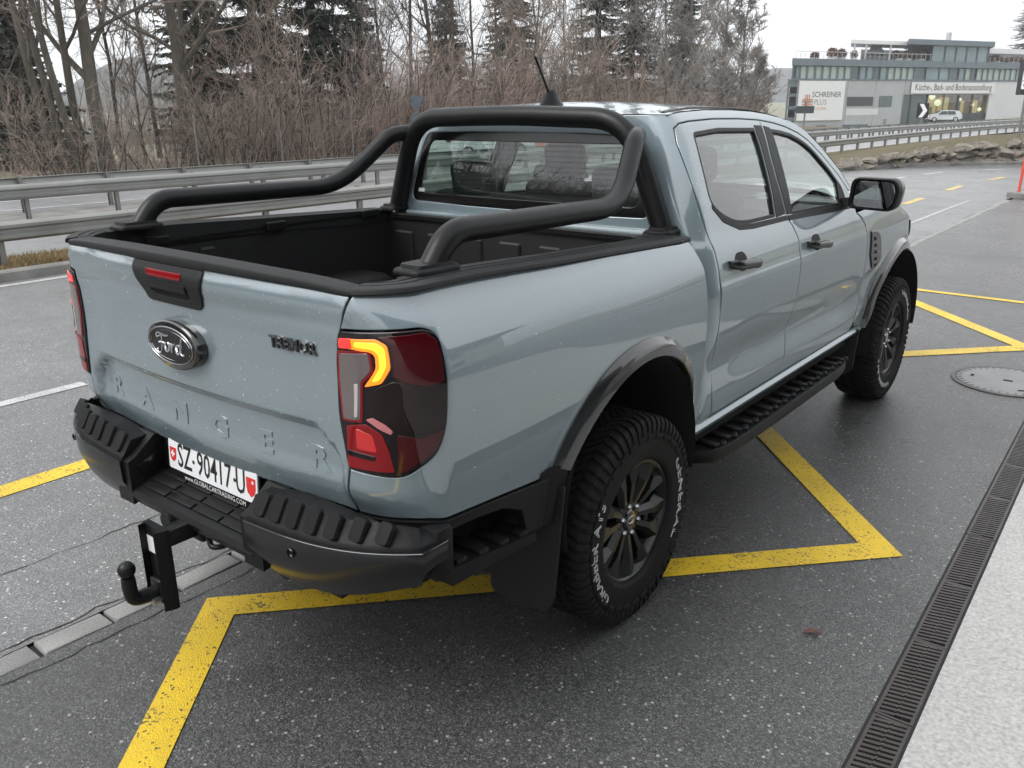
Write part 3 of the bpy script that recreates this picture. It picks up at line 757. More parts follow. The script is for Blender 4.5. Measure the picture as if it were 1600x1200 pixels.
rg = MB(); rg.lathe([(.292, .003), (.315, .003), (.318, .0), (.292, .0)], 56, Matrix.Rotation(R(-90), 4, 'Y'), close=True); r_ = rg.build('cover_frame', M['cast_iron'], mo, mirror=None); fix_normals(r_.data)
for k in range(40):
    a = 2 * math.pi * k / 40; b = MB(); b.box(-.004, .004, -.012, .012, .0, .0012, Matrix.Rotation(a, 4, 'Z') @ Matrix.Translation((0, .268, .0045))); b.build('rim_stud', M['cast_iron'], mo)
for a in (90, 330, 210):
    b = MB(); b.box(-.02, .02, -.009, .009, 0, .002, Matrix.Rotation(R(a), 4, 'Z') @ Matrix.Translation((0, .20, .0045))); b.build('lift_slot', M['void'], mo)
b = MB(); b.box(-.026, .026, -.011, .011, .0045, .0065); b.build('lift_slot', M['void'], mo)
# fallen leaf
vs = [(-.035, 0, .006), (-.02, .014, .010), (.005, .018, .014), (.03, .004, .009), (.04, 0, .006), (.025, -.012, .012), (0, -.014, .016), (-.02, -.01, .011), (0, .001, .006)]
lf = mk('fallen_leaf', vs, [(8, i, (i + 1) % 8) for i in range(8)], M['leaf_brown']); lf.location = (1.53, .30, .001); lf.rotation_euler = (0, 0, .6); tag(lf, 'small curled brown leaf lying on the tarmac', 'leaf')
# ---- boulder bank
def boulders():
    root = empty('boulder_wall', (-4, 27, 0), 0, 'low wall of rough brown boulders along the bend in the road', 'boulder wall')
    rng = random.Random(11); path = [(-6.1, 23.9), (-5.2, 26.25), (-3.8, 28.25), (-2.3, 29.6), (.9, 31.5), (7, 33.6)]
    meshes = []
    for v in range(7):
        b = bmesh.new(); bmesh.ops.create_icosphere(b, subdivisions=3, radius=.5); r2 = random.Random(40 + v)
        pl = [(Vector((r2.gauss(0, 1), r2.gauss(0, 1), r2.gauss(0, 1))).normalized(), r2.uniform(.24, .42)) for _ in range(16)]
        for q in b.verts:
            for n, d in pl:
                k = q.co.dot(n)
                if k > d: q.co -= n * (k - d)
            q.co += Vector((r2.gauss(0, .014), r2.gauss(0, .014), r2.gauss(0, .014)))
        me = bpy.data.meshes.new('boulder'); b.to_mesh(me); b.free(); sharp(me, 22); me.materials.append(M['boulder']); meshes.append(me)
    segs = []; tot = 0
    for i in range(len(path) - 1):
        L = (Vector(path[i + 1]) - Vector(path[i])).length; segs.append((tot, L, path[i], path[i + 1])); tot += L
    def at(s):
        for t0, L, a, b in segs:
            if s <= t0 + L: q = (s - t0) / L; d = (Vector(b) - Vector(a)).normalized(); return lerp(a[0], b[0], q), lerp(a[1], b[1], q), math.atan2(d.y, d.x)
        return path[-1][0], path[-1][1], 0
    s = 0
    while s < tot - .2:
        hgt = lerp(.28, .86, min(1, s / 7.5)); rows = 1 if hgt < .34 else (2 if hgt < .56 else 3)
        for r in range(rows):
            h = hgt / rows; x, y, a = at(s + rng.uniform(-.15, .15)); off = -.02 - .16 * r
            o = bpy.data.objects.new('boulder', meshes[rng.randrange(7)]); COL.objects.link(o); o.parent = root
            w = rng.uniform(.42, .95)
            o.location = (x - math.sin(a) * -off * -1 + rng.uniform(-.05, .05) + 4, y + math.cos(a) * -off + rng.uniform(-.05, .05) - 27, h * (r + .48) + rng.uniform(-.03, .03))
            o.scale = (w, rng.uniform(.45, .7), h * rng.uniform(1.2, 1.9)); o.rotation_euler = (rng.uniform(-.3, .3), rng.uniform(-.3, .3), a + rng.uniform(-.4, .4))
        s += .36
boulders()
# wooded hill and the low ridge far away
def hill(name, cx, cy, rx, ry, h, seed, mat):
    rng = random.Random(seed); vs, fs = [], []; n, m = 40, 14
    for j in range(m + 1):
        t = j / m
        for i in range(n):
            a = 2 * math.pi * i / n; r = 1 - t; bump = 1 + .10 * math.sin(a * 3 + seed) + rng.uniform(-.015, .015)
            vs.append((cx + rx * r * bump * math.cos(a), cy + ry * r * bump * math.sin(a), h * (1 - (1 - t) ** 1.5) * (1 if t else 0) + (rng.uniform(0, .028) * h if t > 0 else 0)))
    for j in range(m):
        for i in range(n): fs.append((j * n + i, j * n + (i + 1) % n, (j + 1) * n + (i + 1) % n, (j + 1) * n + i))
    fs.append(tuple(m * n + i for i in range(n)))
    o = mk(name, vs, fs, M[mat], smooth=True); o['kind'] = 'structure'; return o
hill('hill', -420, 232, 42, 42, 26, 1, 'hill_wood')
hill('hill', -330, 820, 200, 60, 34, 2, 'hill_wood')
hill('hill', 150, 840, 400, 55, 38, 3, 'hill_wood')
# ---------------------------------------------------------------- the pickup truck
truck = empty('pickup_truck', (0, 0, 0), 0, 'grey blue double-cab pickup truck with black roll bar, parked over yellow zigzag lines', 'pickup truck')
T = truck
def arcp(cy, cz, a, b, d0, d1, n=24): return [(cy + a * math.cos(R(d0 + (d1 - d0) * k / n)), cz + b * math.sin(R(d0 + (d1 - d0) * k / n))) for k in range(n + 1)]
CAPZ = [(-1.45, 1.428), (-1.319, 1.430), (-.886, 1.437), (-.317, 1.416), (.391, 1.388), (.5, 1.384)]
def cap_z(u): return spl(CAPZ, u)
RA = (-.02, .585, .522, .522)       # rear wheel arch: centre y, z, half axes of the flare's outer edge
FA = (3.26, .52, .600, .538)
LAMP = rnd([(-1.346,1.334,.012),(-1.063,1.345,.04),(-1.008,1.325,.03),(-1.019,1.219,.0),(-1.031,1.084,.05),(-1.067,1.015,.06),(-1.170,0.953,.05),(-1.218,0.947,.03),(-1.350,0.953,.012),(-1.375,1.115,.05),(-1.372,1.263,.04)])
TG_EDGE = [(.672,.795),(.706,.955),(.683,1.12),(.685,1.26),(.698,1.318),(.732,1.380),(.764,1.426)]
bed_out = [(.405,1.388),(.452,1.29),(.466,1.18),(.495,1.0),(.53,.87),(.55,.75),(.552,.62)] \
    + arcp(RA[0], RA[1], RA[2]-.018, RA[3]-.018, 4, 160, 30) \
    + [(-.512,.757),(-.80,.786),(-1.00,.806),(-1.10,.813),(-1.18,.810),(-1.26,.803),(UC+.674,.795),(UC+.706,.951),(-1.3475,.9515)]
lb = [(p[0], p[1]) for p in LAMP]
# bottom, outer side and top of the lamp, walked from the lower inner corner to the upper inner corner
def lamp_walk():
    i0 = min(range(len(lb)), key=lambda i: (lb[i][0] + 1.349) ** 2 + (lb[i][1] - .952) ** 2); i1 = min(range(len(lb)), key=lambda i: (lb[i][0] + 1.346) ** 2 + (lb[i][1] - 1.335) ** 2)
    out = []; i = i0; n = len(lb)
    while True:
        out.append(lb[i]); 
        if i == i1: break
        i = (i - 1) % n
    return out
bed_out += lamp_walk() + [(UC+.703,1.338),(UC+.734,1.382),(UC+.766,1.424)] + [(-1.276 + (.405 + 1.276) * k / 24, cap_z(-1.276 + (.405 + 1.276) * k / 24) - .002) for k in range(24)]
for mir in (False, True):
    o = panel('bed_side', bed_out, body, M['paint'], T, step=.028, mirror=mir, cen=Vector((0, -.2, .9)))
# tailgate
def tailF(x, z):
    p = body(u_of_x(abs(x)), z); return (p[0] if x >= 0 else -p[0], p[1], p[2])
tg_out = [(x, z) for x, z in TG_EDGE] + [(.35,1.440),(0,1.446),(-.35,1.440)] + [(-x, z) for x, z in TG_EDGE[::-1]]
tailgate = panel('tailgate', tg_out, tailF, M['paint'], T, step=.022, cen=Vector((0, 0, 1.0)))
# tail lamps
LB = Vector((0, -.4, 1.1))
def lamp_part(name, pts, mat, par, mir, off, r=.008, step=.016, rim=.004):
    return panel(name, rnd(pts, r), body, M[mat], par, step=step, off=off, gap=0, bev=.0012, rim=rim, mirror=mir, cen=LB)
for mir in (False, True):
    lam = panel('tail_lamp', LAMP, body, M['lamp_black'], T, step=.022, off=.006, gap=.002, bev=.004, rim=.03, mirror=mir, cen=LB)
    tag(lam, 'dark red tail lamp' + (' with amber indicator lit' if not mir else ''))
    lamp_part('lamp_cover', [(-1.224,1.325),(-1.064,1.334),(-1.029,1.313),(-1.036,1.213),(-1.096,1.201),(-1.154,1.209),(-1.203,1.227),(-1.192,1.246),(-1.188,1.308)], 'lamp_deep', lam, mir, .008)
    lamp_part('side_lens', [(-1.245,1.195),(-1.199,1.214),(-1.110,1.194),(-1.038,1.204),(-1.040,1.096),(-1.124,1.073),(-1.198,1.088),(-1.255,1.119),(-1.281,1.163)], 'lamp_smoke', lam, mir, .008)
    lamp_part('lower_lens', [(-1.194,1.072),(-1.124,1.062),(-1.043,1.086),(-1.071,1.028),(-1.172,0.966),(-1.191,0.963)], 'lamp_deep', lam, mir, .008)
    lit = not mir
    C_OUT = [(-1.336,1.315),(-1.229,1.320),(-1.199,1.306),(-1.203,1.247),(-1.233,1.207),(-1.283,1.193),(-1.251,1.234),(-1.243,1.248),(-1.241,1.277),(-1.250,1.286),(-1.339,1.293)]
    C_IN = [(-1.296,1.310),(-1.229,1.312),(-1.208,1.300),(-1.213,1.252),(-1.238,1.215),(-1.260,1.209),(-1.240,1.237),(-1.232,1.248),(-1.230,1.283),(-1.243,1.294),(-1.298,1.298)]
    lamp_part('indicator' if lit else 'position_light', C_OUT, 'lamp_amber' if lit else 'lamp_lit_red', lam, mir, .0085)
    if lit:
        lamp_part('indicator_core', C_IN, 'lamp_amber_core', lam, mir, .0100)
        lamp_part('indicator_end', [(-1.346,1.315),(-1.306,1.318),(-1.306,1.293),(-1.349,1.290)], 'lamp_lit_red', lam, mir, .0105, .004)
    lamp_part('reverse_rim', [(-1.358,1.282),(-1.253,1.290),(-1.252,1.234),(-1.286,1.203),(-1.291,1.095),(-1.353,1.092),(-1.364,1.199)], 'lamp_red', lam, mir, .0085)
    lamp_part('reverse_lens', [(-1.352,1.275),(-1.260,1.284),(-1.259,1.238),(-1.292,1.207),(-1.297,1.101),(-1.348,1.098),(-1.356,1.201)], 'lamp_clear', lam, mir, .010)
    lamp_part('reverse_bar', [(-1.310,1.199),(-1.298,1.201),(-1.303,1.110),(-1.313,1.108)], 'lens_grey', lam, mir, .012, .003)
    lamp_part('reflector_bar', [(-1.281,1.106),(-1.262,1.113),(-1.226,1.097),(-1.205,1.081),(-1.210,1.071),(-1.243,1.084)], 'lamp_pink', lam, mir, .010, .006)
    lamp_part('brake_lens', [(-1.341,1.081),(-1.281,1.093),(-1.236,1.069),(-1.218,1.026),(-1.202,0.965),(-1.227,0.963),(-1.345,0.962)], 'lamp_red', lam, mir, .0085)
    if lit: lamp_part('fog_lens', [(-1.312,1.078),(-1.263,1.065),(-1.251,1.018),(-1.311,1.020)], 'lamp_glow', lam, mir, .010)
    lamp_part('brake_mask', [(-1.342,1.014),(-1.254,1.006),(-1.258,0.993),(-1.344,0.998)], 'lamp_smoke', lam, mir, .0105, .004)
# tailgate fittings
cap = MB(); secs = []
for k in range(41):
    x = -.764 + 1.528 * k / 40; p = Vector(tailF(x, 1.425)); zb = 1.430 + .018 * (1 - (x / .764) ** 2)
    n = Vector((x * .16, -1, 0)).normalized(); tk = .012 * (1 - (x / .764) ** 2)
    secs.append([p + n * dn + Vector((0, 0, zb + dz - p.z)) for dn, dz in ((-.012, -.010), (.004, -.008), (.006, -.004), (.004, .004 + tk), (.002, .007 + tk), (-.003, .009 + tk), (-.050, .012 + tk), (-.054, .009 + tk), (-.056, -.03))])
cap.loft(secs); o = cap.build('tailgate_cap', M['black_grain'], tailgate, smooth=40)
inn = MB(); inn.box(-.66, .66, REAR_Y + .095, REAR_Y + .115, .88, 1.440); inn.build('tailgate_liner', M['liner'], tailgate)
bez = [(.188,1.436),(.186,1.408),(.166,1.360),(.152,1.326),(.136,1.313),(-.136,1.313),(-.152,1.326),(-.166,1.360),(-.186,1.408),(-.188,1.436)]
pocket = rnd([(.098,1.372),(.112,1.350),(.085,1.332),(-.085,1.332),(-.112,1.350),(-.098,1.372)], .01)
CT = Vector((0, 0, 1.2))
panel('handle_bezel', rnd(bez, .014), tailF, M['black_grain'], tailgate, holes=[pocket], step=.016, off=.007, gap=0, bev=.004, rim=.012, cen=CT, hole_rim=.035)
panel('pocket_shade', inset(densify(pocket, .02)[::1] if area2(pocket) > 0 else pocket[::-1], -.004), tailF, M['void'], tailgate, step=.03, off=.0015, gap=0, bev=.001, rim=.002, cen=CT)  # near-black sheet laid over the paint, standing for shade inside the pocket
panel('pull_handle', rnd([(.108,1.386),(.104,1.362),(-.104,1.362),(-.108,1.386)], .006), tailF, M['black_plastic'], tailgate, step=.016, off=.012, gap=0, bev=.003, rim=.012, cen=CT)
panel('high_reflector', rnd([(.095,1.416),(.090,1.398),(-.090,1.398),(-.095,1.416)], .003), tailF, M['lamp_red'], tailgate, step=.02, off=.0095, gap=0, bev=.001, rim=.004, cen=CT)
# oval badge
def oval(name, hw, hh, y0, y1, mat, par, cx=0, cz=1.192, bevel=.006, n=40):
    b = MB(); rings = []
    for (s, y) in ((1.0, y0), (1.0, y1 + bevel), (1 - bevel / hw * .5, y1 + bevel * .25), (1 - bevel / hw * 1.2, y1)):
        rings.append([Vector((cx + hw * s * math.cos(2 * math.pi * j / n), y, cz + hh * s * math.sin(2 * math.pi * j / n))) for j in range(n)])
    b.loft(rings); return b.build(name, mat, par, smooth=40)
BY = tailF(0, 1.19)[1]
badge = oval('badge_housing', .142, .078, BY + .01, BY - .034, M['badge_black'], tailgate, bevel=.012)
oval('badge_face', .119, .054, BY - .030, BY - .0355, M['badge_matt'], badge, bevel=.002)
oval('badge_ring', .126, .060, BY - .034, BY - .041, M['chrome'], badge, bevel=.005) if False else None
r1 = MB(); n = 48; sec = []
for j in range(n + 1):
    a = 2 * math.pi * j / n; c = Vector((.121 * math.cos(a), BY - .036, 1.192 + .056 * math.sin(a))); rad = Vector((math.cos(a) * .056, 0, math.sin(a) * .121)).normalized()
    sec.append([c + rad * (.0027 * math.cos(t)) + Vector((0, -1, 0)) * (.003 * math.sin(t)) for t in (0, .8, 1.57, 2.34, 3.14)])
r1.loft(sec, close_sec=False, caps=False); r1.build('badge_ring', M['dark_chrome'], badge, smooth=60)
r2 = MB(); sec = []
for j in range(n + 1):
    a = 2 * math.pi * j / n; c = Vector((.108 * math.cos(a), BY - .036, 1.192 + .046 * math.sin(a))); rad = Vector((math.cos(a) * .046, 0, math.sin(a) * .108)).normalized()
    sec.append([c + rad * (.0013 * math.cos(t)) + Vector((0, -1, 0)) * (.002 * math.sin(t)) for t in (0, 1.57, 3.14)])
r2.loft(sec, close_sec=False, caps=False); r2.build('badge_inner_ring', M['dark_chrome'], badge, smooth=60)
# script lettering of the badge, drawn as strokes (unit: badge half width)
STROKES = [
    [(-.62,.28),(-.70,.40),(-.60,.52),(-.42,.50),(-.20,.44),(-.02,.50)],                         # F top flourish
    [(-.40,.48),(-.42,.20),(-.46,-.10),(-.54,-.36),(-.68,-.44),(-.74,-.32),(-.64,-.24)],          # F stem
    [(-.60,.06),(-.44,.10),(-.26,.08)],                                                            # F bar
    [(-.16,.14),(-.28,.02),(-.30,-.18),(-.20,-.28),(-.08,-.20),(-.04,.0),(-.10,.14),(-.02,.10),(.06,.12)],   # o
    [(.08,.16),(.10,-.02),(.06,-.28),(.10,-.04),(.18,.12),(.27,.12)],                              # r
    [(.55,.10),(.42,.14),(.32,.0),(.32,-.20),(.42,-.28),(.52,-.16),(.60,.10),(.68,.50),(.60,.10),(.58,-.20),(.66,-.28),(.76,-.20)]]  # d
for_script = MB()
for st in STROKES:
    pts = [Vector(p) for p in st]; dens = []
    for i in range(len(pts) - 1):
        p0, p1, p2, p3 = pts[max(i-1,0)], pts[i], pts[i+1], pts[min(i+2, len(pts)-1)]
        for k in range(4):
            t = k / 4; dens.append(.5 * ((2*p1) + (p2-p0)*t + (2*p0-5*p1+4*p2-p3)*t*t + (3*p1-p0-3*p2+p3)*t**3))
    dens.append(pts[-1])
    for_script.tube([(p.x * .100, BY - .037, 1.190 + p.y * .068) for p in dens], .0034, 5)
for_script.build('badge_script', M['chrome'], badge, smooth=60)
# small raised model badge and the large pressed letters
def on_tail(cx, cz, lift, sl=0.0):
    def f(v):
        x, z = cx + v.x, cz + v.y + sl * v.x; p = Vector(tailF(x, z)); return p + Vector((x * .12, -1, 0)).normalized() * (lift + v.z)
    return f
text_obj('badge_lettering', 'TREMOR', M['badge_black'], tailgate, on_tail(.522, 1.266, .003), size=.047, extrude=.004, sx=.96, bold=.0012)
text_obj('badge_outline', 'TREMOR', M['badge_edge'], tailgate, on_tail(.522, 1.266, .0075), size=.047, outline=.0007, sx=.96)
for k, ch in enumerate('RANGER'):
    vs, fs = text_geo(ch, size=.092, extrude=.0, sx=1.34, bold=.0032)
    cx = -.575 + 1.15 * k / 5 * .985; cx = -.555 + k * .2215
    w = [v.x for v in vs]; bm = bmesh.new(); bv = [bm.verts.new(v) for v in vs]
    for f in fs:
        try: bm.faces.new([bv[i] for i in f])
        except ValueError: pass
    bmesh.ops.triangulate(bm, faces=bm.faces[:])
    for _ in range(3): bmesh.ops.subdivide_edges(bm, edges=[e for e in bm.edges if e.calc_length() > .012], cuts=1); bmesh.ops.triangulate(bm, faces=bm.faces[:])
    r = bmesh.ops.extrude_face_region(bm, geom=bm.faces[:]); up = [e for e in r['geom'] if isinstance(e, bmesh.types.BMVert)]
    for v in up: v.co.z += .0040
    bm.verts.index_update(); fm = on_tail(cx, .935, -.0005)
    o = mk('pressed_letter', [fm(v.co) for v in bm.verts], [tuple(v.index for v in f.verts) for f in bm.faces], M['paint'], tailgate); bm.free(); fix_normals(o.data)
# rail caps on the bed sides
for mir in (False, True):
    b = MB(); secs = []
    U = [.43 - (.43 + 1.286) * k / 60 for k in range(61)]
    for u in U:
        p = Vector(body(u, 1.40)); q = Vector(body(u - .01, 1.40)); t = (q - p).normalized(); n = Vector((-t.y, t.x, 0))
        if n.x < -.01: n = -n
        if u < -1.2 and n.y > 0: n = -n
        z0 = cap_z(u); wd = .118 if u > -1.02 else .118 - .03 * min(1, (-1.02 - u) / .2)
        secs.append([p + n * dn + Vector((0, 0, z0 + dz - p.z)) for dn, dz in ((-.016, -.006), (.004, -.004), (.0055, -.001), (.003, .008), (.001, .0105), (-.004, .012), (-.036, .0135), (-.037, .0105), (-.045, .0105), (-.046, .0135), (-.070, .0135), (-.071, .0105), (-.079, .0105), (-.080, .0135), (-wd + .006, .0135), (-wd, .010), (-wd, -.05))])
    b.loft(secs); b.build('rail_cap', M['black_grain'], T, smooth=40, mirror=mir)
# load bed
b = MB()
b.box(-.555, .555, REAR_Y + .12, .45, .86, .88); b.box(.556, .74, REAR_Y + .12, -.50, .86, .88); b.box(-.74, -.556, REAR_Y + .12, -.50, .86, .88)
bed = b.build('bed_floor', M['liner'], T)
for k in range(9):
    b = MB(); b.bbox(-.52 + .13 * k - .03, -.52 + .13 * k + .03, REAR_Y + .14, .42, .87, .893, .006, 1); b.build('floor_rib', M['liner'], bed)
for s in (-1, 1):
    b = MB()
    b.loft([[Vector((s * (.765 + .0), y, zb_)), Vector((s * .765, y, 1.36)), Vector((s * .752, y, 1.39)), Vector((s * .752, y, cap_z(y) + .006)), Vector((s * .83, y, cap_z(y) - .012)), Vector((s * .83, y, zb_))] for y, zb_ in ((REAR_Y + .14, .865), (-.7, .865), (-.50, .865), (-.495, 1.042), (0, 1.042), (.46, 1.042))])
    wall = b.build('bed_wall', M['liner'], T)
    for y in (-.80, -.25, .30):
        b = MB(); b.bbox(s * .74 - .012, s * .74 + .012, y - .05, y + .05, 1.375, 1.41, .005, 1); b.build('tie_bracket', M['satin_black'], wall)
    for y in (-.9, -.58):
        b = MB(); b.bbox(s * .757 - .012, s * .757 + .012, y - .035, y + .035, .90, 1.34, .008, 1); b.build('wall_rib', M['liner'], wall)
    tub = MB(); secs = []
    for x in (.56, .575, .62, .78):
        g = 0 if x == .56 else (.025 if x == .575 else .04)
        secs.append([Vector((s * x, -.46 - g + .0, .87))] + [Vector((s * x, -.02 + (.40 + g) * math.cos(R(180 - 180 * k / 14)), .88 + (.21 + g) * min(1, 1.25 * math.sin(R(180 * k / 14))))) for k in range(15)] + [Vector((s * x, .42 + g, .87))])
    tub.loft(secs, close_sec=False, caps=False); tub.add(secs[0], [tuple(range(len(secs[0])))]); tub.build('wheel_tub', M['liner'], T, smooth=40)
b = MB(); b.box(-.83, .83, .44, .47, .87, 1.37)
fw = b.build('bed_front_wall', M['liner'], T)
for k in range(7):
    b = MB(); b.bbox(-.66 + .22 * k - .06, -.66 + .22 * k + .06, .428, .445, .92, 1.30, .008, 1); b.build('wall_rib', M['liner'], fw)
b = MB(); b.bbox(-.74, .74, .425, .475, 1.355, 1.385, .006, 2); b.build('front_rail', M['satin_black'], fw)
# ---------------------------------------------------------------- cab shell, one skin from door edge to door edge round the back
RD_EDGE = [(.668,.615),(.640,.75),(.615,.90),(.600,1.08),(.593,1.257),(.589,1.323),(.576,1.399),(.567,1.581),(.571,1.732),(.590,1.788)]
DOOR_TOP = [(.63,1.806),(.72,1.813),(.945,1.819),(1.20,1.816),(1.408,1.807),(1.55,1.792),(1.673,1.772),(1.80,1.741),(1.90,1.703),(2.03,1.626),(2.195,1.512),(2.300,1.424)]
CANT = [(2.352,1.425),(2.235,1.535),(2.065,1.657),(1.925,1.741),(1.82,1.782),(1.68,1.813),(1.55,1.832),(1.408,1.845),(1.20,1.853),(.945,1.855),(.72,1.848),(.64,1.842),(.60,1.838)]
def wr(L): return [(s_of(y, z), z) for y, z in L]
sh = wr([(.60,.60)] + RD_EDGE + DOOR_TOP + CANT)
sh = [(s_of(.52, .60) - .03, .60)] + sh
rt = sh + [(.4, 1.836), (0, 1.838)]
cab_out = rt + [(-a, b_) for a, b_ in sh[::-1]] + [(0, .60)]
rwin_hole = rnd([(.668,1.440,.05),(.612,1.700,.10),(.585,1.762,.06),(.3,1.770,0),(-.3,1.770,0),(-.585,1.762,.06),(-.612,1.700,.10),(-.668,1.440,.05),(-.3,1.432,0),(.3,1.432,0)], .05)
shell = panel('cab_shell', cab_out, cabw, M['paint'], T, holes=[rwin_hole], step=.030, gap=.001, bev=.003, rim=.02, hole_rim=.012, cen=Vector((0, 1.3, 1.2)))
RW = Vector((0, 2, 1.5))
rw = panel('rear_window', inset(densify(rwin_hole, .03), .002) if area2(rwin_hole) > 0 else inset(densify(rwin_hole[::-1], .03), .002), cabw, M['glass_dark'], T, step=.05, off=-.006, gap=0, bev=.001, rim=0, cen=RW)
# black ceramic border of the rear glass and the seams of its middle pane
rw_in = rnd([(.610,1.478,.05),(.570,1.70,.07),(.548,1.728,.05),(-.548,1.728,.05),(-.570,1.70,.07),(-.610,1.478,.05)], .05)
panel('glass_border', rwin_hole, cabw, M['gloss_black'], rw, holes=[rw_in], step=.05, off=-.004, gap=.002, bev=.0005, rim=.002, cen=RW)
b = MB()
for k in range(11):
    z = 1.50 + k * .021; b.tube([(x * .1, cabw(x * .1, z)[1] + .004, z) for x in range(-5, 6)], .0006, 3)
b.build('heating_wires', M['satin_black'], rw)
panel('glass_sticker', [(-.615,1.485),(-.575,1.486),(-.575,1.503),(-.613,1.502)], cabw, M['sticker'], rw, step=.03, off=.0005, gap=0, bev=.0005, rim=.0005, cen=RW)
b = MB(); b.bbox(-.66, .66, .455, .50, 1.372, 1.400, .008, 2); b.build('back_ledge', M['paint'], shell, smooth=40)
# roof and windscreen: cross curves hung between the two cantrails
edge = [(p[0], p[1]) for p in CANT[::-1]]
def edge_pt(t):
    """t = y along the cantrail"""
    z = spl(edge, t); return cab_x(max(t, .8), z), t, z
def roof_rows(ys, bulge, crown, nq=24):
    vs, fs, nr = [], [], []
    for y in ys:
        xe, ye, ze = edge_pt(y); bu, cr = bulge(y), crown(y)
        for j in range(nq + 1):
            q = -1 + 2 * j / nq
            vs.append(Vector((xe * q, ye + bu * (1 - q * q), ze + cr * (1 - abs(q) ** 2.3))))
    for i in range(len(ys) - 1):
        for j in range(nq):
            a = i * (nq + 1) + j; fs.append((a, a + 1, a + nq + 2, a + nq + 1))
    return vs, fs
ry = [.60, .62, .65] + [.70 + k * .05 for k in range(22)]
vs, fs = roof_rows(ry, lambda y: -.035 * (1 - sstep(.6, .75, y)) + .20 * sstep(1.3, 1.75, y), lambda y: .003 + .034 * sstep(.57, .95, y))
roof = mk('roof', vs, fs, M['paint'], T, smooth=True)
wy = [1.752 + (2.35 - 1.752) * k / 14 for k in range(15)]
vs, fs = roof_rows(wy, lambda y: .20 + .20 * sstep(1.75, 2.35, y), lambda y: .037 - .03 * sstep(1.75, 2.35, y))
mk('windscreen', vs, fs, M['glass'], T, smooth=True)
for s in (-1, 1):
    b = MB(); pts = []
    for k in range(40):
        y = .66 + 1.05 * k / 39; xe, ye, ze = edge_pt(y); pts.append((s * (xe - .050), y, ze + .003 + .0055 * sstep(.6, .95, y)))
    b.loft([[Vector(p) + Vector((dx, 0, dz)) for dx, dz in ((-.014, -.012), (-.014, .0005), (0, .002), (.014, -.0005), (.014, -.014))] for p in pts])
    b.build('roof_ditch_trim', M['black_plastic'], roof, smooth=40)
# aerial
am = MB()
secs = []
for k in range(9):
    t = k / 8; y = .665 + .175 * t; h = .066 * (sstep(0, .38, t) * (1 - sstep(.45, 1.0, t) * .97)) + .004; w = .036 * math.sin(math.pi * (.12 + .80 * t)) + .004; zb = 1.872
    secs.append([Vector((-w, y, zb)), Vector((-w * .75, y, zb + h * .35)), Vector((-w * .28, y, zb + h)), Vector((w * .28, y, zb + h)), Vector((w * .75, y, zb + h * .35)), Vector((w, y, zb))])
am.loft(secs); ant = am.build('aerial_base', M['black_plastic'], T, smooth=50)
b = MB(); b.tube([(0, .735, 1.915), (0, .70, 1.965), (0, .622, 2.078)], [.0075, .006, .0055], 10); b.build('aerial_rod', M['satin_black'], ant, smooth=50)
# ---------------------------------------------------------------- doors
MID = [(1.376,.613),(1.447,.70),(1.470,.79),(1.462,.90),(1.456,1.02),(1.449,1.213),(1.450,1.277),(1.408,1.345),(1.384,1.385),(1.366,1.55),(1.372,1.654),(1.408,1.807)]
rdoor = RD_EDGE + DOOR_TOP[:5] + MID[::-1][1:]
fdoor = MID + DOOR_TOP[5:] + [(2.318,1.36),(2.322,1.312),(2.40,1.272),(2.448,1.225),(2.474,1.128),(2.505,1.02),(2.531,.92),(2.541,.80),(2.538,.735),(2.505,.640),(2.46,.612)]
rwinS = rnd([(.700,1.772,.03),(.945,1.784,0),(1.312,1.776,.012),(1.285,1.55,0),(1.262,1.388,.012),(1.00,1.389,.0),(.868,1.397,.05),(.735,1.440,.05),(.655,1.500,.06),(.676,1.66,0)], .02)
fwinS = rnd([(1.482,1.768,.012),(1.60,1.757,0),(1.705,1.741,0),(1.82,1.709,.05),(1.92,1.664,.05),(2.08,1.556,.0),(2.205,1.452,.03),(2.232,1.362,.03),(1.80,1.372,0),(1.450,1.381,.012),(1.462,1.55,0)], .02)
def cabd(y, z): return cabw(s_of(y, z), z) if y < .8 else cabs_(y, z)
def door(mir, outl, win, which):
    d = panel('door', outl, cabd, M['paint'], T, holes=[win], step=.030, mirror=mir, rim=.02, hole_rim=.012)
    g = inset(densify(win, .03) if area2(win) > 0 else densify(win[::-1], .03), .001)
    gl = panel('window', g, cabs_, M['glass'], d, step=.05, off=-.012, gap=0, bev=.001, rim=0, mirror=mir)
    gi = inset(g, .013)
    panel('window_trim', g, cabs_, M['black_plastic'], d, holes=[gi], step=.03, off=-.001, gap=0, bev=.002, rim=.010, mirror=mir)
    return d
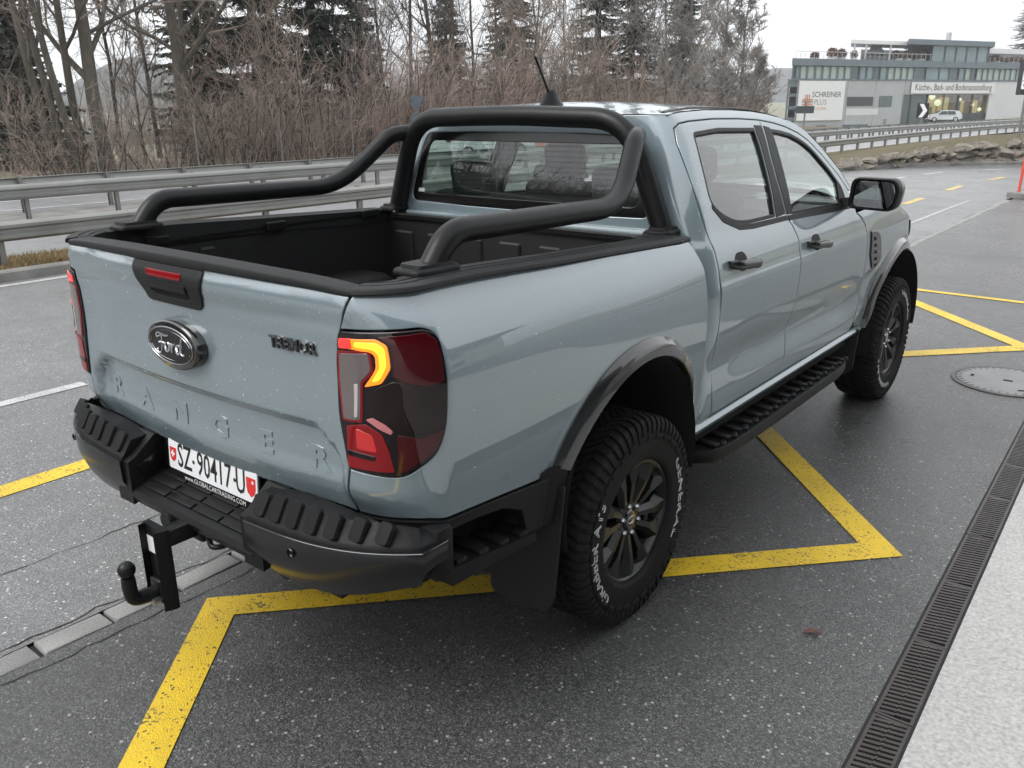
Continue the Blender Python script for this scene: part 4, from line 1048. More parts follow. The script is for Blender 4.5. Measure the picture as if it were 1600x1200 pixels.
for mir in (False, True):
    d = door(mir, rdoor, rwinS, 'rear')
    panel('pillar_cover', rnd([(1.314,1.786,.004),(1.397,1.783,.004),(1.362,1.654,0),(1.356,1.55,0),(1.374,1.392,.004),(1.262,1.386,.004),(1.287,1.55,0)], .004), cabs_, M['black_plastic'], d, step=.03, off=.0025, gap=.0015, bev=.002, rim=.005, mirror=mir)
    panel('belt_strip', [(.664,1.480),(.735,1.420),(.868,1.376),(1.00,1.367),(1.386,1.364),(1.374,1.386),(1.00,1.390),(.872,1.400),(.745,1.443),(.668,1.496)], cabs_, M['black_plastic'], d, step=.03, off=.003, gap=0, bev=.002, rim=.006, mirror=mir)
    f = door(mir, fdoor, fwinS, 'front')
    panel('pillar_cover', rnd([(1.417,1.782,.004),(1.480,1.772,.004),(1.461,1.55,0),(1.449,1.386,.004),(1.392,1.386,.004),(1.374,1.55,0),(1.380,1.654,0)], .004), cabs_, M['black_plastic'], f, step=.03, off=.0025, gap=.0015, bev=.002, rim=.005, mirror=mir)
    panel('belt_strip', [(1.402,1.361),(1.80,1.350),(2.31,1.338),(2.30,1.366),(2.23,1.364),(1.80,1.374),(1.394,1.384)], cabs_, M['black_plastic'], f, step=.03, off=.003, gap=0, bev=.002, rim=.006, mirror=mir)
    panel('mirror_sail', rnd([(2.125,1.366),(2.245,1.366),(2.215,1.448),(2.145,1.505)], .008), cabs_, M['black_plastic'], f, step=.03, off=-.002, gap=0, bev=.002, rim=.01, mirror=mir)
    for dd, y0, z0 in ((d, .685, 1.262), (f, 1.548, 1.236)):
        s = -1 if mir else 1
        # dished cup behind the grip
        hb = MB(); Lh = .262
        xs = lambda y, z: cab_x(y, z)
        sec = []
        for k in range(13):
            t = k / 12; y = y0 + Lh * t; z = z0 - .024 * t; x = xs(y, z) + .006 + .030 * min(1, math.sin(math.pi * min(max(t, .0), 1)) * 2.2) ** .6
            h = .019 * (1 if .08 < t < .92 else .72)
            sec.append([Vector((s * (x + dx), y, z + dz)) for dx, dz in ((-.012, -h), (.004, -h), (.012, -h * .5), (.013, h * .4), (.004, h), (-.012, h))])
        hb.loft(sec); hd = hb.build('door_handle', M['gloss_black'], dd, smooth=45)
        cup = rnd([(y0 + .055, z0 + .006), (y0 + .08, z0 + .034), (y0 + .15, z0 + .036), (y0 + .185, z0 + .002), (y0 + .165, z0 - .044), (y0 + .10, z0 - .044)], .03)
        panel('handle_cup', cup, cabs_, M['black_plastic'], dd, step=.02, off=.0015, gap=0, bev=.0015, rim=.002, mirror=mir)
    # door mirror
    s = -1 if mir else 1
    mb = MB(); secs = []
    prof = [(-.01, .78, .70), (.0, .93, .93), (.02, 1.0, 1.0), (.06, 1.0, 1.0), (.10, .95, .93), (.14, .82, .78), (.165, .55, .5)]
    base_poly = rnd([(-.125, -.078, .035), (.115, -.085, .05), (.132, .03, .04), (.105, .082, .05), (-.115, .085, .045)], .04, 6)
    for dy, sx_, sz_ in prof: secs.append([Vector((s * (1.035 + p * sx_), 2.175 + dy + .02 * (p), 1.428 + q * sz_)) for p, q in base_poly])
    mb.loft(secs); mr = mb.build('door_mirror', M['gloss_black'], T, smooth=50)
    gm = MB(); gm.loft([[Vector((s * (1.037 + p * .80), 2.163 - .04 * p + .10 * q - e, 1.425 + q * .80)) for p, q in base_poly] for e in (0, .004)]); gm.build('mirror_glass', M['mirror_dark'], mr)
    fr = MB(); fr.loft([[Vector((s * (1.035 + p * k), 2.168 + .0 * p - e, 1.427 + q * k)) for p, q in base_poly] for k, e in ((1.0, -.01), (.985, .014), (.92, .018), (.85, .008))], caps=False); fr.build('mirror_frame', M['black_plastic'], mr, smooth=50)
    arm = MB(); arm.loft([[Vector((s * x, 2.20 + dy, z + dz)) for dy, dz in ((-.04, -.022), (.04, -.022), (.05, .02), (-.03, .024))] for x, z in ((.86, 1.372), (.93, 1.385), (.97, 1.40))]); arm.build('mirror_arm', M['black_plastic'], mr, smooth=50)
    # wing, with a bonnet side above it
    wing = [(2.325,1.312),(2.40,1.275),(2.448,1.228),(2.474,1.128),(2.505,1.02),(2.531,.92),(2.541,.80),(2.538,.735),(2.520,.66),(2.56,.62),(2.69,.60)] + arcp(FA[0], FA[1], FA[2]-.02, FA[3]-.02, 172, 24, 30) + [(3.86,.80),(3.90,.95),(3.80,1.06),(3.62,1.12),(3.45,1.205),(3.25,1.270),(3.0,1.308),(2.7,1.322)]
    w = panel('front_wing', wing, cabs_, M['paint'], T, step=.03, mirror=mir)
    vent = rnd([(2.512,1.192,.02),(2.640,1.178,.02),(2.700,1.15,.02),(2.795,1.02,.02),(2.78,.975,.015),(2.655,.955,.02),(2.560,1.05,.02)], .02)
    vv = panel('wing_vent', vent, cabs_, M['gloss_black'], w, step=.02, off=.008, gap=0, bev=.004, rim=.01, mirror=mir)
    for k in range(5):
        q = 1.155 - .042 * k; yb = 2.555 + .028 * k
        panel('vent_slot', rnd([(yb, q), (yb + .055, q - .006), (yb + .062, q - .026), (yb + .012, q - .022)], .005), cabs_, M['void'], vv, step=.02, off=.0095, gap=0, bev=.001, rim=.002, mirror=mir)
    hl = rnd([(3.50,1.155,.02),(3.80,1.06,.02),(3.92,1.02,.02),(3.92,.93,.02),(3.70,.97,.02),(3.56,1.06,.02)], .02)
    panel('headlamp', hl, cabs_, M['glass_back'], T, step=.02, off=.008, gap=0, bev=.004, rim=.02, mirror=mir)
# bonnet
def bon(y):
    xe = cab_x(y, 1.30) - .005; ze = spl([(2.3,1.330),(2.7,1.328),(3.0,1.314),(3.25,1.276),(3.45,1.212),(3.62,1.128),(3.80,1.068),(3.95,1.03)], y); return xe, ze
vs, fs = [], []; ys = [2.34 + 1.6 * k / 30 for k in range(31)]; nq = 22
for y in ys:
    xe, ze = bon(y); cr = .075 if y < 3.3 else .075 + .10 * sstep(3.3, 3.9, y)
    for j in range(nq + 1):
        q = -1 + 2 * j / nq; a = abs(q)
        vs.append(Vector((xe * q, y + .10 * (1 - a * a) * sstep(3.2, 3.95, y) + .30 * (1 - a * a) * (1 - sstep(2.34, 2.7, y)), ze + cr * (1 - a ** 2.6) + .022 * sstep(.98, .80, a) * sstep(.42, .62, a))))
for i in range(len(ys) - 1):
    for j in range(nq): a = i * (nq + 1) + j; fs.append((a, a + 1, a + nq + 2, a + nq + 1))
mk('bonnet', vs, fs, M['paint'], T, smooth=True)
b = MB(); secs = []
for z, dy in ((1.18, -.05), (1.10, .0), (.80, .05), (.62, .06), (.45, .0)):
    secs.append([Vector((x, 4.02 + dy - .28 * abs(x / .80) ** 3, z)) for x in [-.80 + .1 * k for k in range(17)]] + [Vector((x, 3.6, z)) for x in (.80, -.80)])
b.loft(secs); fc = b.build('front_bumper', M['black_plastic'], T, smooth=40)
b = MB(); b.bbox(-.62, .62, 4.03, 4.075, .86, 1.12, .02, 2); b.build('grille', M['gloss_black'], fc, smooth=40)
# sills
for mir in (False, True):
    b = MB(); s = -1 if mir else 1; secs = []
    for k in range(33):
        y = .50 + (2.74 - .50) * k / 32; 
        secs.append([Vector((s * x, y, z)) for x, z in ((.80, .535), (.868, .540), (.892, .556), (.912, .580), (.914, .592), (.902, .604), (.886, .612), (.84, .616))])
    b.loft(secs); b.build('sill', M['paint'], T, smooth=50)
# ---------------------------------------------------------------- wheel-arch flares and liners
def flare(A, X, d0, d1, mir, w=.066, out=.034, ext=None):
    b = MB(); secs = []; N_ = 44
    for k in range(N_ + 1):
        a = R(d0 + (d1 - d0) * k / N_); c_, s_ = math.cos(a), math.sin(a)
        def P(dr, dx, A=A):
            y = A[0] + (A[2] + dr) * c_; z = A[1] + (A[3] + dr) * s_; yr = A[0] + A[2] * c_; zr = A[1] + A[3] * s_
            x = X(yr, max(zr, .6)); return Vector((x + dx, y, z))
        xin = .955
        e = [P(.003, -.004), P(.0015, .004), P(-.001, .006), P(-.020, .024), P(-.023, .0255)]
        for dr, dx in ((-.044, out - .003), (-w + .004, out), (-w, out - .004), (-w - .003, out - .02), (-w - .002, -.01)): e.append(P(dr, dx))
        secs.append(e)
    b.loft(secs, close_sec=False, caps=False)
    return b.build('arch_flare', M['flare_paint'], T, smooth=20, mirror=mir)
def bx(y, z): return body(max(y, Y0 + .05), max(.72, z))[0]
for mir in (False, True):
    flare(RA, bx, 2, 157, mir)
    flare(FA, lambda y, z: cab_x(y, z), 172, 26, mir)
    s = -1 if mir else 1
    # black lower end of the rear flare and the cladding strip below the bed side
    b = MB(); secs = []
    for (yo, zo, yi, zi, dx) in ((-.500, .792, -.440, .768, .030), (-.512, .755, -.448, .735, .030), (-.530, .68, -.466, .66, .026), (-.560, .605, -.492, .60, .020)):
        x = bx(yo, zo)
        secs.append([Vector((s * (x - .03), yo - .06, zo - .01)), Vector((s * (x + .004), yo - .055, zo - .006)), Vector((s * (x + .008), yo, zo)), Vector((s * (x + .022), yo + .016, zo)), Vector((s * (x + dx), yi - .008, zi)), Vector((s * (x + dx - .006), yi, zi)), Vector((s * (x - .05), yi, zi))])
    b.loft(secs); cl = b.build('flare_end', M['black_plastic'], T, smooth=40)
    low = [(-.512,.755),(-.80,.784),(-1.00,.804),(-1.10,.811),(-1.18,.808),(-1.26,.801),(-1.38,.793),(-1.38,.755),(-1.26,.763),(-1.18,.770),(-1.10,.772),(-1.00,.766),(-.88,.758),(-.75,.74),(-.66,.70),(-.63,.60),(-.55,.60)]
    panel('lower_cladding', low, lambda u, z: (lambda p: (p[0], p[1], z))(body(u, max(z, .78))), M['black_plastic'], T, step=.03, off=.006, gap=.001, bev=.004, rim=.03, mirror=mir, cen=Vector((0, -.2, .7)))
    # recess behind the rear wheel with its small ribbed step
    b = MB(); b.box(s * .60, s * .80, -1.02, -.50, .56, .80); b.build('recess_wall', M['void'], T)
    b = MB(); b.prism([(-.99, .655), (-.60, .605), (-.60, .575), (-.99, .60)], s * .76, s * .925, 'x'); st = b.build('corner_step', M['black_plastic'], T)
    for k in range(4):
        y = -.94 + .095 * k; z = .657 - .0128 * 1 - (y + .94) * .128 + .006
        b = MB(); b.bbox(s * .85 - .07, s * .85 + .07, y - .022, y + .022, z - .01, z + .014, .006, 2); b.build('step_rib', M['black_plastic'], st, smooth=40)
    # mud flaps
    for (yy, x0, x1, z0, z1, ang) in ((-.475, .67, .935, .255, .72, -6), (2.60, .70, .915, .30, .60, -5)):
        b = MB(); Mx = Matrix.Translation((0, yy, z1)) @ Matrix.Rotation(R(ang), 4, 'X')
        prof = rnd([(x0, z0 - z1 + .02, .03), (x0 + .09, z0 - z1 - .01, .05), (x1, z0 - z1 + .03, .05), (x1 + .01, 0, .01), (x0, 0, .01)], .03)
        b.prism([(s * p, q) for p, q in prof], -.006, .006, 'y', Mx); b.build('mud_flap', M['black_grain'], T)
    # wheel-arch liners
    for A in (RA, FA):
        b = MB(); secs = []
        for x in (.950, .55):
            secs.append([Vector((s * x, A[0] + (A[2] - .070) * math.cos(R(-14 + 208 * k / 26)), A[1] + (A[3] - .070) * math.sin(R(-14 + 208 * k / 26)))) for k in range(27)])
        b.loft(secs, close_sec=False, caps=False); 
        b.add([Vector((s * .55, A[0] - .6, .40)), Vector((s * .55, A[0] + .6, .40)), Vector((s * .55, A[0] + .6, 1.06)), Vector((s * .55, A[0] - .6, 1.06))], [(0, 1, 2, 3)])
        b.build('arch_liner', M['void'], T, smooth=40)
# ---------------------------------------------------------------- wheels (axis along local X, outer face towards +X)
TR, TW = .404, .1325
wm = MB()
# barrel and lip
wm.lathe([(.205, -.10), (.205, .055), (.212, .085), (.222, .100), (.236, .104), (.239, .110), (.236, .116), (.228, .116), (.221, .110), (.214, .094)], 56)
wm.lathe([(.0, .012), (.20, .012), (.205, .0)], 40)
# hub boss
wm.lathe([(.078, .02), (.076, .078), (.070, .086), (.044, .088), (.040, .080), (.0, .080)], 36)
def spoke_poly(pts, h_out, h_in, back, ang):
    """flat-topped spoke piece: (radius, offset) polygon; face height falls from h_out at large radius to h_in"""
    Mx = Matrix.Rotation(ang, 4, 'X'); vs = []; n = len(pts)
    for r_, o_, *hh in pts:
        h = hh[0] if hh else lerp(h_in, h_out, (r_ - .05) / .17); vs.append(Mx @ Vector((h, o_, r_)))
    for r_, o_, *hh in pts: vs.append(Mx @ Vector((back, o_ * 1.06, r_)))
    wm.add(vs, [tuple(range(n)), tuple(n + i for i in range(n))[::-1]] + [(i, (i + 1) % n, n + (i + 1) % n, n + i) for i in range(n)])
for k in range(6):
    a = R(60 * k + 12)
    for q in (-1, 1):
        # twin bars of each spoke: flat crest and a chamfer falling away to the window, then the broad slanted pad
        spoke_poly([(.060, q * .006, .088), (.061, q * .024, .090), (.150, q * .042, .104), (.154, q * .020, .102)], .104, .088, .02, a)
        spoke_poly([(.061, q * .024, .0895), (.058, q * .040, .074), (.148, q * .060, .084), (.150, q * .042, .1035)], .104, .088, .02, a)
        spoke_poly([(.150, q * .018, .101), (.150, q * .042, .1045), (.214, q * .074, .112), (.228, q * .050, .113), (.196, q * .014, .098)], .110, .078, .01, a)
        spoke_poly([(.150, q * .042, .104), (.146, q * .060, .083), (.190, q * .100, .078), (.217, q * .094, .098), (.214, q * .074, .1115)], .110, .078, .01, a)
        spoke_poly([(.196, q * .014, .0975), (.228, q * .050, .1125), (.231, q * .0, .094), (.205, q * .0, .070)], .110, .078, .01, a)
    spoke_poly([(.145, -.026, .074), (.145, .026, .074), (.170, .020, .078), (.170, -.020, .078)], .080, .07, .02, a)
wheel_me_o = wm.build('wheel', M['rim_black'], T, smooth=12)
ty = MB()
sw = [(.205, -.118), (.232, -.128), (.25, -.1315), (.30, -.1365), (.345, -.134), (.372, -.127), (.388, -.118), (.394, -.105), (.396, -.05), (.397, 0), (.396, .05), (.394, .105), (.388, .118), (.372, .127), (.345, .134), (.300, .1365), (.262, .1325), (.250, .1315), (.246, .1295), (.240, .124), (.236, .113), (.228, .108)]
ty.lathe(sw, 96)
NB = 66
def blk(a0, a1, prof, skew=0.0, rb=.386):
    """tread block over an angle range following a cross profile of (axial, radius)"""
    vs = []; k = len(prof)
    for (a, e) in ((a0, 0), (a1, 0)):
        for (h, r_) in prof: vs.append(Vector((h, r_ * math.cos(a + skew * h), r_ * math.sin(a + skew * h))))
        for (h, r_) in prof: vs.append(Vector((h * .97, (r_ - .013) * math.cos(a + skew * h), (r_ - .013) * math.sin(a + skew * h))))
    fs = []
    for i in range(k - 1):
        fs += [(i, i + 1, 2 * k + i + 1, 2 * k + i), (i, k + i, k + i + 1, i + 1), (2 * k + i, 2 * k + i + 1, 3 * k + i + 1, 3 * k + i)]
    fs += [(0, 2 * k, 3 * k, k), (k - 1, 2 * k - 1, 4 * k - 1, 3 * k - 1)]
    ty.add(vs, fs)
st_ = 2 * math.pi / NB
rr_ = random.Random(3)
for j in range(NB):
    a = j * st_
    for s in (-1, 1):
        L_ = 1.0 if j % 2 else .80
        # shoulder lugs run over the edge onto the sidewall, alternately long and short
        blk(a, a + st_ * (.62 if j % 2 else .56), [(s * .074, .4045), (s * .100, .4035), (s * .118, .3985), (s * .1300, .3880), (s * .1365, .374), (s * .1385, .354 + .020 * (1 - L_) * 4 / 4)], s * .8)
        blk(a + st_ * .45, a + st_ * 1.12, [(s * .030, TR), (s * .050, TR), (s * .066, .4038)], -s * 2.6)
        if j % 2 == 0:
            blk(a + st_ * .2, a + st_ * 1.7, [(s * .139, .342), (s * .1405, .335), (s * .141, .330)], 0)
    blk(a + st_ * .1, a + st_ * .72, [(-.024, TR), (0, TR + .0005), (.024, TR)], 2.6)
tyre = ty.build('tyre', M['rubber'], wheel_me_o, smooth=22)
def on_wall(mid, rad, x):
    def f(v):
        a = mid - v.x / rad; r_ = rad + v.y; 
        xs = spl([(.25, .1315), (.30, .1365), (.345, .134), (.372, .127)], r_) + .0012
        return Vector((xs + v.z, r_ * math.cos(a), r_ * math.sin(a)))
    return f
text_obj('tyre_lettering', 'GENERAL', M['white_tyre'], wheel_me_o, on_wall(R(0), .310, 0), size=.050, outline=.0013, sx=1.55, spacing=1.12)
text_obj('tyre_lettering', 'GRABBER AT3', M['white_tyre'], wheel_me_o, on_wall(R(186), .310, 0), size=.048, outline=.0013, sx=1.35, spacing=1.1)
hc = MB(); hc.lathe([(.040, .07), (.0395, .088), (.034, .094), (.0, .096)], 32); hc_o = hc.build('hub_cap', M['badge_black'], wheel_me_o, smooth=40)
hx = MB(); n = 24; sec = []
for j in range(n + 1):
    a = 2 * math.pi * j / n; sec.append([Vector((.0955 + .0015 * math.sin(t), (.026 + .0016 * math.cos(t)) * math.cos(a), (.013 + .0016 * math.cos(t)) * math.sin(a))) for t in (0, 1.57, 3.14)])
hx.loft(sec, close_sec=False, caps=False); hx.build('cap_badge', M['steel_bolt'], wheel_me_o)
for k in range(6):
    a = R(60 * k + 42); b = MB(); Mx = Matrix.Translation((0, .058 * math.cos(a), .058 * math.sin(a)))
    b.lathe([(.0105, .07), (.0105, .094), (.007, .101), (.0, .102)], 6, Mx); b.build('lug_nut', M['steel_bolt'], wheel_me_o)
bd = MB(); bd.lathe([(.0, .0), (.165, .0), (.165, -.02), (.0, -.02)], 40); bd.build('brake_disc', M['cast_iron'], wheel_me_o, smooth=40)
WX = .8225
wheel_me_o.location = (WX, 0, .402)
wheel_me_o.rotation_euler = (R(0), 0, 0)
for x, y, rz, rx in ((WX, 3.272, 0, 47), (-WX, 0, 180, 20), (-WX, 3.272, 180, 75)):
    c = wheel_me_o.copy(); COL.objects.link(c); c.parent = T; c.location = (x, y, .402); c.rotation_euler = (R(rx), 0, R(rz))
    for ch in list(wheel_me_o.children):
        d = ch.copy(); COL.objects.link(d); d.parent = c
# ---------------------------------------------------------------- roll bar
def bend(pts, r=.12, n=8):
    pts = [Vector(p) for p in pts]; out = [pts[0]]
    for i in range(1, len(pts) - 1):
        p = pts[i]; da = pts[i - 1] - p; db = pts[i + 1] - p; t = min(r, da.length * .48, db.length * .48)
        A = p + da.normalized() * t; B = p + db.normalized() * t
        for k in range(n + 1): s = k / n; out.append(A * (1 - s) ** 2 + p * 2 * s * (1 - s) + B * s * s)
    return out + [pts[-1]]
b = MB()
def shift(p): return p
b.tube(bend([(-.735, .475, 1.40), (-.575, .455, 1.823), (0, .445, 1.838), (.575, .455, 1.823), (.735, .475, 1.40)], .16, 12), .0415, 24)
rb = b.build('roll_bar', M['satin_black'], T, smooth=40)
for s in (-1, 1):
    b = MB(); b.tube(bend([(s * .752, -.862, 1.44), (s * .752, -.775, 1.546), (s * .748, .125, 1.532), (s * .655, .375, 1.752), (s * .612, .462, 1.760)], .15, 10), .0365, 20)
    b.build('side_tube', M['satin_black'], rb, smooth=40)
    for y, ly in ((-.865, .088), (.47, .070)):
        z = cap_z(y) + .0125
        b = MB(); secs = []
        pl = rnd([(-.056, -ly, .03), (.056, -ly, .03), (.056, ly, .03), (-.056, ly, .03)], .03)
        for k, dz in ((1.0, 0), (1.0, .009), (.95, .014), (.80, .017), (.76, .026)): secs.append([Vector((s * .752 + p * k - (.01 * s if y > 0 else 0), y + q * k, z + dz)) for p, q in pl])
        b.loft(secs); b.build('bar_foot', M['black_plastic'], rb, smooth=45)
# ---------------------------------------------------------------- rear bumper with tow hitch and number plate
b = MB(); secs = []
# end sections: loft along the plan curve from inner end to the side
for s in (-1, 1):
    b = MB(); secs = []; secsf = []
    for k in range(23):
        t = k / 22
        def plan(t):
            if t < .82: x = lerp(.352, .932, t / .82); return x, -1.252 + .145 * ((x - .352) / .580) ** 3.3
            q = (t - .82) / .18; return .932 + .006 * q, -1.107 + .085 * q
        x, y = plan(t); xa, ya = plan(max(0, t - .01)); xb, yb = plan(min(1, t + .01)); tl = math.hypot(xb - xa, yb - ya); nx_, ny_ = (yb - ya) / tl, -(xb - xa) / tl
        ztop = .802 + .020 * sstep(0, .25, t) - .028 * sstep(.55, 1, t); zedge = .738 + .030 * t; zlow = .578 - .0 + .085 * sstep(.30, 1.0, t) ** 1.3
        if t < .12: zlow += .02 * (1 - t / .12)
        iy = max(y + .12, -1.150) if t < .7 else y + .07
        def Q(dn, z, inward=0): return Vector((s * (x + nx_ * dn), y + ny_ * dn, z))
        # pad on top (black), then bright-edged face (dark grey)
        back = Vector((s * min(x, .87), -1.105 if t < .75 else min(-1.0, y + .06), ztop - .03))
        secs.append([back, Vector((s * (x - .02 * max(0, nx_)), lerp(-1.135, y, .0) if t < .7 else y + .05, ztop)) if t < .7 else Q(-.055, ztop), Q(-.045, ztop - .004), Q(-.012, zedge + .012), Q(-.004, zedge + .004), Q(-.003, zedge - .008), Q(-.010, zedge - .012), Vector((s * min(x, .87), -1.10 if t < .75 else min(-1.0, y + .06), zedge - .03))])
        secsf.append([Q(-.02, zedge - .004), Q(.002, zedge - .003), Q(.006, zedge - .010), Q(.004, lerp(zedge, zlow, .55)), Q(-.012, zlow + .03), Q(-.030, zlow), Q(-.075, zlow + .008), Q(-.075, zedge - .02)])
    b.loft(secs); bump = b.build('bumper_end', M['black_plastic'], T, smooth=42)
    b = MB(); b.loft(secsf); face = b.build('bumper_face', M['bumper_grey'], bump, smooth=42)
    # bright edge line
    b = MB(); b.tube([p[2] + Vector((0, 0, .006)) for p in secsf], .0016, 6); b.build('face_edge', M['dark_chrome'], bump)
    # ribbed tread pads on the top slope
    for k in range(7):
        x = .402 + .0715 * k; i_ = min(22, int(round((x - .352) / .580 * .82 * 22))); A_ = secs[i_][2]; B_ = secs[i_][3]; mid = (A_ + B_) / 2; ln = (A_ - B_).length
        ang = math.atan2(A_.z - B_.z, A_.y - B_.y)
        bb = MB(); Mx = Matrix.Translation((s * x, mid.y, mid.z)) @ Matrix.Rotation(ang, 4, 'X')
        pl_ = [(-.024, -ln * .5 + .004), (.024, -ln * .5 + .004), (.024, ln * .5 + .012), (-.024, ln * .5 + .012)]
        bb.loft([[Mx @ Vector((p * kk, q * (1 - (1 - kk) * .4), z)) for p, q in rnd([(*v, .012) for v in pl_], .012, 3)] for kk, z in ((1.08, -.004), (1.0, .006), (.9, .0085))]); bb.build('tread_rib', M['black_plastic'], bump, smooth=40)
    for x in (.565,) if s > 0 else (.80,):
        bb = MB(); bb.lathe([(.0, .0), (.0115, .0), (.0135, -.002), (.0135, -.006), (.012, -.008)], 20, Matrix.Translation((s * x, -1.257 + .145 * ((x - .352) / .580) ** 3.3, .70)) @ Matrix.Rotation(R(-90), 4, 'Z') @ Matrix.Scale(-1, 4, (1, 0, 0)))
        bb.build('parking_sensor', M['gloss_black'], bump)
    # block closing the end towards the wheel
    bb = MB(); bb.bbox(.78 if s > 0 else -.938, .938 if s > 0 else -.78, -1.055, -.985, .635, .80, .02, 2); bb.build('bumper_side', M['black_plastic'], bump, smooth=40)
b = MB()
secs = []
for x, k in ((-.362, .0), (-.352, 1), (-.30, 1), (.30, 1), (.352, 1), (.362, 0)):
    secs.append([Vector((x, y, z)) for y, z in ((-1.10, .66), (-1.120, .672), (-1.205, .648), (-1.238, .634), (-1.248, .618), (-1.238, .592), (-1.21, .580), (-1.10, .58))])
b.loft(secs); ctr = b.build('bumper_step', M['black_plastic'], T, smooth=35)
for j in range(3):
    for k in range(4):
        bb = MB(); y = -1.130 - j * .037; z = .6725 - j * .0100 - .004; Mx = Matrix.Translation((-.225 + .15 * k, y, z + .002)) @ Matrix.Rotation(R(15), 4, 'X')
        bb.bbox(-.070, .070, -.014, .014, -.004, .005, .003, 2, Mx); bb.build('step_tread', M['black_plastic'], ctr, smooth=40)
# inner cheeks of the step recess with the plate lamps
for s in (-1, 1):
    b = MB(); b.loft([[Vector((s * x, y, z)) for y, z in ((-1.09, .60), (-1.09, .80), (-1.14, .808), (-1.215, .748), (-1.245, .735), (-1.245, .58))] for x in (.318, .362, .41)]); ck = b.build('step_cheek', M['black_plastic'], ctr, smooth=40)
    b = MB(); b.bbox(-.004, .004, -.045, .045, -.028, .028, .006, 2, Matrix.Translation((s * .317, -1.165, .708)) @ Matrix.Rotation(R(18), 4, 'X')); b.build('plate_lamp', M['gloss_black'], ck, smooth=40)
b = MB(); b.box(-.40, .40, -1.105, -1.085, .63, .84); b.build('plate_backing', M['black_plastic'], ctr)
# number plate
PY = -1.128; PT = .035
pl_o = MB(); Mp = Matrix.Translation((0, PY, .7555)) @ Matrix.Rotation(R(-4), 4, 'X')
pl_o.bbox(-.256, .256, .0, .010, -.085, .060, .006, 2, Mp); hold = pl_o.build('plate_holder', M['black_plastic'], T, smooth=40)
b = MB(); b.loft([[Mp @ Vector((p * k, y, q * k)) for p, q in rnd([(-.25, -.053), (.25, -.053), (.25, .053), (-.25, .053)], .010)] for k, y in ((1, .004), (1, -.0025), (.994, -.004))])
plate = b.build('number_plate', M['plate_white'], hold)
def on_plate(cx, cz, dy=-.0048): return lambda v: Mp @ Vector((cx + v.x, dy - v.z * 0, cz + v.y))
text_obj('plate_text', 'SZ', M['plate_black'], plate, on_plate(-.152, 0), size=.118, sx=.66, bold=.0012)
text_obj('plate_text', '90417', M['plate_black'], plate, on_plate(.018, 0), size=.118, sx=.66, bold=.0012)
text_obj('plate_text', 'U', M['plate_black'], plate, on_plate(.163, 0), size=.118, sx=.66, bold=.0012)
for cx in (-.099, .132):
    b = MB(); b.lathe([(.0, .0), (.007, .0)], 12, Mp @ Matrix.Translation((cx, -.0048, 0)) @ Matrix.Rotation(R(90), 4, 'Z')); b.build('plate_dot', M['plate_black'], plate, mirror=None)
shield = [(-.019, .024), (.019, .024), (.019, -.004), (.014, -.018), (0, -.028), (-.014, -.018), (-.019, -.004)]
def flat(name, poly, mapf, mat, par):
    return mk(name, [mapf(Vector((p[0], p[1], 0))) for p in poly], [tuple(range(len(poly)))], mat, par)
for cx, k in ((-.222, 1.0), (.218, 1.25)):
    flat('plate_shield', [(p * k, q * k) for p, q in shield], on_plate(cx, 0), M['plate_red'], plate)
for (cx, cz, a, w) in ((-.222, .002, .012, .0042), (.228, .016, .006, .0022)):
    flat('shield_cross', [(-w, -a), (w, -a), (w, -w), (a, -w), (a, w), (w, w), (w, a), (-w, a), (-w, w), (-a, w), (-a, -w), (-w, -w)], on_plate(cx, cz, -.0056), M['plate_white'], plate)
text_obj('holder_text', 'www.GLOBALCARTRADING.COM', M['white_print'], hold, on_plate(.01, -.070, -.0012), size=.024, sx=.92, spacing=1.05)
# tow hitch: receiver, adjusting plate and ball
b = MB(); b.bbox(-.028, .028, -1.335, -1.12, .562, .618, .006, 2); b.bbox(-.055, .055, -1.225, -1.19, .545, .635, .008, 2)
hitch = b.build('tow_hitch', M['satin_black'], T, smooth=40)
b = MB(); b.prism([(p, q) for p, q in ((-.058, -1.345), (-.045, -1.375), (-.045, -1.352), (.045, -1.352), (.045, -1.375), (.058, -1.345), (.058, -1.330), (-.058, -1.330))], .365, .64, 'z'); b.build('adjusting_plate', M['satin_black'], hitch)
b = MB(); b.tube(bend([(0, -1.352, .425), (0, -1.400, .418), (0, -1.448, .428), (0, -1.452, .478), (0, -1.452, .51)], .03, 5), [.024] + [.022] * 18 + [.020], 14)
b.bbox(-.032, .032, -1.372, -1.350, .385, .465, .008, 2)
b.build('ball_neck', M['satin_black'], hitch, smooth=45)
b = MB(); b.lathe([(.0001, -.027), (.010, -.025), (.019, -.019), (.0245, -.011), (.027, 0), (.0245, .011), (.019, .019), (.010, .025), (.0001, .027)], 24, Matrix.Translation((0, -1.452, .535)) @ Matrix.Rotation(R(90), 4, 'Y')); b.build('tow_ball', M['satin_black'], hitch, smooth=60)
flat('hitch_sticker', [(-.042, -.03), (-.004, -.03), (-.004, .028), (-.042, .028)], lambda v: Vector((v.x, -1.3535, .575 + v.y)), M['sticker'], hitch)
for x, y, z in ((.056, -1.205, .585), (.020, -1.378, .405)):
    b = MB(); b.lathe([(.0, .022), (.011, .022), (.012, .018), (.012, -.02), (.0, -.02)], 6, Matrix.Translation((x, y, z)) @ (Matrix.Identity(4) if x > .04 else Matrix.Rotation(R(-90), 4, 'Z'))); b.build('hitch_bolt', M['steel_bolt'], hitch)
b = MB(); b.tube(bend([(.05, -1.20, .575), (.13, -1.24, .560), (.155, -1.20, .560), (.13, -1.16, .565), (.06, -1.16, .575)], .03, 4), .009, 8); b.build('chain_eye', M['satin_black'], hitch, smooth=50)
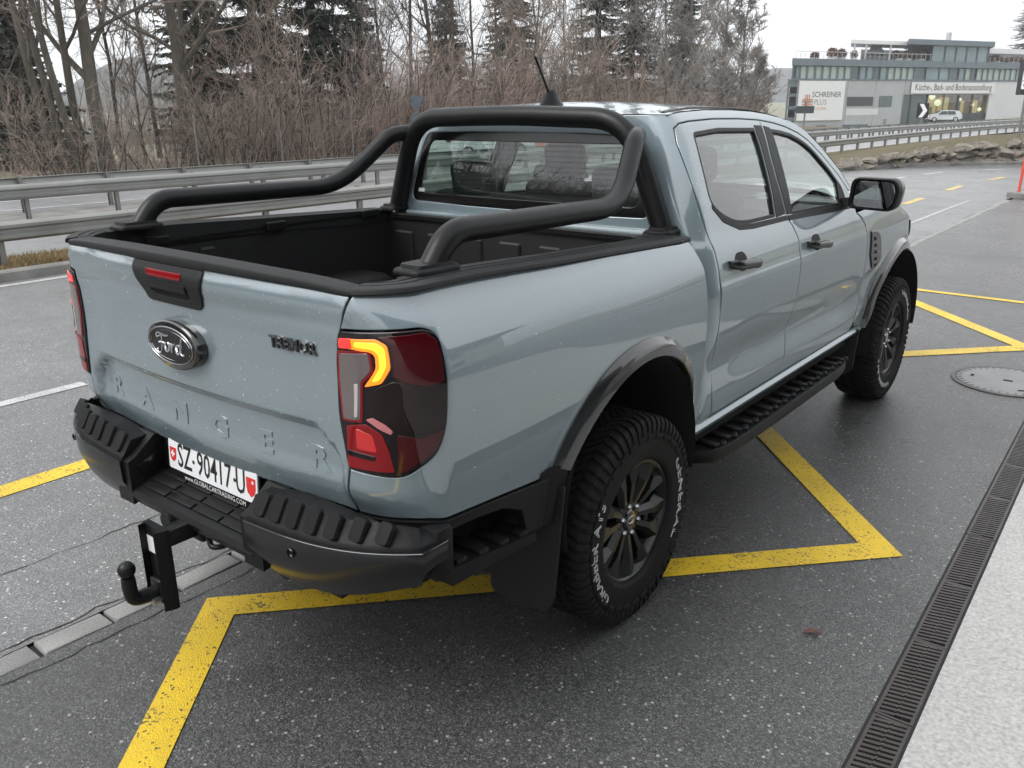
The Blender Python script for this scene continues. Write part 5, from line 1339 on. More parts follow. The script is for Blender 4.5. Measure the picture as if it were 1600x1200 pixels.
b = MB(); b.lathe([(.0, -.03), (.03, -.03), (.034, -.02), (.034, .02), (.03, .03), (.0, .03)], 18, Matrix.Translation((-.105, -1.225, .585)) @ Matrix.Rotation(R(90), 4, 'Z')); b.build('socket', M['black_plastic'], hitch, smooth=40)
# ---------------------------------------------------------------- side steps
for mir in (False, True):
    s = -1 if mir else 1
    plan = rnd([(.80, .62, .02), (.835, .50, .06), (.955, .565, .08), (.985, .72, .10), (.990, 1.30, 0), (.990, 2.10, .12), (.965, 2.30, .10), (.86, 2.385, .05), (.80, 2.30, .02)], .05, 8)
    b = MB(); b.loft([[Vector((s * (.87 + (p - .87) * k), 1.43 + (q - 1.43) * (1 - (1 - k) * .25), z)) for p, q in plan] for k, z in ((.86, .430), (.97, .438), (1.0, .452), (1.0, .482), (.985, .492), (.93, .493), (.90, .484))])
    stp = b.build('side_step', M['black_plastic'], T, smooth=35)
    for k in range(15):
        y = .66 + .115 * k; bb = MB()
        bb.bbox(-.066, .066, -.020, .020, -.008, .014, .006, 2, Matrix.Translation((s * .888, y, .490)) @ Matrix.Rotation(R(-9 * s), 4, 'Z')); l = bb.build('step_lug', M['black_plastic'], stp, smooth=40)
        bb = MB(); bb.bbox(-.012, .012, -.026, .026, -.006, .012, .004, 1, Matrix.Translation((s * .948, y + .050, .486)) @ Matrix.Rotation(R(20 * s), 4, 'Z')); bb.build('step_stud', M['satin_black'], stp, smooth=40)
    for y in (.85, 1.5, 2.1):
        bb = MB(); bb.box(s * .60, s * .86, y - .03, y + .03, .44, .47); bb.build('step_bracket', M['satin_black'], stp)
# ---------------------------------------------------------------- underside
b = MB(); b.box(-.86, .86, .50, 2.62, .50, .56); b.box(-.55, .55, -1.08, 3.9, .54, .82); b.build('underbody', M['void'], T)
for s in (-1, 1):
    b = MB(); b.box(s * .45, s * .55, -1.08, 3.8, .46, .60); b.build('chassis_rail', M['satin_black'], T)
for y in (0, 3.272):
    b = MB(); b.tube([(-.72, y, .402), (-.2, y, .402), (-.08, y, .40), (.08, y, .40), (.2, y, .402), (.72, y, .402)], [.045, .05, .13, .13, .05, .045], 14); b.build('axle', M['void'], T, smooth=40)
b = MB(); b.tube([(.33, -1.12, .50), (.33, -.8, .50)], .035, 12); b.build('exhaust_pipe', M['satin_black'], T, smooth=40)
# ---------------------------------------------------------------- cabin
b = MB(); b.box(-.82, .82, .60, 2.45, .56, .60); b.build('cabin_floor', M['fabric_dark'], T)
def seat(x, y, w, rear=False):
    b = MB(); b.bbox(x - w, x + w, y, y + .50, .78, .95, .05, 3); b.bbox(x - w, x + w, -.06, .06, 0, .60, .045, 3, Matrix.Translation((0, y, .90)) @ Matrix.Rotation(R(14), 4, 'X')); so = b.build('seat', M['fabric_dark'], T, smooth=50)
    xs = (x,) if not rear else (x - w * .62, x + w * .62)
    for xx in xs:
        b = MB(); b.bbox(xx - .125, xx + .125, -.045, .045, .0, .17, .04, 3, Matrix.Translation((0, y - .135, 1.515 if not rear else 1.455)) @ Matrix.Rotation(R(8), 4, 'X'))
        b.tube([(xx - .05, y - .13, 1.42), (xx - .05, y - .14, 1.55)], .006, 6); b.tube([(xx + .05, y - .13, 1.42), (xx + .05, y - .14, 1.55)], .006, 6); b.build('headrest', M['fabric_dark'], so, smooth=50)
seat(-.38, 1.55, .26); seat(.38, 1.55, .26); seat(0, .82, .66, True)
b = MB(); secs = []
for x in (-.80, -.4, 0, .4, .80): secs.append([Vector((x, y, z)) for y, z in ((2.06, 1.02), (2.04, 1.24), (2.10, 1.31), (2.35, 1.335), (2.62, 1.31), (2.62, 1.0))])
b.loft(secs); dash = b.build('dashboard', M['dash'], T, smooth=40)
b = MB(); b.bbox(-.11, .11, 2.02, 2.05, 1.08, 1.33, .012, 2); b.build('touch_screen', M['gloss_black'], dash, smooth=40)
b = MB(); sec = []; Mx = Matrix.Translation((-.38, 1.90, 1.19)) @ Matrix.Rotation(R(-62), 4, 'X')
b.tube([Mx @ Vector((.185 * math.cos(2 * math.pi * k / 28), .185 * math.sin(2 * math.pi * k / 28), 0)) for k in range(29)], .016, 8, caps=False); b.bbox(-.06, .06, -.05, .05, -.03, .02, .02, 2, Mx); b.bbox(-.17, .17, -.015, .015, -.01, .005, .005, 1, Mx); b.build('steering_wheel', M['dash'], T, smooth=50)
b = MB(); b.bbox(-.12, .12, 2.02, 2.045, 1.70, 1.76, .012, 2); b.build('rear_view_mirror', M['gloss_black'], T, smooth=40)
for mir in (False, True):
    s = -1 if mir else 1
    b = MB(); b.loft([[Vector((s * (cab_x(y, z) - .06), y, z)) for z in (.62, .9, 1.1, 1.25, 1.345)] for y in [.66 + .168 * k for k in range(10)]], close_sec=False, caps=False); b.build('door_card', M['dash'], T)
vs, fs = roof_rows([.62 + .1 * k for k in range(12)], lambda y: 0, lambda y: .003 + .03 * sstep(.57, .95, y))
mk('headliner', [v + Vector((-v.x * .06, 0, -.03)) for v in vs], fs, M['headliner'], T, smooth=True)

# ---------------------------------------------------------------- beads of sleet on the paint
def beads():
    rng = random.Random(91); vs, fs = [], []
    ico = bmesh.new(); bmesh.ops.create_icosphere(ico, subdivisions=1, radius=1); iv = [v.co.copy() for v in ico.verts]; ico.verts.index_update(); itf = [tuple(v.index for v in f.verts) for f in ico.faces]; ico.free()
    def put(F, a, b, off=0):
        P = Vector(F(a, b)); e = 2e-3; n = (Vector(F(a + e, b)) - Vector(F(a - e, b))).cross(Vector(F(a, b + e)) - Vector(F(a, b - e))).normalized()
        if n.dot(P - Vector((0, .4, 1.0))) < 0: n = -n
        r = min(.0021, .0006 + rng.expovariate(1) * .00032); k = len(vs); q = n.to_track_quat('Z', 'Y')
        for v in iv: vs.append(P + n * off + q @ Vector((v.x * r, v.y * r, v.z * r * .6)))
        fs.extend(tuple(k + i for i in f) for f in itf)
    for _ in range(750):
        z = 1.44 - .64 * rng.random() ** 1.2; put(tailF, rng.uniform(-.66, .66), z)
    for _ in range(420):
        u = rng.uniform(-1.25, .38); z = 1.40 - .5 * rng.random() ** 1.3
        if u < -1.0 and z < 1.36: continue
        if (u + .02) ** 2 + (z - .585) ** 2 < .30: continue
        put(body, u, z)
    for _ in range(240): put(cabd, rng.uniform(.60, 2.45), rng.uniform(.75, 1.33))
    for _ in range(160): put(cabw, rng.uniform(.80, .98), rng.uniform(1.4, 1.8))
    o = mk('sleet_beads', vs, fs, M['droplet'], T, smooth=True); o['kind'] = 'stuff'
beads()
# ---------------------------------------------------------------- guardrails
def rail(name, label, group, xf, y0, y1, sp, ztop, zb, side, phase, bh=1.0):
    root = empty(name, (xf(y0), y0, 0), 0, label, 'guardrail', group); ox, oy = xf(y0), y0
    prof = [(dx_, dz_ * bh) for dx_, dz_ in [(0, 0), (.028, -.012), (.062, -.050), (.062, -.095), (.022, -.130), (.022, -.180), (.062, -.215), (.062, -.262), (.028, -.300), (0, -.312), (-.006, -.300), (.050, -.26), (.050, -.22), (.010, -.18), (.010, -.13), (.050, -.09), (.050, -.05), (-.006, -.012)]]
    y = y0; L = sp * 2
    ys_ = []
    while y < y1: ys_.append(y); y += L
    for i in range(len(ys_)):
        b = MB(); ya, yb = ys_[i], min(ys_[i] + L + .06, y1)
        b.loft([[Vector((xf(q) + side * (.05 + dx + (.004 if q == ya else 0)) - ox, q - oy, ztop + dz + (.003 if q == ya else 0))) for dx, dz in prof] for q in (ya, (ya + yb) / 2, yb)])
        b.build('beam', M['galvanised'], root, smooth=50)
    me = None; y = y0 + phase
    b = MB(); b.box(-.05, .05, -.004, .004, 0, ztop - zb + .01); b.box(-.05, -.042, -.03, .03, 0, ztop - zb + .01); b.box(.042, .05, -.03, .03, 0, ztop - zb + .01)
    p0 = b.build('post', M['galv_post'], root); first = True
    while y < y1:
        p = p0 if first else p0.copy()
        if not first: COL.objects.link(p); p.parent = root
        first = False; p.location = (xf(y) - side * .005 - ox, y - oy, zb); y += sp
    return root
rail('guardrail', 'nearest galvanised guardrail, on the grassy verge just behind the pickup', 'roadside guardrails', lambda y: -8.65 + cN(y), -8.1, 66, 1.88, .63, .08, 1, .32, .74)
rail('guardrail', 'front beam of the double guardrail on the strip between the carriageways', 'roadside guardrails', lambda y: -13.75 + cM(y), -8.0, 95, 1.62, .66, .02, 1, .75, .84)
rail('guardrail', 'rear beam of the double guardrail, nearest the trees', 'roadside guardrails', lambda y: -15.05 + cM(y), -8.0, 95, 1.66, .68, .02, -1, .95, .84)
# ---------------------------------------------------------------- signs and poles
s = empty('sign_post', (-20.6, 20.9, 0), 0, 'back of a triangular sign above a round one on a thin post', 'road sign')
b = MB(); b.tube([(0, 0, 0), (0, 0, 2.28)], .03, 8); b.build('post', M['galv_post'], s, smooth=40)
Ms = Matrix.Rotation(R(42), 4, 'Z')
b = MB(); b.prism(rnd([(-.30, 2.27, .04), (.30, 2.27, .04), (0, 1.72, .04)], .04), -.05, -.035, 'y', Ms); b.build('triangle_plate', M['sign_back'], s)
b = MB(); b.prism([(.235 * math.cos(a * .2618), 1.45 + .235 * math.sin(a * .2618)) for a in range(24)], -.05, -.035, 'y', Ms); b.build('round_plate', M['sign_back'], s)
for z in (2.15, 1.95, 1.45):
    b = MB(); b.box(-.17, .17, -.034, -.022, z - .02, z + .02, Ms); b.build('bracket', M['galv_post'], s)
def aim(px, dep):
    d = _f + _r * ((px - 800) / 1327.528) + _u * (435 / 1327.528); return 2.351 + d.x * dep, -2.512 + d.y * dep
# curve marker, arrow sign, direction board, snow pole
x, y = -13.3, 62.0
s = empty('curve_marker', (x, y, 0), R(20), 'black square board with a white chevron pointing right, on the median', 'road sign')
b = MB(); b.box(-.03, .03, -.03, .03, 0, 1.2); b.build('post', M['galv_post'], s)
b = MB(); b.bbox(-.36, .36, -.055, -.03, .95, 1.92, .02, 1); b.build('board', M['sign_black'], s)
flat('chevron', [(-.24, 1.0), (.02, 1.0), (.28, 1.435), (.02, 1.87), (-.24, 1.87), (.02, 1.435)], lambda v: Vector((v.x, -.058, v.y)), M['sign_white'], s)
x, y = -16.2, 48.0
s = empty('arrow_sign', (x, y, 0), R(22), 'dark back of an arrow shaped direction sign in front of the white panel', 'road sign')
b = MB(); b.tube([(0, 0, 0), (0, 0, 2.02)], .05, 10); b.build('post', M['galv_post'], s, smooth=40)
b = MB(); b.prism([(-.62, 1.60), (-.46, 1.40), (.48, 1.40), (.48, 1.80), (-.46, 1.80)], -.07, -.05, 'y'); b.build('arrow_plate', M['wall_dark'], s)
x, y = -2.90, 32.3
s = empty('direction_sign', (x, y, .72), R(6), 'white and blue direction board with a black arrow at the right edge', 'road sign')
for dx in (.02, .9):
    b = MB(); b.tube([(dx, 0, 0), (dx, 0, 1.62)], .045, 10); b.build('post', M['galv_post'], s, smooth=40)
b = MB(); b.bbox(-.30, 1.3, .06, .10, 1.42, 2.58, .03, 2); b.build('back_board', M['wall_dark'], s)
b = MB(); b.bbox(-.16, 1.3, -.09, -.06, 1.60, 2.20, .04, 2); bd_ = b.build('white_board', M['sign_white'], s)
flat('arrow', [(-.02, 1.98), (.0, 1.98), (.0, 2.06), (.035, 2.06), (-.01, 2.13), (-.055, 2.06), (-.02, 2.06)], lambda v: Vector((v.x, -.093, v.y)), M['sign_black'], s)
for x0, x1, z0, z1 in ((.10, 1.2, 2.06, 2.14), (-.10, -.03, 1.70, 1.76), (.02, .09, 1.70, 1.76)): flat('blue_field', [(x0, z0), (x1, z0), (x1, z1), (x0, z1)], lambda v: Vector((v.x, -.0935, v.y)), M['sign_blue'], s)
for z in (1.98, 1.73): flat('text_bar', [(.14, z - .02), (.9, z - .02), (.9, z + .015), (.14, z + .015)], lambda v: Vector((v.x, -.0935, v.y)), M['ink'], s)
flat('divider', [(-.15, 1.86), (1.29, 1.86), (1.29, 1.875), (-.15, 1.875)], lambda v: Vector((v.x, -.0935, v.y)), M['sign_black'], s)
b = MB(); b.tube([(0, 0, 0), (.0, 0, .10), (.02, 0, 1.7)], [.03, .028, .026], 10)
b = b.build('snow_pole', M['pole_red'], None, smooth=40); b.location = (-.60, 18.30, .10); tag(b, 'slim orange red marker pole on the kerb at the right edge', 'marker pole')
box_run('kerb', [(30, 26.2), (9, 23.6), (3, 22.2), (.6, 21.0), (-.3, 20.0), (-.75, 19.0), (-.80, 18.2), (-.5, 17.95), (1.5, 17.9), (20, 18)][::1], .16, .11, M['kerb_concrete'])
struct('traffic_island', [(30, 26, .10), (9, 23.4, .10), (3, 22.0, .10), (.6, 20.8, .10), (-.2, 19.8, .10), (-.62, 18.9, .10), (-.66, 18.3, .10), (-.4, 18.1, .10), (1.5, 18.05, .10), (20, 18.2, .10)], [tuple(range(10))], M['asphalt_road'])
# wire fence along the wood
fn = empty('wire_fence', (-20.9, 8, 0), 0, 'thin wire fence with slim posts in front of the brown shrubs', 'fence')
for k in range(16):
    b = MB(); y = 3.0 * k - 2; b.tube([(0, y, 0), (-.02, y, 1.75)], .022, 6); b.build('post', M['galv_post'], fn)
for z in (.35, .6, .85, 1.1, 1.35, 1.6):
    b = MB(); b.tube([(0, -2 + 3 * k, z) for k in range(16)], .0035, 3); b.build('wire', M['galv_post'], fn)
# ---------------------------------------------------------------- showroom building
FA_ = Vector((*aim(1226, 125), 0)); FB_ = Vector((*aim(1640, 149), 0)); _dir = (FB_ - FA_); BL = _dir.length; _dir.normalize(); _nrm = Vector((_dir.y, -_dir.x, 0))
bld = empty('showroom_building', FA_, math.atan2(_dir.y, _dir.x), 'grey flat-roofed showroom building with glazed roof pavilion and lit shop windows', 'building')
_cz = 1.870457
def fac(zx, zy):
    """point of the facade read off an enlarged view of the photograph -> (along, height)"""
    px, py = 1180 + zx / 3.81, 20 + zy / 3.81
    d = _f + _r * ((px - 800) / 1327.528) - _u * ((py - 600) / 1327.528); o = Vector((2.351147, -2.511820, _cz))
    t = (FA_ - o).dot(_nrm) / d.dot(_nrm); p = o + d * t; return (p - FA_).dot(_dir), p.z
# the plan of the building is a parallelogram: its end walls run back along SK
_v = (FA_ - Vector((2.351, -2.512, 0))).normalized(); _v.rotate(Matrix.Rotation(R(-4), 3, 'Z')); SK = _v.dot(_dir) / _v.dot(-_nrm)
SHEAR = Matrix(((1, SK, 0, 0), (0, 1, 0, 0), (0, 0, 1, 0), (0, 0, 0, 1)))
def blk_(name, s0, s1, z0, z1, d0, d1, mat, par=None):
    b = MB(); b.box(s0, s1, d0, d1, z0, z1, SHEAR); return b.build(name, M[mat], par or bld)
S = lambda x: fac(x, 500)[0]
Z = lambda y, x=800: fac(x, y)[1]
zt = Z(400); z_win0, z_win1 = Z(400), Z(322); z_par = Z(283)
E_ = BL + 14
blk_('wall', S(245), S(880), -2, zt, 0, 14, 'render_grey'); blk_('wall', S(1392), E_, -2, zt, 0, 14, 'render_light'); blk_('wall', S(880), S(1392), Z(487), zt, 0, 14, 'render_grey'); blk_('wall', S(880), S(1392), -2, zt, 9, 14, 'wood_warm')
blk_('wall', S(190), S(247), -2, zt, 3, 14, 'wall_dark')
for y0, y1 in ((400, 440), (480, 500), (555, 575), (625, 645)): blk_('stair_slab', S(188), S(246), Z(y1, 215), Z(y0, 215), .1, 3, 'frame_blue')
blk_('pier', S(186), S(196), -2, zt, .05, .6, 'frame_blue')
blk_('window_band', S(208), E_, z_win0, z_win1, .35, 13.6, 'glass_far')
band = blk_('parapet', S(203), E_, z_win1, z_par, -.45, 14.2, 'frame_blue')
blk_('sill_course', S(203), E_, zt - .12, zt + .12, -.12, .4, 'frame_blue')
edges = [208, 232, 256, 298, 345, 388, 434, 478, 520, 560, 608, 650, 692, 730, 775, 815, 855, 892, 930, 1000, 1080, 1140, 1195, 1232, 1268, 1300, 1335, 1368, 1402, 1438, 1470, 1502, 1535, 1570, 1600, 1640]
pale = {2, 3, 4, 5, 6, 7, 8, 14, 15, 16, 17, 23, 25, 26, 27, 28, 29, 30, 31}
for i in range(len(edges) - 1):
    a, c = S(edges[i]), S(edges[i + 1])
    blk_('window_pane', a + .12, c - .12, z_win0 + .14, z_win1 - .10, .25, .33, 'panel_green' if i in pale else ('glass_blue' if i % 3 else 'glass_far'))
    blk_('mullion', a - .09, a + .09, z_win0, z_win1, .05, .36, 'mullion')
def framed(name, x0, x1, y0, y1, mat, d=-.06, fr='wall_dark'):
    a, c = S(x0), S(x1); z0, z1 = Z(y1, (x0 + x1) / 2), Z(y0, (x0 + x1) / 2); w = blk_(name, a, c, z0, z1, d, .2, mat); return a, c, z0, z1, w
framed('window', 550, 705, 500, 555, 'wall_dark'); framed('window', 740, 818, 495, 560, 'glass_far'); framed('window', 538, 690, 665, 692, 'glass_far'); framed('window', 380, 440, 670, 692, 'glass_far')
framed('vent_grille', 552, 740, 570, 608, 'render_light', -.02); framed('service_hatch', 778, 800, 632, 664, 'ink_grey', -.03)
for x in (545, 712, 884): blk_('wall_joint', S(x) - .05, S(x) + .05, -2, zt - .13, -.012, .1, 'ink_grey')
# shop front
for x0, x1 in ((880, 932), (932, 1030), (1030, 1128), (1128, 1217), (1217, 1300), (1300, 1390)):
    blk_('shop_pane', S(x0) + .1, S(x1) - .1, Z(668, x0), Z(489, x0), .55, .60, 'window_pane' if x0 >= 1030 else 'glass_far'); blk_('shop_mullion', S(x0) - .1, S(x0) + .1, -2, Z(487, x0), .40, .70, 'wall_dark')
blk_('shop_spandrel', S(1030), S(1390), Z(640, 1200), Z(598, 1200), .45, .68, 'wall_dark'); blk_('shop_base', S(880), S(1390), -2, Z(650, 1200), .45, .68, 'wall_dark')
blk_('shop_ceiling', S(885), S(1388), Z(490, 1100), Z(487, 1100), .7, 9, 'sign_panel'); blk_('shop_partition', S(1030) - .2, S(1030), -2, Z(489, 1030), .8, 9, 'wall_dark')
for x0, x1, z0, z1, dd, mt in ((1036, 1122, 505, 600, 8.6, 'wall_glow'), (1222, 1262, 500, 600, 6.0, 'wood_warm'), (1135, 1200, 500, 600, 8.6, 'wall_glow'), (1262, 1296, 520, 600, 8.0, 'wall_glow'), (1340, 1384, 520, 600, 8.2, 'wall_glow'), (1040, 1080, 560, 610, 4.0, 'wood_warm'), (1300, 1335, 530, 610, 5.0, 'wood_warm')):
    blk_('shop_wall', S(x0), S(x1), Z(z1, x0), Z(z0, x0), dd, dd + .2, mt)  # some of these planes glow in place of lamp light on the walls
for x0, y0, r0 in ((1105, 535, .55), (1240, 515, .25), (1365, 575, .35), (1066, 498, .5), (1320, 548, .3)):
    b = MB(); sx, sz = S(x0), Z(y0, x0); b.lathe([(.001, -r0), (r0 * .7, -r0 * .7), (r0, 0), (r0 * .7, r0 * .7), (.001, r0)], 12, Matrix.Translation((sx + 3.0 * SK, 3.0, sz))); b.build('shop_lamp', M['warm_lamp'], bld, smooth=60)
# lettered panels
def sign_on(x0, x1, y0, y1, name):
    a, c = S(x0), S(x1); z0, z1 = Z(y1, (x0 + x1) / 2), Z(y0, (x0 + x1) / 2); return blk_(name, a, c, z0, z1, -.35, -.12, 'sign_panel'), (a + c) / 2, (z0 + z1) / 2, c - a, z1 - z0
def fit(txt, o, mat, x0, x1, y0, y1, dy=-.36, bold=0):
    """one line of lettering stretched to its place on a panel"""
    vs, fs = text_geo(txt, size=1.0, bold=bold); mx = [v.x for v in vs]; my = [v.y for v in vs]
    a, c = S(x0), S(x1); z0, z1 = Z(y1, (x0 + x1) / 2), Z(y0, (x0 + x1) / 2)
    f = lambda v: Vector((lerp(a, c, (v.x - min(mx)) / (max(mx) - min(mx))) + dy * SK, dy, lerp(z0, z1, (v.y - min(my)) / (max(my) - min(my)))))
    return mk('lettering', [f(v) for v in vs], fs, M[mat], o)
p1, *_ = sign_on(922, 1415, 416, 480, 'shop_sign'); fit('Küche-, Bad- und Bodenausstellung', p1, 'ink', 945, 1398, 424, 474, bold=.006)
p2, *_ = sign_on(258, 530, 406, 640, 'advert_panel')
fit('SCHREINER', p2, 'ink', 340, 512, 470, 502, bold=.004); fit('PLUS', p2, 'ink_grey', 356, 428, 515, 548); fit('KÜCHEN', p2, 'ink_orange', 352, 430, 558, 578)
for k, x in enumerate((302, 313, 324)): a, c = S(x) - .10, S(x) + .10; blk_('logo_bar', a, c, Z(578, x), Z(487, x), -.375, -.36, 'ink_orange' if k != 1 else 'ink_grey')
for k, y in enumerate((518, 530, 545)): blk_('logo_bar', S(284), S(347), Z(y, 315) - .1, Z(y, 315) + .1, -.39, -.376, 'ink_orange' if k != 1 else 'ink_grey')
# roof terrace
zr = z_par
pv = lambda x0, x1, y0, y1, mat, d0, d1, nm: blk_(nm, S(x0), S(x1), Z(y1, (x0 + x1) / 2), Z(y0, (x0 + x1) / 2), d0, d1, mat)
pv(870, 1372, 165, 196, 'frame_blue', -1.0, 9, 'pavilion_roof'); blk_('pavilion_glass', S(1020), S(1355), zr - .1, Z(196, 1200), .3, 8, 'glass_blue'); blk_('pavilion_glass', S(880), S(1020), zr, Z(200, 950), 3.2, 8, 'glass_far')
for x in (1022, 1098, 1162, 1226, 1288, 1352): blk_('pavilion_mullion', S(x) - .12, S(x) + .12, zr - .1, Z(196, 1200), .15, .5, 'mullion')
pv(535, 868, 162, 184, 'sign_panel', .5, 7, 'canopy_roof')
for x in (560, 628, 773): blk_('canopy_post', S(x) - .18, S(x) + .18, zr, Z(170, x), .7, 1.1, 'chimney_steel')
blk_('rear_block', S(600), S(880), zr, Z(196, 740), 7.5, 12, 'render_light')
pv(1362, 1640, 205, 236, 'sign_panel', 3, 10, 'terrace_wall'); blk_('terrace_block', S(1362), E_, zr, Z(222, 1500), 4, 10, 'render_light')
for x in (1450, 1545): pv(x - 18, x + 18, 250, 285, 'glass_far', 3.8, 4.1, 'terrace_window')
b = MB(); sx = S(695); z0 = Z(240, 695); z1 = Z(172, 695)
b.add([SHEAR @ Vector(q) for q in ((S(635), 1, z0), (S(752), 1, z0), (S(752), 5, z0), (S(635), 5, z0), (S(668), 3, z1), (S(700), 3, z1))], [(0, 1, 5, 4), (1, 2, 5), (2, 3, 4, 5), (3, 0, 4), (0, 3, 2, 1)]); b.build('parasol', M['canvas_grey'], bld)
blk_('parasol_pole', S(693) - .06, S(693) + .06, zr, z0, 2.95, 3.05, 'chimney_steel')
for x in (1125,): b = MB(); b.tube([SHEAR @ Vector((S(x), 5, zr)), SHEAR @ Vector((S(x), 5, Z(95, x)))], .42, 12); b.build('chimney', M['chimney_steel'], bld, smooth=40)
b = MB(); b.tube([SHEAR @ Vector((S(1418), 8, zr)), SHEAR @ Vector((S(1418), 8, Z(165, 1418)))], .28, 10); b.build('chimney', M['chimney_steel'], bld, smooth=40)
for k in range(30):
    x = 222 + k * (1010 - 222) / 29; blk_('railing_post', S(x) - .04, S(x) + .04, zr, Z(242, x), -.25, -.17, 'chimney_steel')
blk_('railing_bar', S(222), S(1012), Z(244), Z(241), -.25, -.17, 'chimney_steel')
for k in range(10):
    x = 1362 + k * 28; blk_('railing_post', S(x) - .04, S(x) + .04, zr, Z(265, x), -.25, -.17, 'chimney_steel')
def topiary(i, x, yt, yb, w):
    rng = random.Random(100 + i); r0 = empty('potted_shrub', bld.matrix_basis @ (SHEAR @ Vector((S(x), 1.0, zr))), 0, None, 'shrub', 'brown shrubs on the roof terrace')
    h = Z(yt, x) - zr; hw = (S(x + w) - S(x - w)) / 2; vs, fs = [], []
    for _ in range(420):
        u = Vector((rng.gauss(0, 1), rng.gauss(0, 1), rng.gauss(0, 1))).normalized() * rng.uniform(.6, 1.02); c = Vector((u.x * hw, u.y * hw, h * .56 + u.z * h * .45)); e = Vector((rng.uniform(-1, 1), rng.uniform(-1, 1), rng.uniform(-1, 1))) * .22; f = Vector((rng.uniform(-1, 1), rng.uniform(-1, 1), rng.uniform(-1, 1))) * .22
        k = len(vs); vs += [c + e, c - e, c + f]; fs.append((k, k + 1, k + 2))
    mk('foliage', vs, fs, M['hedge_brown'], r0); b = MB(); b.bbox(-hw * .8, hw * .8, -.4, .4, 0, h * .26, .05, 1); b.build('planter', M['planter'], r0)
    return r0
NAMES = ['leftmost brown shrub on the roof terrace, standing alone', 'taller brown clipped shrub, second from the left on the roof terrace', 'brown clipped shrub, third from the left on the roof terrace', 'small brown shrub beside the canopy post on the roof', 'wide brown shrub right of the grey terrace parasol', 'brown shrub midway between the parasol and the glass pavilion', 'brown shrub right next to the glass roof pavilion', 'brown shrub just right of the glass roof pavilion', 'brown shrub on the terrace, second right of the pavilion', 'rightmost brown shrub on the roof terrace']
for i, (x, yt, w) in enumerate(((328, 232, 17), (430, 205, 22), (486, 210, 21), (560, 222, 14), (808, 222, 32), (872, 222, 22), (945, 228, 28), (1388, 250, 32), (1475, 262, 26), (1560, 258, 30))): topiary(i, x, yt, 285, w)['label'] = NAMES[i]
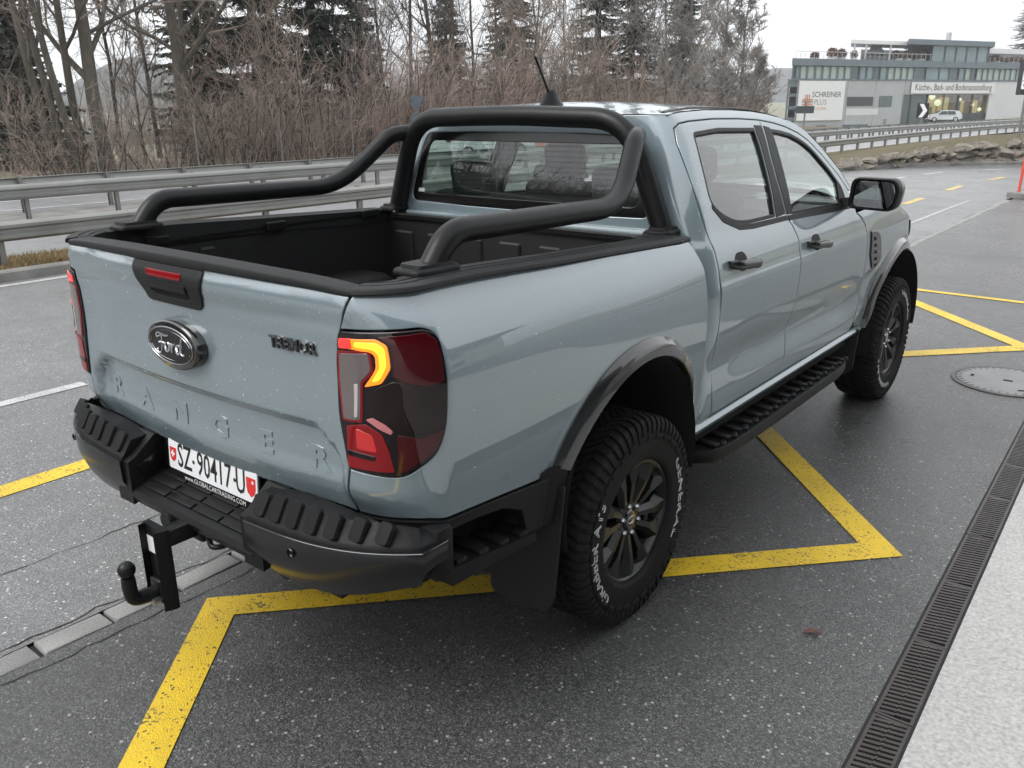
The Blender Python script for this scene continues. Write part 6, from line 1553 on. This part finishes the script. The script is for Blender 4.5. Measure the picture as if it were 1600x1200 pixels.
# ---------------------------------------------------------------- cars on the main road
def car(name, label, loc, rz, paint, L=4.2, W=1.76, H=1.48, van=False):
    root = empty(name, loc, rz, label, 'car')
    # side outline (along, height) with bonnet, screen, roof and tail
    if van: out = [(-L/2,.45),(-L/2+.02,1.0),(-L/2+.12,H*.80),(-L/2+.30,H*.98),(-.2*L,H),(.14*L,H),(.20*L,H*.98),(.36*L,H*.66),(.46*L,H*.58),(L/2-.02,.70),(L/2,.42)]
    else: out = [(-L/2,.45),(-L/2+.02,.80),(-L/2+.10,.95),(-L/2+.45,H*.93),(-.22*L,H*.99),(0,H),(.10*L,H*.98),(.27*L,H*.70),(.42*L,H*.62),(L/2-.04,.62),(L/2,.42)]
    b = MB(); secs = []
    def tum(z): return 1 - .22 * max(0, (z - .92) / (H - .92)) ** 1.1 if z > .92 else 1 - .05 * max(0, (.6 - z) / .4)
    for x, z in out: secs.append((x, z))
    vs, fs = [], []; n = len(secs)
    for sgn in (-1, 1):
        for x, z in secs: vs.append(Vector((x, sgn * W / 2 * tum(z), z)))
        for x, z in secs: vs.append(Vector((x, sgn * W / 2 * .97, .28 if abs(x) < L / 2 - .3 else .34)))
    for i in range(n - 1):
        fs.append((i, i + 1, 2 * n + i + 1, 2 * n + i))
    for off in (0, 2 * n):
        for i in range(n - 1): fs.append((off + i, off + n + i, off + n + i + 1, off + i + 1))
    fs += [(0, n, 3 * n, 2 * n), (n - 1, 2 * n - 1, 4 * n - 1, 3 * n - 1)]
    bm = bmesh.new(); bv = [bm.verts.new(v) for v in vs]
    for f in fs:
        try: bm.faces.new([bv[i] for i in f])
        except ValueError: pass
    bmesh.ops.recalc_face_normals(bm, faces=bm.faces[:]); bmesh.ops.bevel(bm, geom=[e for e in bm.edges if e.calc_face_angle(0) > .35], offset=.06, segments=2, affect='EDGES', profile=.6, clamp_overlap=True)
    me = bpy.data.meshes.new('body'); bm.to_mesh(me); bm.free(); sharp(me, 40); body_o = link('body', me, M[paint], root)
    zb, ztp = .96 if not van else H * .60, H * .92
    for sgn in (-1, 1):
        for x0, x1, a0, a1 in ((-.30 * L, -.06 * L, .04, 0), (-.04 * L, .20 * L, 0, .42 if not van else .25)):
            f = lambda x, z: Vector((x, sgn * (W / 2 * tum(z) + .012), z))
            mk('side_window', [f(x0, zb), f(x1, zb), f(x1 - a1, ztp), f(x0 + a0 * 3, ztp)], [(0, 1, 2, 3)], M['glass_back'], root)
    xa, za = (.265 * L, H * .72) if not van else (.35 * L, H * .68); xb, zb2 = (.115 * L, H * .96) if not van else (.215 * L, H * .96)
    mk('windscreen', [Vector((xa + .02, -W / 2 * .76, za)), Vector((xa + .02, W / 2 * .76, za)), Vector((xb + .02, W / 2 * .72, zb2)), Vector((xb + .02, -W / 2 * .72, zb2))], [(0, 1, 2, 3)], M['glass_back'], root)
    xr0, xr1 = -L / 2 + .09, -L / 2 + .40
    mk('rear_window', [Vector((-L/2 + .12 - .03, -W / 2 * .78, 1.0)), Vector((-L/2 + .12 - .03, W / 2 * .78, 1.0)), Vector((-L/2 + (.42 if not van else .24) - .04, W / 2 * .70, H * .90)), Vector((-L/2 + (.42 if not van else .24) - .04, -W / 2 * .70, H * .90))], [(0, 1, 2, 3)], M['glass_back'], root)
    for x in (-.31 * L, .31 * L):
        for sgn in (-1, 1):
            b = MB(); b.lathe([(.0, .10), (.19, .10), (.20, .08)], 20, Matrix.Translation((x, sgn * (W / 2 - .10), .31)) @ Matrix.Rotation(R(90 * sgn), 4, 'Z')); rim_ = b.build('wheel', M['chimney_steel'], root, smooth=40)
            b = MB(); b.lathe([(.20, .09), (.25, .11), (.31, .09), (.31, -.09), (.2, -.09)], 22, Matrix.Translation((x, sgn * (W / 2 - .10), .31)) @ Matrix.Rotation(R(90 * sgn), 4, 'Z')); b.build('tyre', M['rubber'], rim_, smooth=40)
    for sgn in (-1, 1):
        b = MB(); b.bbox(L/2 - .16, L/2 - .01, sgn * W * .36 - .16, sgn * W * .36 + .16, .60, .72, .03, 2); b.build('headlamp', M['white_print'], root, smooth=40)
        b = MB(); b.bbox(-L/2 - .01, -L/2 + .10, sgn * W * .42 - .10, sgn * W * .42 + .10, .78, .98, .03, 2); b.build('tail_light', M['lamp_red'], root, smooth=40)
        b = MB(); b.bbox(.17 * L, .20 * L, sgn * (W / 2 + .08) - .09, sgn * (W / 2 + .08) + .09, zb + .02, zb + .14, .03, 2); b.build('mirror', M['black_plastic'], root, smooth=40)
    b = MB(); b.bbox(-L/2 - .015, -L/2 + .05, -.26, .26, .55, .66, .01, 1); b.build('number_plate', M['plate_white'], root)
    b = MB(); b.bbox(-L/2 - .02, L/2 + .02, -W / 2 * .94, W / 2 * .94, .24, .40, .05, 2); b.build('bumper', M['black_plastic'], root, smooth=40)
    return root
x, y = aim(1477, 113)
car('silver_car', 'silver hatchback driving past the lit shop windows', (x, y, -.42), R(205), 'paint_silver')
car('orange_car', 'bright orange van on the main road, seen through the pickup\'s rear window', (-17.6, 25.6, .03), R(90), 'paint_orange', 4.4, 1.8, 1.85, True)
car('white_car', 'white estate car on the main road, seen through the rear window', (-17.6, 20.7, .03), R(90), 'paint_white', 4.5, 1.78, 1.46)

# ---------------------------------------------------------------- the house and trees on the near side, mirrored in the glass and paint
hs = empty('house', (17, 9, 0), R(8), 'plain gabled house on the near side of the forecourt, outside the view', 'house')
b = MB(); b.box(0, 9, -7, 7, 0, 4.6); b.build('wall', M['wall_house'], hs)
b = MB(); b.prism([(-7.8, 4.4), (7.8, 4.4), (0, 8.6)], -.5, 9.5, 'x'); b.build('roof', M['roof_tile'], hs)
for y in (-5, -1.6, 1.6, 5):
    for z in (.9, 3.0):
        b = MB(); b.box(-.06, .05, y - .6, y + .6, z, z + 1.25); w_ = b.build('window', M['sign_white'], hs)
        b = MB(); b.box(-.08, -.061, y - .52, y + .52, z + .08, z + 1.17); b.build('pane', M['glass_far'], w_)

gb = empty('garage_building', (7.4, -5.5, 0), 0, 'flat-roofed garage building facing the forecourt, outside the view', 'building')
b = MB(); b.box(0, 9, -9.5, 8.2, 0, 4.3); b.build('wall', M['wall_garage'], gb)
b = MB(); b.box(-1.6, 9.2, -9.8, 8.5, 4.3, 4.75); b.build('roof', M['wall_dark'], gb)
for k in range(5):
    y = -8.6 + k * 3.35
    b = MB(); b.box(-.05, .06, y, y + 2.9, .25, 3.3); f_ = b.build('window_frame', M['wall_dark'], gb)
    for j in range(2):
        b = MB(); b.box(-.08, -.051, y + .10 + j * 1.4, y + 1.40 + j * 1.4, .40, 3.15); b.build('pane', M['glass_far'], f_)
# ---------------------------------------------------------------- trees and shrubs along the main road
def add_tube(vs, fs, pts, rads, n):
    """light tapered tube without caps; ends in a point when the last radius is 0"""
    k = len(pts); base = len(vs)
    for i in range(k):
        t = pts[min(i + 1, k - 1)] - pts[max(i - 1, 0)]
        if t.length < 1e-9: t = Vector((0, 0, 1))
        t.normalize(); a = t.orthogonal().normalized() if abs(t.z) > .95 else Vector((t.y, -t.x, 0)).normalized(); b = t.cross(a)
        for j in range(n):
            q = 2 * math.pi * j / n; vs.append(pts[i] + (a * math.cos(q) + b * math.sin(q)) * rads[i])
    for i in range(k - 1):
        for j in range(n):
            j2 = (j + 1) % n; fs.append((base + i * n + j, base + i * n + j2, base + (i + 1) * n + j2, base + (i + 1) * n + j))
def limb(rng, p, d, L, r, nseg, wob, up=.0):
    pts = [p.copy()]; d = d.normalized()
    for i in range(nseg):
        d = (d + Vector((rng.gauss(0, wob), rng.gauss(0, wob), rng.gauss(0, wob) + up))).normalized(); pts.append(pts[-1] + d * (L / nseg))
    return pts
def side_dir(rng, d, ang):
    a = d.orthogonal().normalized(); a.rotate(Matrix.Rotation(rng.uniform(0, 6.283), 3, d)); return (d * math.cos(ang) + a * math.sin(ang)).normalized()
def bare_tree(name, label, loc, h, r0, seed, lean=(0, 0), limbs=13, l2=7, l3=6, l4=3, start=.25, limb_len=.42, up=.10, tw=.008, mt='bark', mc='twig_brown', spread=50, group='bare trees beside the main road', cat='tree', wob=.05):
    rng = random.Random(seed); root = empty(name, loc, 0, label, cat, group)
    tv, tf, cv, cf = [], [], [], []
    trunk = limb(rng, Vector((0, 0, -.1)), Vector((lean[0], lean[1], 1)), h, r0, 12, wob * .6, .02)
    n = len(trunk); rad = [r0 * (1 - .93 * (i / (n - 1)) ** .9) * (1.25 if i == 0 else 1) for i in range(n)]
    add_tube(tv, tf, trunk, rad, 8)
    for k in range(limbs):
        t = start + (1 - start) * ((k + rng.random()) / limbs); i = min(n - 2, int(t * (n - 1))); q = t * (n - 1) - i
        p = trunk[i].lerp(trunk[i + 1], q); d = (trunk[i + 1] - trunk[i]).normalized(); L = h * limb_len * (1.05 - .75 * t) * rng.uniform(.7, 1.2); r = max(.012, lerp(rad[i], rad[i + 1], q) * rng.uniform(.35, .6))
        b1 = limb(rng, p, side_dir(rng, d, R(spread * rng.uniform(.6, 1.25))), L, r, 6, .13, up); rr = [r * (1 - .85 * j / 6) for j in range(7)]
        add_tube(tv, tf, b1, rr, 5)
        for k2 in range(l2):
            t2 = .2 + .8 * (k2 + rng.random()) / l2; i2 = min(5, int(t2 * 6)); p2 = b1[i2].lerp(b1[i2 + 1], t2 * 6 - i2); d2 = (b1[i2 + 1] - b1[i2]).normalized(); L2 = L * rng.uniform(.28, .55) * (1.15 - .6 * t2); r2 = max(tw * 1.6, rr[i2] * .5)
            b2 = limb(rng, p2, side_dir(rng, d2, R(rng.uniform(28, 62))), L2, r2, 4, .14, up); add_tube(cv, cf, b2, [r2 * (1 - .8 * j / 4) for j in range(5)], 4)
            for k3 in range(l3):
                t3 = .15 + .85 * (k3 + rng.random()) / l3; i3 = min(3, int(t3 * 4)); p3 = b2[i3].lerp(b2[i3 + 1], t3 * 4 - i3); d3 = (b2[i3 + 1] - b2[i3]).normalized(); L3 = max(.25, L2 * rng.uniform(.3, .6))
                b3 = limb(rng, p3, side_dir(rng, d3, R(rng.uniform(22, 60))), L3, 0, 3, .16, up); add_tube(cv, cf, b3, [tw, tw * .85, tw * .65, tw * .3], 3)
                for k4 in range(l4):
                    q4 = rng.uniform(.2, 1) * 3; i4 = min(2, int(q4)); p4 = b3[i4].lerp(b3[i4 + 1], q4 - i4); d4 = (b3[i4 + 1] - b3[i4]).normalized()
                    b4 = limb(rng, p4, side_dir(rng, d4, R(rng.uniform(20, 60))), L3 * rng.uniform(.35, .7), 0, 2, .15, up); add_tube(cv, cf, b4, [tw * .75, tw * .55, tw * .25], 3)
    o = mk('trunk', tv, tf, M[mt], root, smooth=True); mk('crown', cv, cf, M[mc], root)
    return root
def shrub(name, label, loc, h, w, seed, stems=12, mat='twig_red', l2=7, l3=5, tw=.006):
    rng = random.Random(seed); root = empty(name, loc, 0, label, 'shrub', 'leafless shrubs beside the main road'); sv, sf, cv, cf = [], [], [], []
    for k in range(stems):
        a = rng.uniform(0, 6.283); rr = w * .35 * math.sqrt(rng.random()); p = Vector((rr * math.cos(a), rr * math.sin(a), -.05)); out = rng.uniform(.12, .55) * w / h
        L = h * rng.uniform(.65, 1.05); b1 = limb(rng, p, Vector((math.cos(a) * out, math.sin(a) * out, 1)), L, .02, 6, .08, .02); add_tube(sv, sf, b1, [.024 - .003 * j for j in range(7)], 4)
        for k2 in range(l2):
            t = .18 + .82 * (k2 + rng.random()) / l2; i = min(5, int(t * 6)); p2 = b1[i].lerp(b1[i + 1], t * 6 - i); d = (b1[i + 1] - b1[i]).normalized()
            b2 = limb(rng, p2, side_dir(rng, d, R(rng.uniform(22, 58))), L * rng.uniform(.16, .36), .01, 4, .13, .06); add_tube(cv, cf, b2, [tw * 1.5, tw * 1.2, tw, tw * .7, tw * .3], 3)
            for k3 in range(l3):
                q = rng.uniform(.15, 1) * 4; i3 = min(3, int(q)); p3 = b2[i3].lerp(b2[i3 + 1], q - i3); d3 = (b2[i3 + 1] - b2[i3]).normalized()
                b3 = limb(rng, p3, side_dir(rng, d3, R(rng.uniform(18, 55))), L * rng.uniform(.06, .16), 0, 2, .15, .06); add_tube(cv, cf, b3, [tw, tw * .75, tw * .3], 3)
    mk('stems', sv, sf, M['bark_dark'], root); mk('crown', cv, cf, M[mat], root); return root
def conifer(name, label, loc, h, w, seed, mat='needles', levels=40, start=.05, dens=1.0):
    rng = random.Random(seed); root = empty(name, loc, 0, label, 'conifer', 'conifers among the bare trees'); tv, tf, cv, cf = [], [], [], []
    add_tube(tv, tf, [Vector((0, 0, -.1)), Vector((.02 * h * rng.uniform(-1, 1) * .3, 0, h * .5)), Vector((0, 0, h))], [h * .014, h * .009, .015], 8)
    for k in range(levels):
        t = min(.985, start + (1 - start) * (k + rng.random() * 2.0) / levels); z = h * t; L = w * (1 - t) ** .8 * rng.uniform(.75, 1.1) + .12; nb = max(6, int((9 + 5 * (1 - t)) * dens))
        for j in range(nb):
            a = 6.283 * (j + rng.random()) / nb; Lj = L * rng.uniform(.6, 1.15); d = Vector((math.cos(a), math.sin(a), rng.uniform(-.30, .18))); pts = [Vector((0, 0, z + rng.uniform(-.35, .35) * h / levels))]
            for q in range(4):
                d = (d + Vector((rng.gauss(0, .05), rng.gauss(0, .05), -.10 + .07 * q))).normalized(); pts.append(pts[-1] + d * (Lj / 4))
            add_tube(tv, tf, pts, [.022, .017, .012, .008, .004], 3)
            ns = max(10, int(Lj * 22 * dens))
            for q in range(ns):
                u = (.12 + .88 * (q + rng.random()) / ns) * 4; i = min(3, int(u)); p = pts[i].lerp(pts[i + 1], u - i); dd = (pts[i + 1] - pts[i]).normalized(); side = dd.cross(Vector((0, 0, 1))).normalized() * (1 if q % 2 else -1)
                l = rng.uniform(.22, .58) * (1.15 - u / 5) * min(1, .5 + Lj / 3); tip = p + (side * rng.uniform(.5, 1) + dd * rng.uniform(.3, .8)).normalized() * l + Vector((0, 0, -l * rng.uniform(.15, .75))); wd = Vector((rng.uniform(-1, 1), rng.uniform(-1, 1), rng.uniform(-.6, .6))).normalized() * rng.uniform(.045, .095); m = p.lerp(tip, .55)
                b = len(cv); cv += [p, m + wd, tip, m - wd]; cf += [(b, b + 1, b + 2, b + 3)]
    mk('trunk', tv, tf, M['bark_dark'], root); mk('foliage', cv, cf, M[mat], root); return root
def spot(px, x): 
    """place on the ground seen at image column px where the wood's edge runs at x"""
    d = _f + _r * ((px - 800) / 1327.528) + _u * .329; t = (x - 2.351) / d.x; return (x, -2.512 + d.y * t, .05)
# --- left group of tall slim trunks
bare_tree('bare_tree', 'slim leaning bare tree, leftmost of the clump behind the guardrail', spot(72, -24.0), 13, .15, 21, (-.10, -.10), 14, 7, 6, 3, .22, .34, .12, .009, spread=40)
bare_tree('bare_tree', 'slender bare tree, second from the left in the clump', spot(92, -25.2), 14, .14, 22, (-.09, -.10), 14, 7, 6, 3, .25, .34, .12, .009, spread=38)
bare_tree('bare_tree', 'thin leaning bare trunk in the middle of the left clump', spot(108, -23.6), 13, .13, 23, (-.05, -.08), 14, 7, 6, 3, .22, .34, .12, .009, spread=40)
bare_tree('bare_tree', 'bare tree just left of the thickest trunk of the clump', spot(124, -25.0), 14, .15, 24, (-.03, -.05), 14, 7, 6, 3, .22, .34, .12, .009, spread=42)
bare_tree('bare_tree', 'thickest bare trunk of the left clump, with long low right limbs', spot(152, -24.0), 15, .25, 25, (-.05, -.05), 20, 8, 6, 3, .18, .42, .12, .010, spread=55)
bare_tree('bare_tree', 'tall straight bare tree alone between the clump and conifers', spot(288, -24.6), 16, .23, 26, (-.03, -.02), 20, 8, 6, 3, .16, .40, .10, .010, spread=58)
bare_tree('bare_tree', 'thinner bare tree right beside the tall straight one', spot(300, -25.6), 14, .13, 27, (-.02, .0), 14, 7, 6, 3, .22, .34, .12, .009)
bare_tree('bare_tree', 'small bushy bare tree at the far left edge', spot(12, -25.5), 9, .10, 28, (-.04, -.05), 13, 6, 6, 3, .12, .40, .10, .008, mc='twig_dark')
bare_tree('bare_tree', 'low spreading bare tree before the distant wooded hill', spot(215, -26.5), 5.0, .07, 29, (.02, .02), 14, 7, 6, 3, .08, .55, .14, .008, mc='twig_brown', spread=42)
# --- middle: bare trees over the shrubs
MIDL = [(418, 'brownish bare tree standing in front of the left spruce', 11, .13, 'twig_brown'), (572, 'feathery bare tree between the two dark spruces and the twin trunks', 9, .10, 'twig_grey'), (642, 'leaning twin bare tree above the shrubs', 12, .12, 'twig_dark'), (690, 'dark leaning bare trunk over the brown shrubs', 13, .15, 'twig_dark'), (712, 'upright bare tree with dark forked top behind the roll bar', 13, .16, 'twig_dark'), (770, 'dense reddish bare tree left of the aerial', 11, .12, 'twig_red'), (825, 'bushy pale bare tree directly behind the aerial', 9, .11, 'twig_brown'), (880, 'bushy brown bare tree right of the aerial', 8.5, .10, 'twig_brown'), (1012, 'tall bare tree with dark trunk right of the conifer pair', 15, .19, 'twig_grey')]
for i, (px, lb_, h, r, mc) in enumerate(MIDL):
    bare_tree('bare_tree', lb_, spot(px, -24.5 - (i % 3) * .9), h, r, 50 + i, (random.Random(i).uniform(-.08, .03), random.Random(i + 9).uniform(-.05, .05)), 15, 7, 6, 3, .16, .36, .13, .009 if px < 800 else .012, mc=mc, spread=46)
# --- the rounded grey trees at the right end of the wood
for i, (px, h, lb_) in enumerate(((1045, 12.5, 'grey fine-twigged bare tree, leftmost of the round ones above the roof'), (1085, 13.0, 'grey fine-twigged bare tree, second of the round ones above the roof'), (1125, 12.5, 'grey fine-twigged bare tree, third of the round ones above the roof'), (1158, 10.0, 'grey bare tree at the rounded right end of the wood'), (1180, 5.5, 'lowest grey bare tree at the outer right tip of the wood'))):
    bare_tree('bare_tree', lb_, spot(px, -25.0 + (i % 2) * 1.2), h, .16, 80 + i, (0, 0), 26, 10, 7, 4, .05, .34, .08, .018, mt='bark_pale', mc='twig_grey', spread=62)
# --- more slim trees deeper in the wood
MORE = [(182, -27.6, 14, .08, 'slim bare tree just right of the thickest trunk, second row'), (240, -28.4, 13, .09, 'slim bare tree above the distant hill, second row'), (345, -27.2, 14, .10, 'twiggy bare tree before the pale thin conifer'), (462, -28.8, 13, .09, 'twiggy bare tree left of the large spruce'), (540, -27.4, 12, .09, 'twiggy bare tree right of the large spruce'), (605, -28.0, 13, .10, 'fine twigged bare tree left of the sign backs, second row'), (742, -27.8, 14, .10, 'fine twigged bare tree behind the roll bar corner, second row'), (858, -28.4, 14, .10, 'tall fine twigged bare tree right behind the aerial tip'), (915, -27.0, 13, .10, 'fine twigged bare tree before the left spruce of the pair')]
for i, (px, xx, h, r, lb_) in enumerate(MORE):
    bare_tree('bare_tree', lb_, spot(px, xx), h, r, 140 + i, (random.Random(i + 40).uniform(-.08, .03), random.Random(i + 60).uniform(-.06, .04)), 18, 7, 6, 3, .14, .36, .12, .009 if px < 500 else .012, mt='bark_dark', mc='twig_brown' if px < 260 else 'twig_grey', spread=44)
# --- conifers
for i, (px, xx, h, w, mt, lb_) in enumerate(((28, -27.5, 6.2, 2.3, 'needles', 'small dark conifer at the left edge behind the trunks'), (322, -28.5, 12, 2.6, 'needles_pale', 'pale thin conifer right of the tall straight bare tree'), (405, -28.0, 15, 2.8, 'needles', 'dark spruce left of the large one, behind brown twigs'), (498, -27.5, 16, 3.0, 'needles', 'large dark spruce standing out against the sky'), (566, -29.0, 9.0, 1.8, 'needles_pale', 'slim grey green young spruce right of the large spruce'), (700, -30.0, 8.5, 2.4, 'needles_pale', 'greenish conifer half hidden behind the dark bare trunks'), (800, -31.0, 17, 2.6, 'needles', 'dark conifer behind the reddish bare tree by the aerial'), (932, -29.5, 19, 2.7, 'needles', 'dark spruce, left one of the pair right of the aerial'), (985, -29.0, 19, 2.8, 'needles', 'dark spruce, right one of the pair right of the aerial'), (1062, -29.5, 16, 3.0, 'needles_pale', 'grey green conifer behind the round grey bare trees'))):
    conifer('spruce', lb_, spot(px, xx), h, w, 200 + i, mt, dens=1.0 if h < 14 else 1.15)
x, y = aim(1592, 170)
conifer('spruce', 'dark conifer beyond the showroom at the upper right corner', (x, y, 4), 24, 6.0, 240, 'needles', dens=1.3)
# --- shrubs
LBS = ['brown leafless shrub below the leaning trunks at the left', 'low brown shrub at the foot of the tall straight tree', 'reddish shrub left of the first fence post', 'dense pinkish shrub below the left spruce', 'large pinkish brown shrub below the big spruce', 'brown rounded shrub left of the road sign backs', 'tall reddish shrub right behind the road sign backs', 'brown shrub just left of the roll bar corner', 'reddish shrub showing above the roll bar left part', 'olive brown shrub left below the aerial', 'tall olive brown shrub beside the aerial rod', 'brown shrub right of the aerial base', 'low brown shrub above the middle of the roof', 'brown shrub below the spruce pair', 'greyish shrub above the right part of the roof', 'grey brown shrub at the wood edge above the rear door']
PX = [120, 255, 352, 420, 505, 580, 650, 715, 770, 812, 850, 900, 950, 1000, 1060, 1120]
HH = [2.6, 2.4, 3.0, 4.2, 4.4, 4.2, 4.0, 3.8, 4.2, 4.6, 5.4, 4.6, 4.4, 4.2, 3.8, 3.6]
MT = ['twig_brown', 'twig_red', 'twig_brown', 'twig_red', 'twig_red', 'twig_red', 'twig_red', 'twig_red', 'twig_red', 'twig_brown', 'twig_brown', 'twig_brown', 'twig_red', 'twig_brown', 'twig_grey', 'twig_grey']
for i, px in enumerate(PX): shrub('leafless_shrub', LBS[i], spot(px, -22.6 - (i % 2) * .8), HH[i], 3.4 if px < 800 else 4.2, 300 + i, 20, MT[i], 9, 7, .0065 if px < 700 else .009)
# --- thicket of thin stems filling the ground below
def thicket():
    rng = random.Random(77); vs, fs = [], []
    for _ in range(11000):
        y = rng.uniform(-25, 56); x = rng.uniform(-28.5, -21.6); h = rng.uniform(.5, 2.6) * lerp(.42, 1.05, sstep(11, 19, y))
        if y < 16 and rng.random() < .45: continue
        h *= 1; tw = .005 + .00012 * y
        b1 = limb(rng, Vector((x, y, 0)), Vector((rng.gauss(0, .36), rng.gauss(0, .36), 1)), h, 0, 4, .14); add_tube(vs, fs, b1, [tw * 1.5, tw * 1.2, tw, tw * .7, tw * .3], 3)
        for k in range(6):
            q = rng.uniform(.25, 1) * 4; i = min(3, int(q)); p = b1[i].lerp(b1[i + 1], q - i); b2 = limb(rng, p, side_dir(rng, (b1[i + 1] - b1[i]).normalized(), R(rng.uniform(20, 55))), h * rng.uniform(.15, .4), 0, 2, .15); add_tube(vs, fs, b2, [tw, tw * .7, tw * .3], 3)
    o = mk('thicket', vs, fs, M['twig_red']); tag(o, 'tangle of thin brown stems filling the edge of the wood', 'thicket', kind='stuff')
thicket()
# --- farther wood behind, a dark mass closing the gaps low down
def far_wood():
    rng = random.Random(78); vs, fs = [], []
    for _ in range(7000):
        x = rng.uniform(-52, -31); y = rng.uniform(-40, 1.95 * -x); h = rng.uniform(1.5, 4.6) * (sstep(16, 30, y) + sstep(2, -12, y)) + 1.0; tw = .014
        b1 = limb(rng, Vector((x, y, 0)), Vector((rng.gauss(0, .15), rng.gauss(0, .15), 1)), h, 0, 3, .10); add_tube(vs, fs, b1, [tw * 1.6, tw * 1.2, tw * .8, tw * .3], 3)
        for k in range(4):
            q = rng.uniform(.2, 1) * 3; i = min(2, int(q)); p = b1[i].lerp(b1[i + 1], q - i); b2 = limb(rng, p, side_dir(rng, (b1[i + 1] - b1[i]).normalized(), R(rng.uniform(25, 60))), h * rng.uniform(.15, .35), 0, 2, .15); add_tube(vs, fs, b2, [tw * .8, tw * .6, tw * .3], 3)
    o = mk('far_wood', vs, fs, M['twig_grey']); tag(o, 'mass of grey leafless wood behind the roadside trees', 'wood', kind='stuff')
far_wood()
def side_wood():  # unseen trees, added so the rear glass reflects something dark
    rng = random.Random(79); vs, fs = [], []
    for _ in range(2600):
        x = rng.uniform(-50, -23); y = rng.uniform(-95, -18); h = rng.uniform(4, 12); tw = .03
        b1 = limb(rng, Vector((x, y, 0)), Vector((rng.gauss(0, .1), rng.gauss(0, .1), 1)), h, 0, 3, .08); add_tube(vs, fs, b1, [tw * 2.4, tw * 1.8, tw * 1.2, tw * .4], 3)
        for k in range(9):
            q = rng.uniform(.1, 1) * 3; i = min(2, int(q)); p = b1[i].lerp(b1[i + 1], q - i); b2 = limb(rng, p, side_dir(rng, (b1[i + 1] - b1[i]).normalized(), R(rng.uniform(25, 60))), h * rng.uniform(.12, .3), 0, 2, .15); add_tube(vs, fs, b2, [tw * 1.1, tw * .8, tw * .3], 3)
    o = mk('side_wood', vs, fs, M['twig_dark']); tag(o, 'leafless wood going on beyond the left edge of the view', 'wood', kind='stuff')
side_wood()

# --- the wood goes on to the left, out of view; added to darken reflections
for i, (y, h) in enumerate(((2, 15), (-5, 17), (-12, 14), (-20, 18), (-28, 16))):
    conifer('spruce', ['spruce just beyond the left edge of the view', 'second spruce beyond the left edge of the view', 'third spruce beyond the left edge of the view', 'fourth spruce beyond the left edge of the view', 'fifth spruce beyond the left edge of the view'][i], (-27.5 - i % 2, y, 0), h, 3.2, 260 + i, 'needles', levels=26, dens=.9)

# ---------------------------------------------------------------- damp winter air
hz = MB(); hz.box(-905, 905, -905, 905, -1.2, 60); hz = hz.build('haze', M['haze_air']); tag(hz, 'thin grey winter haze over the whole place', 'haze', kind='stuff')
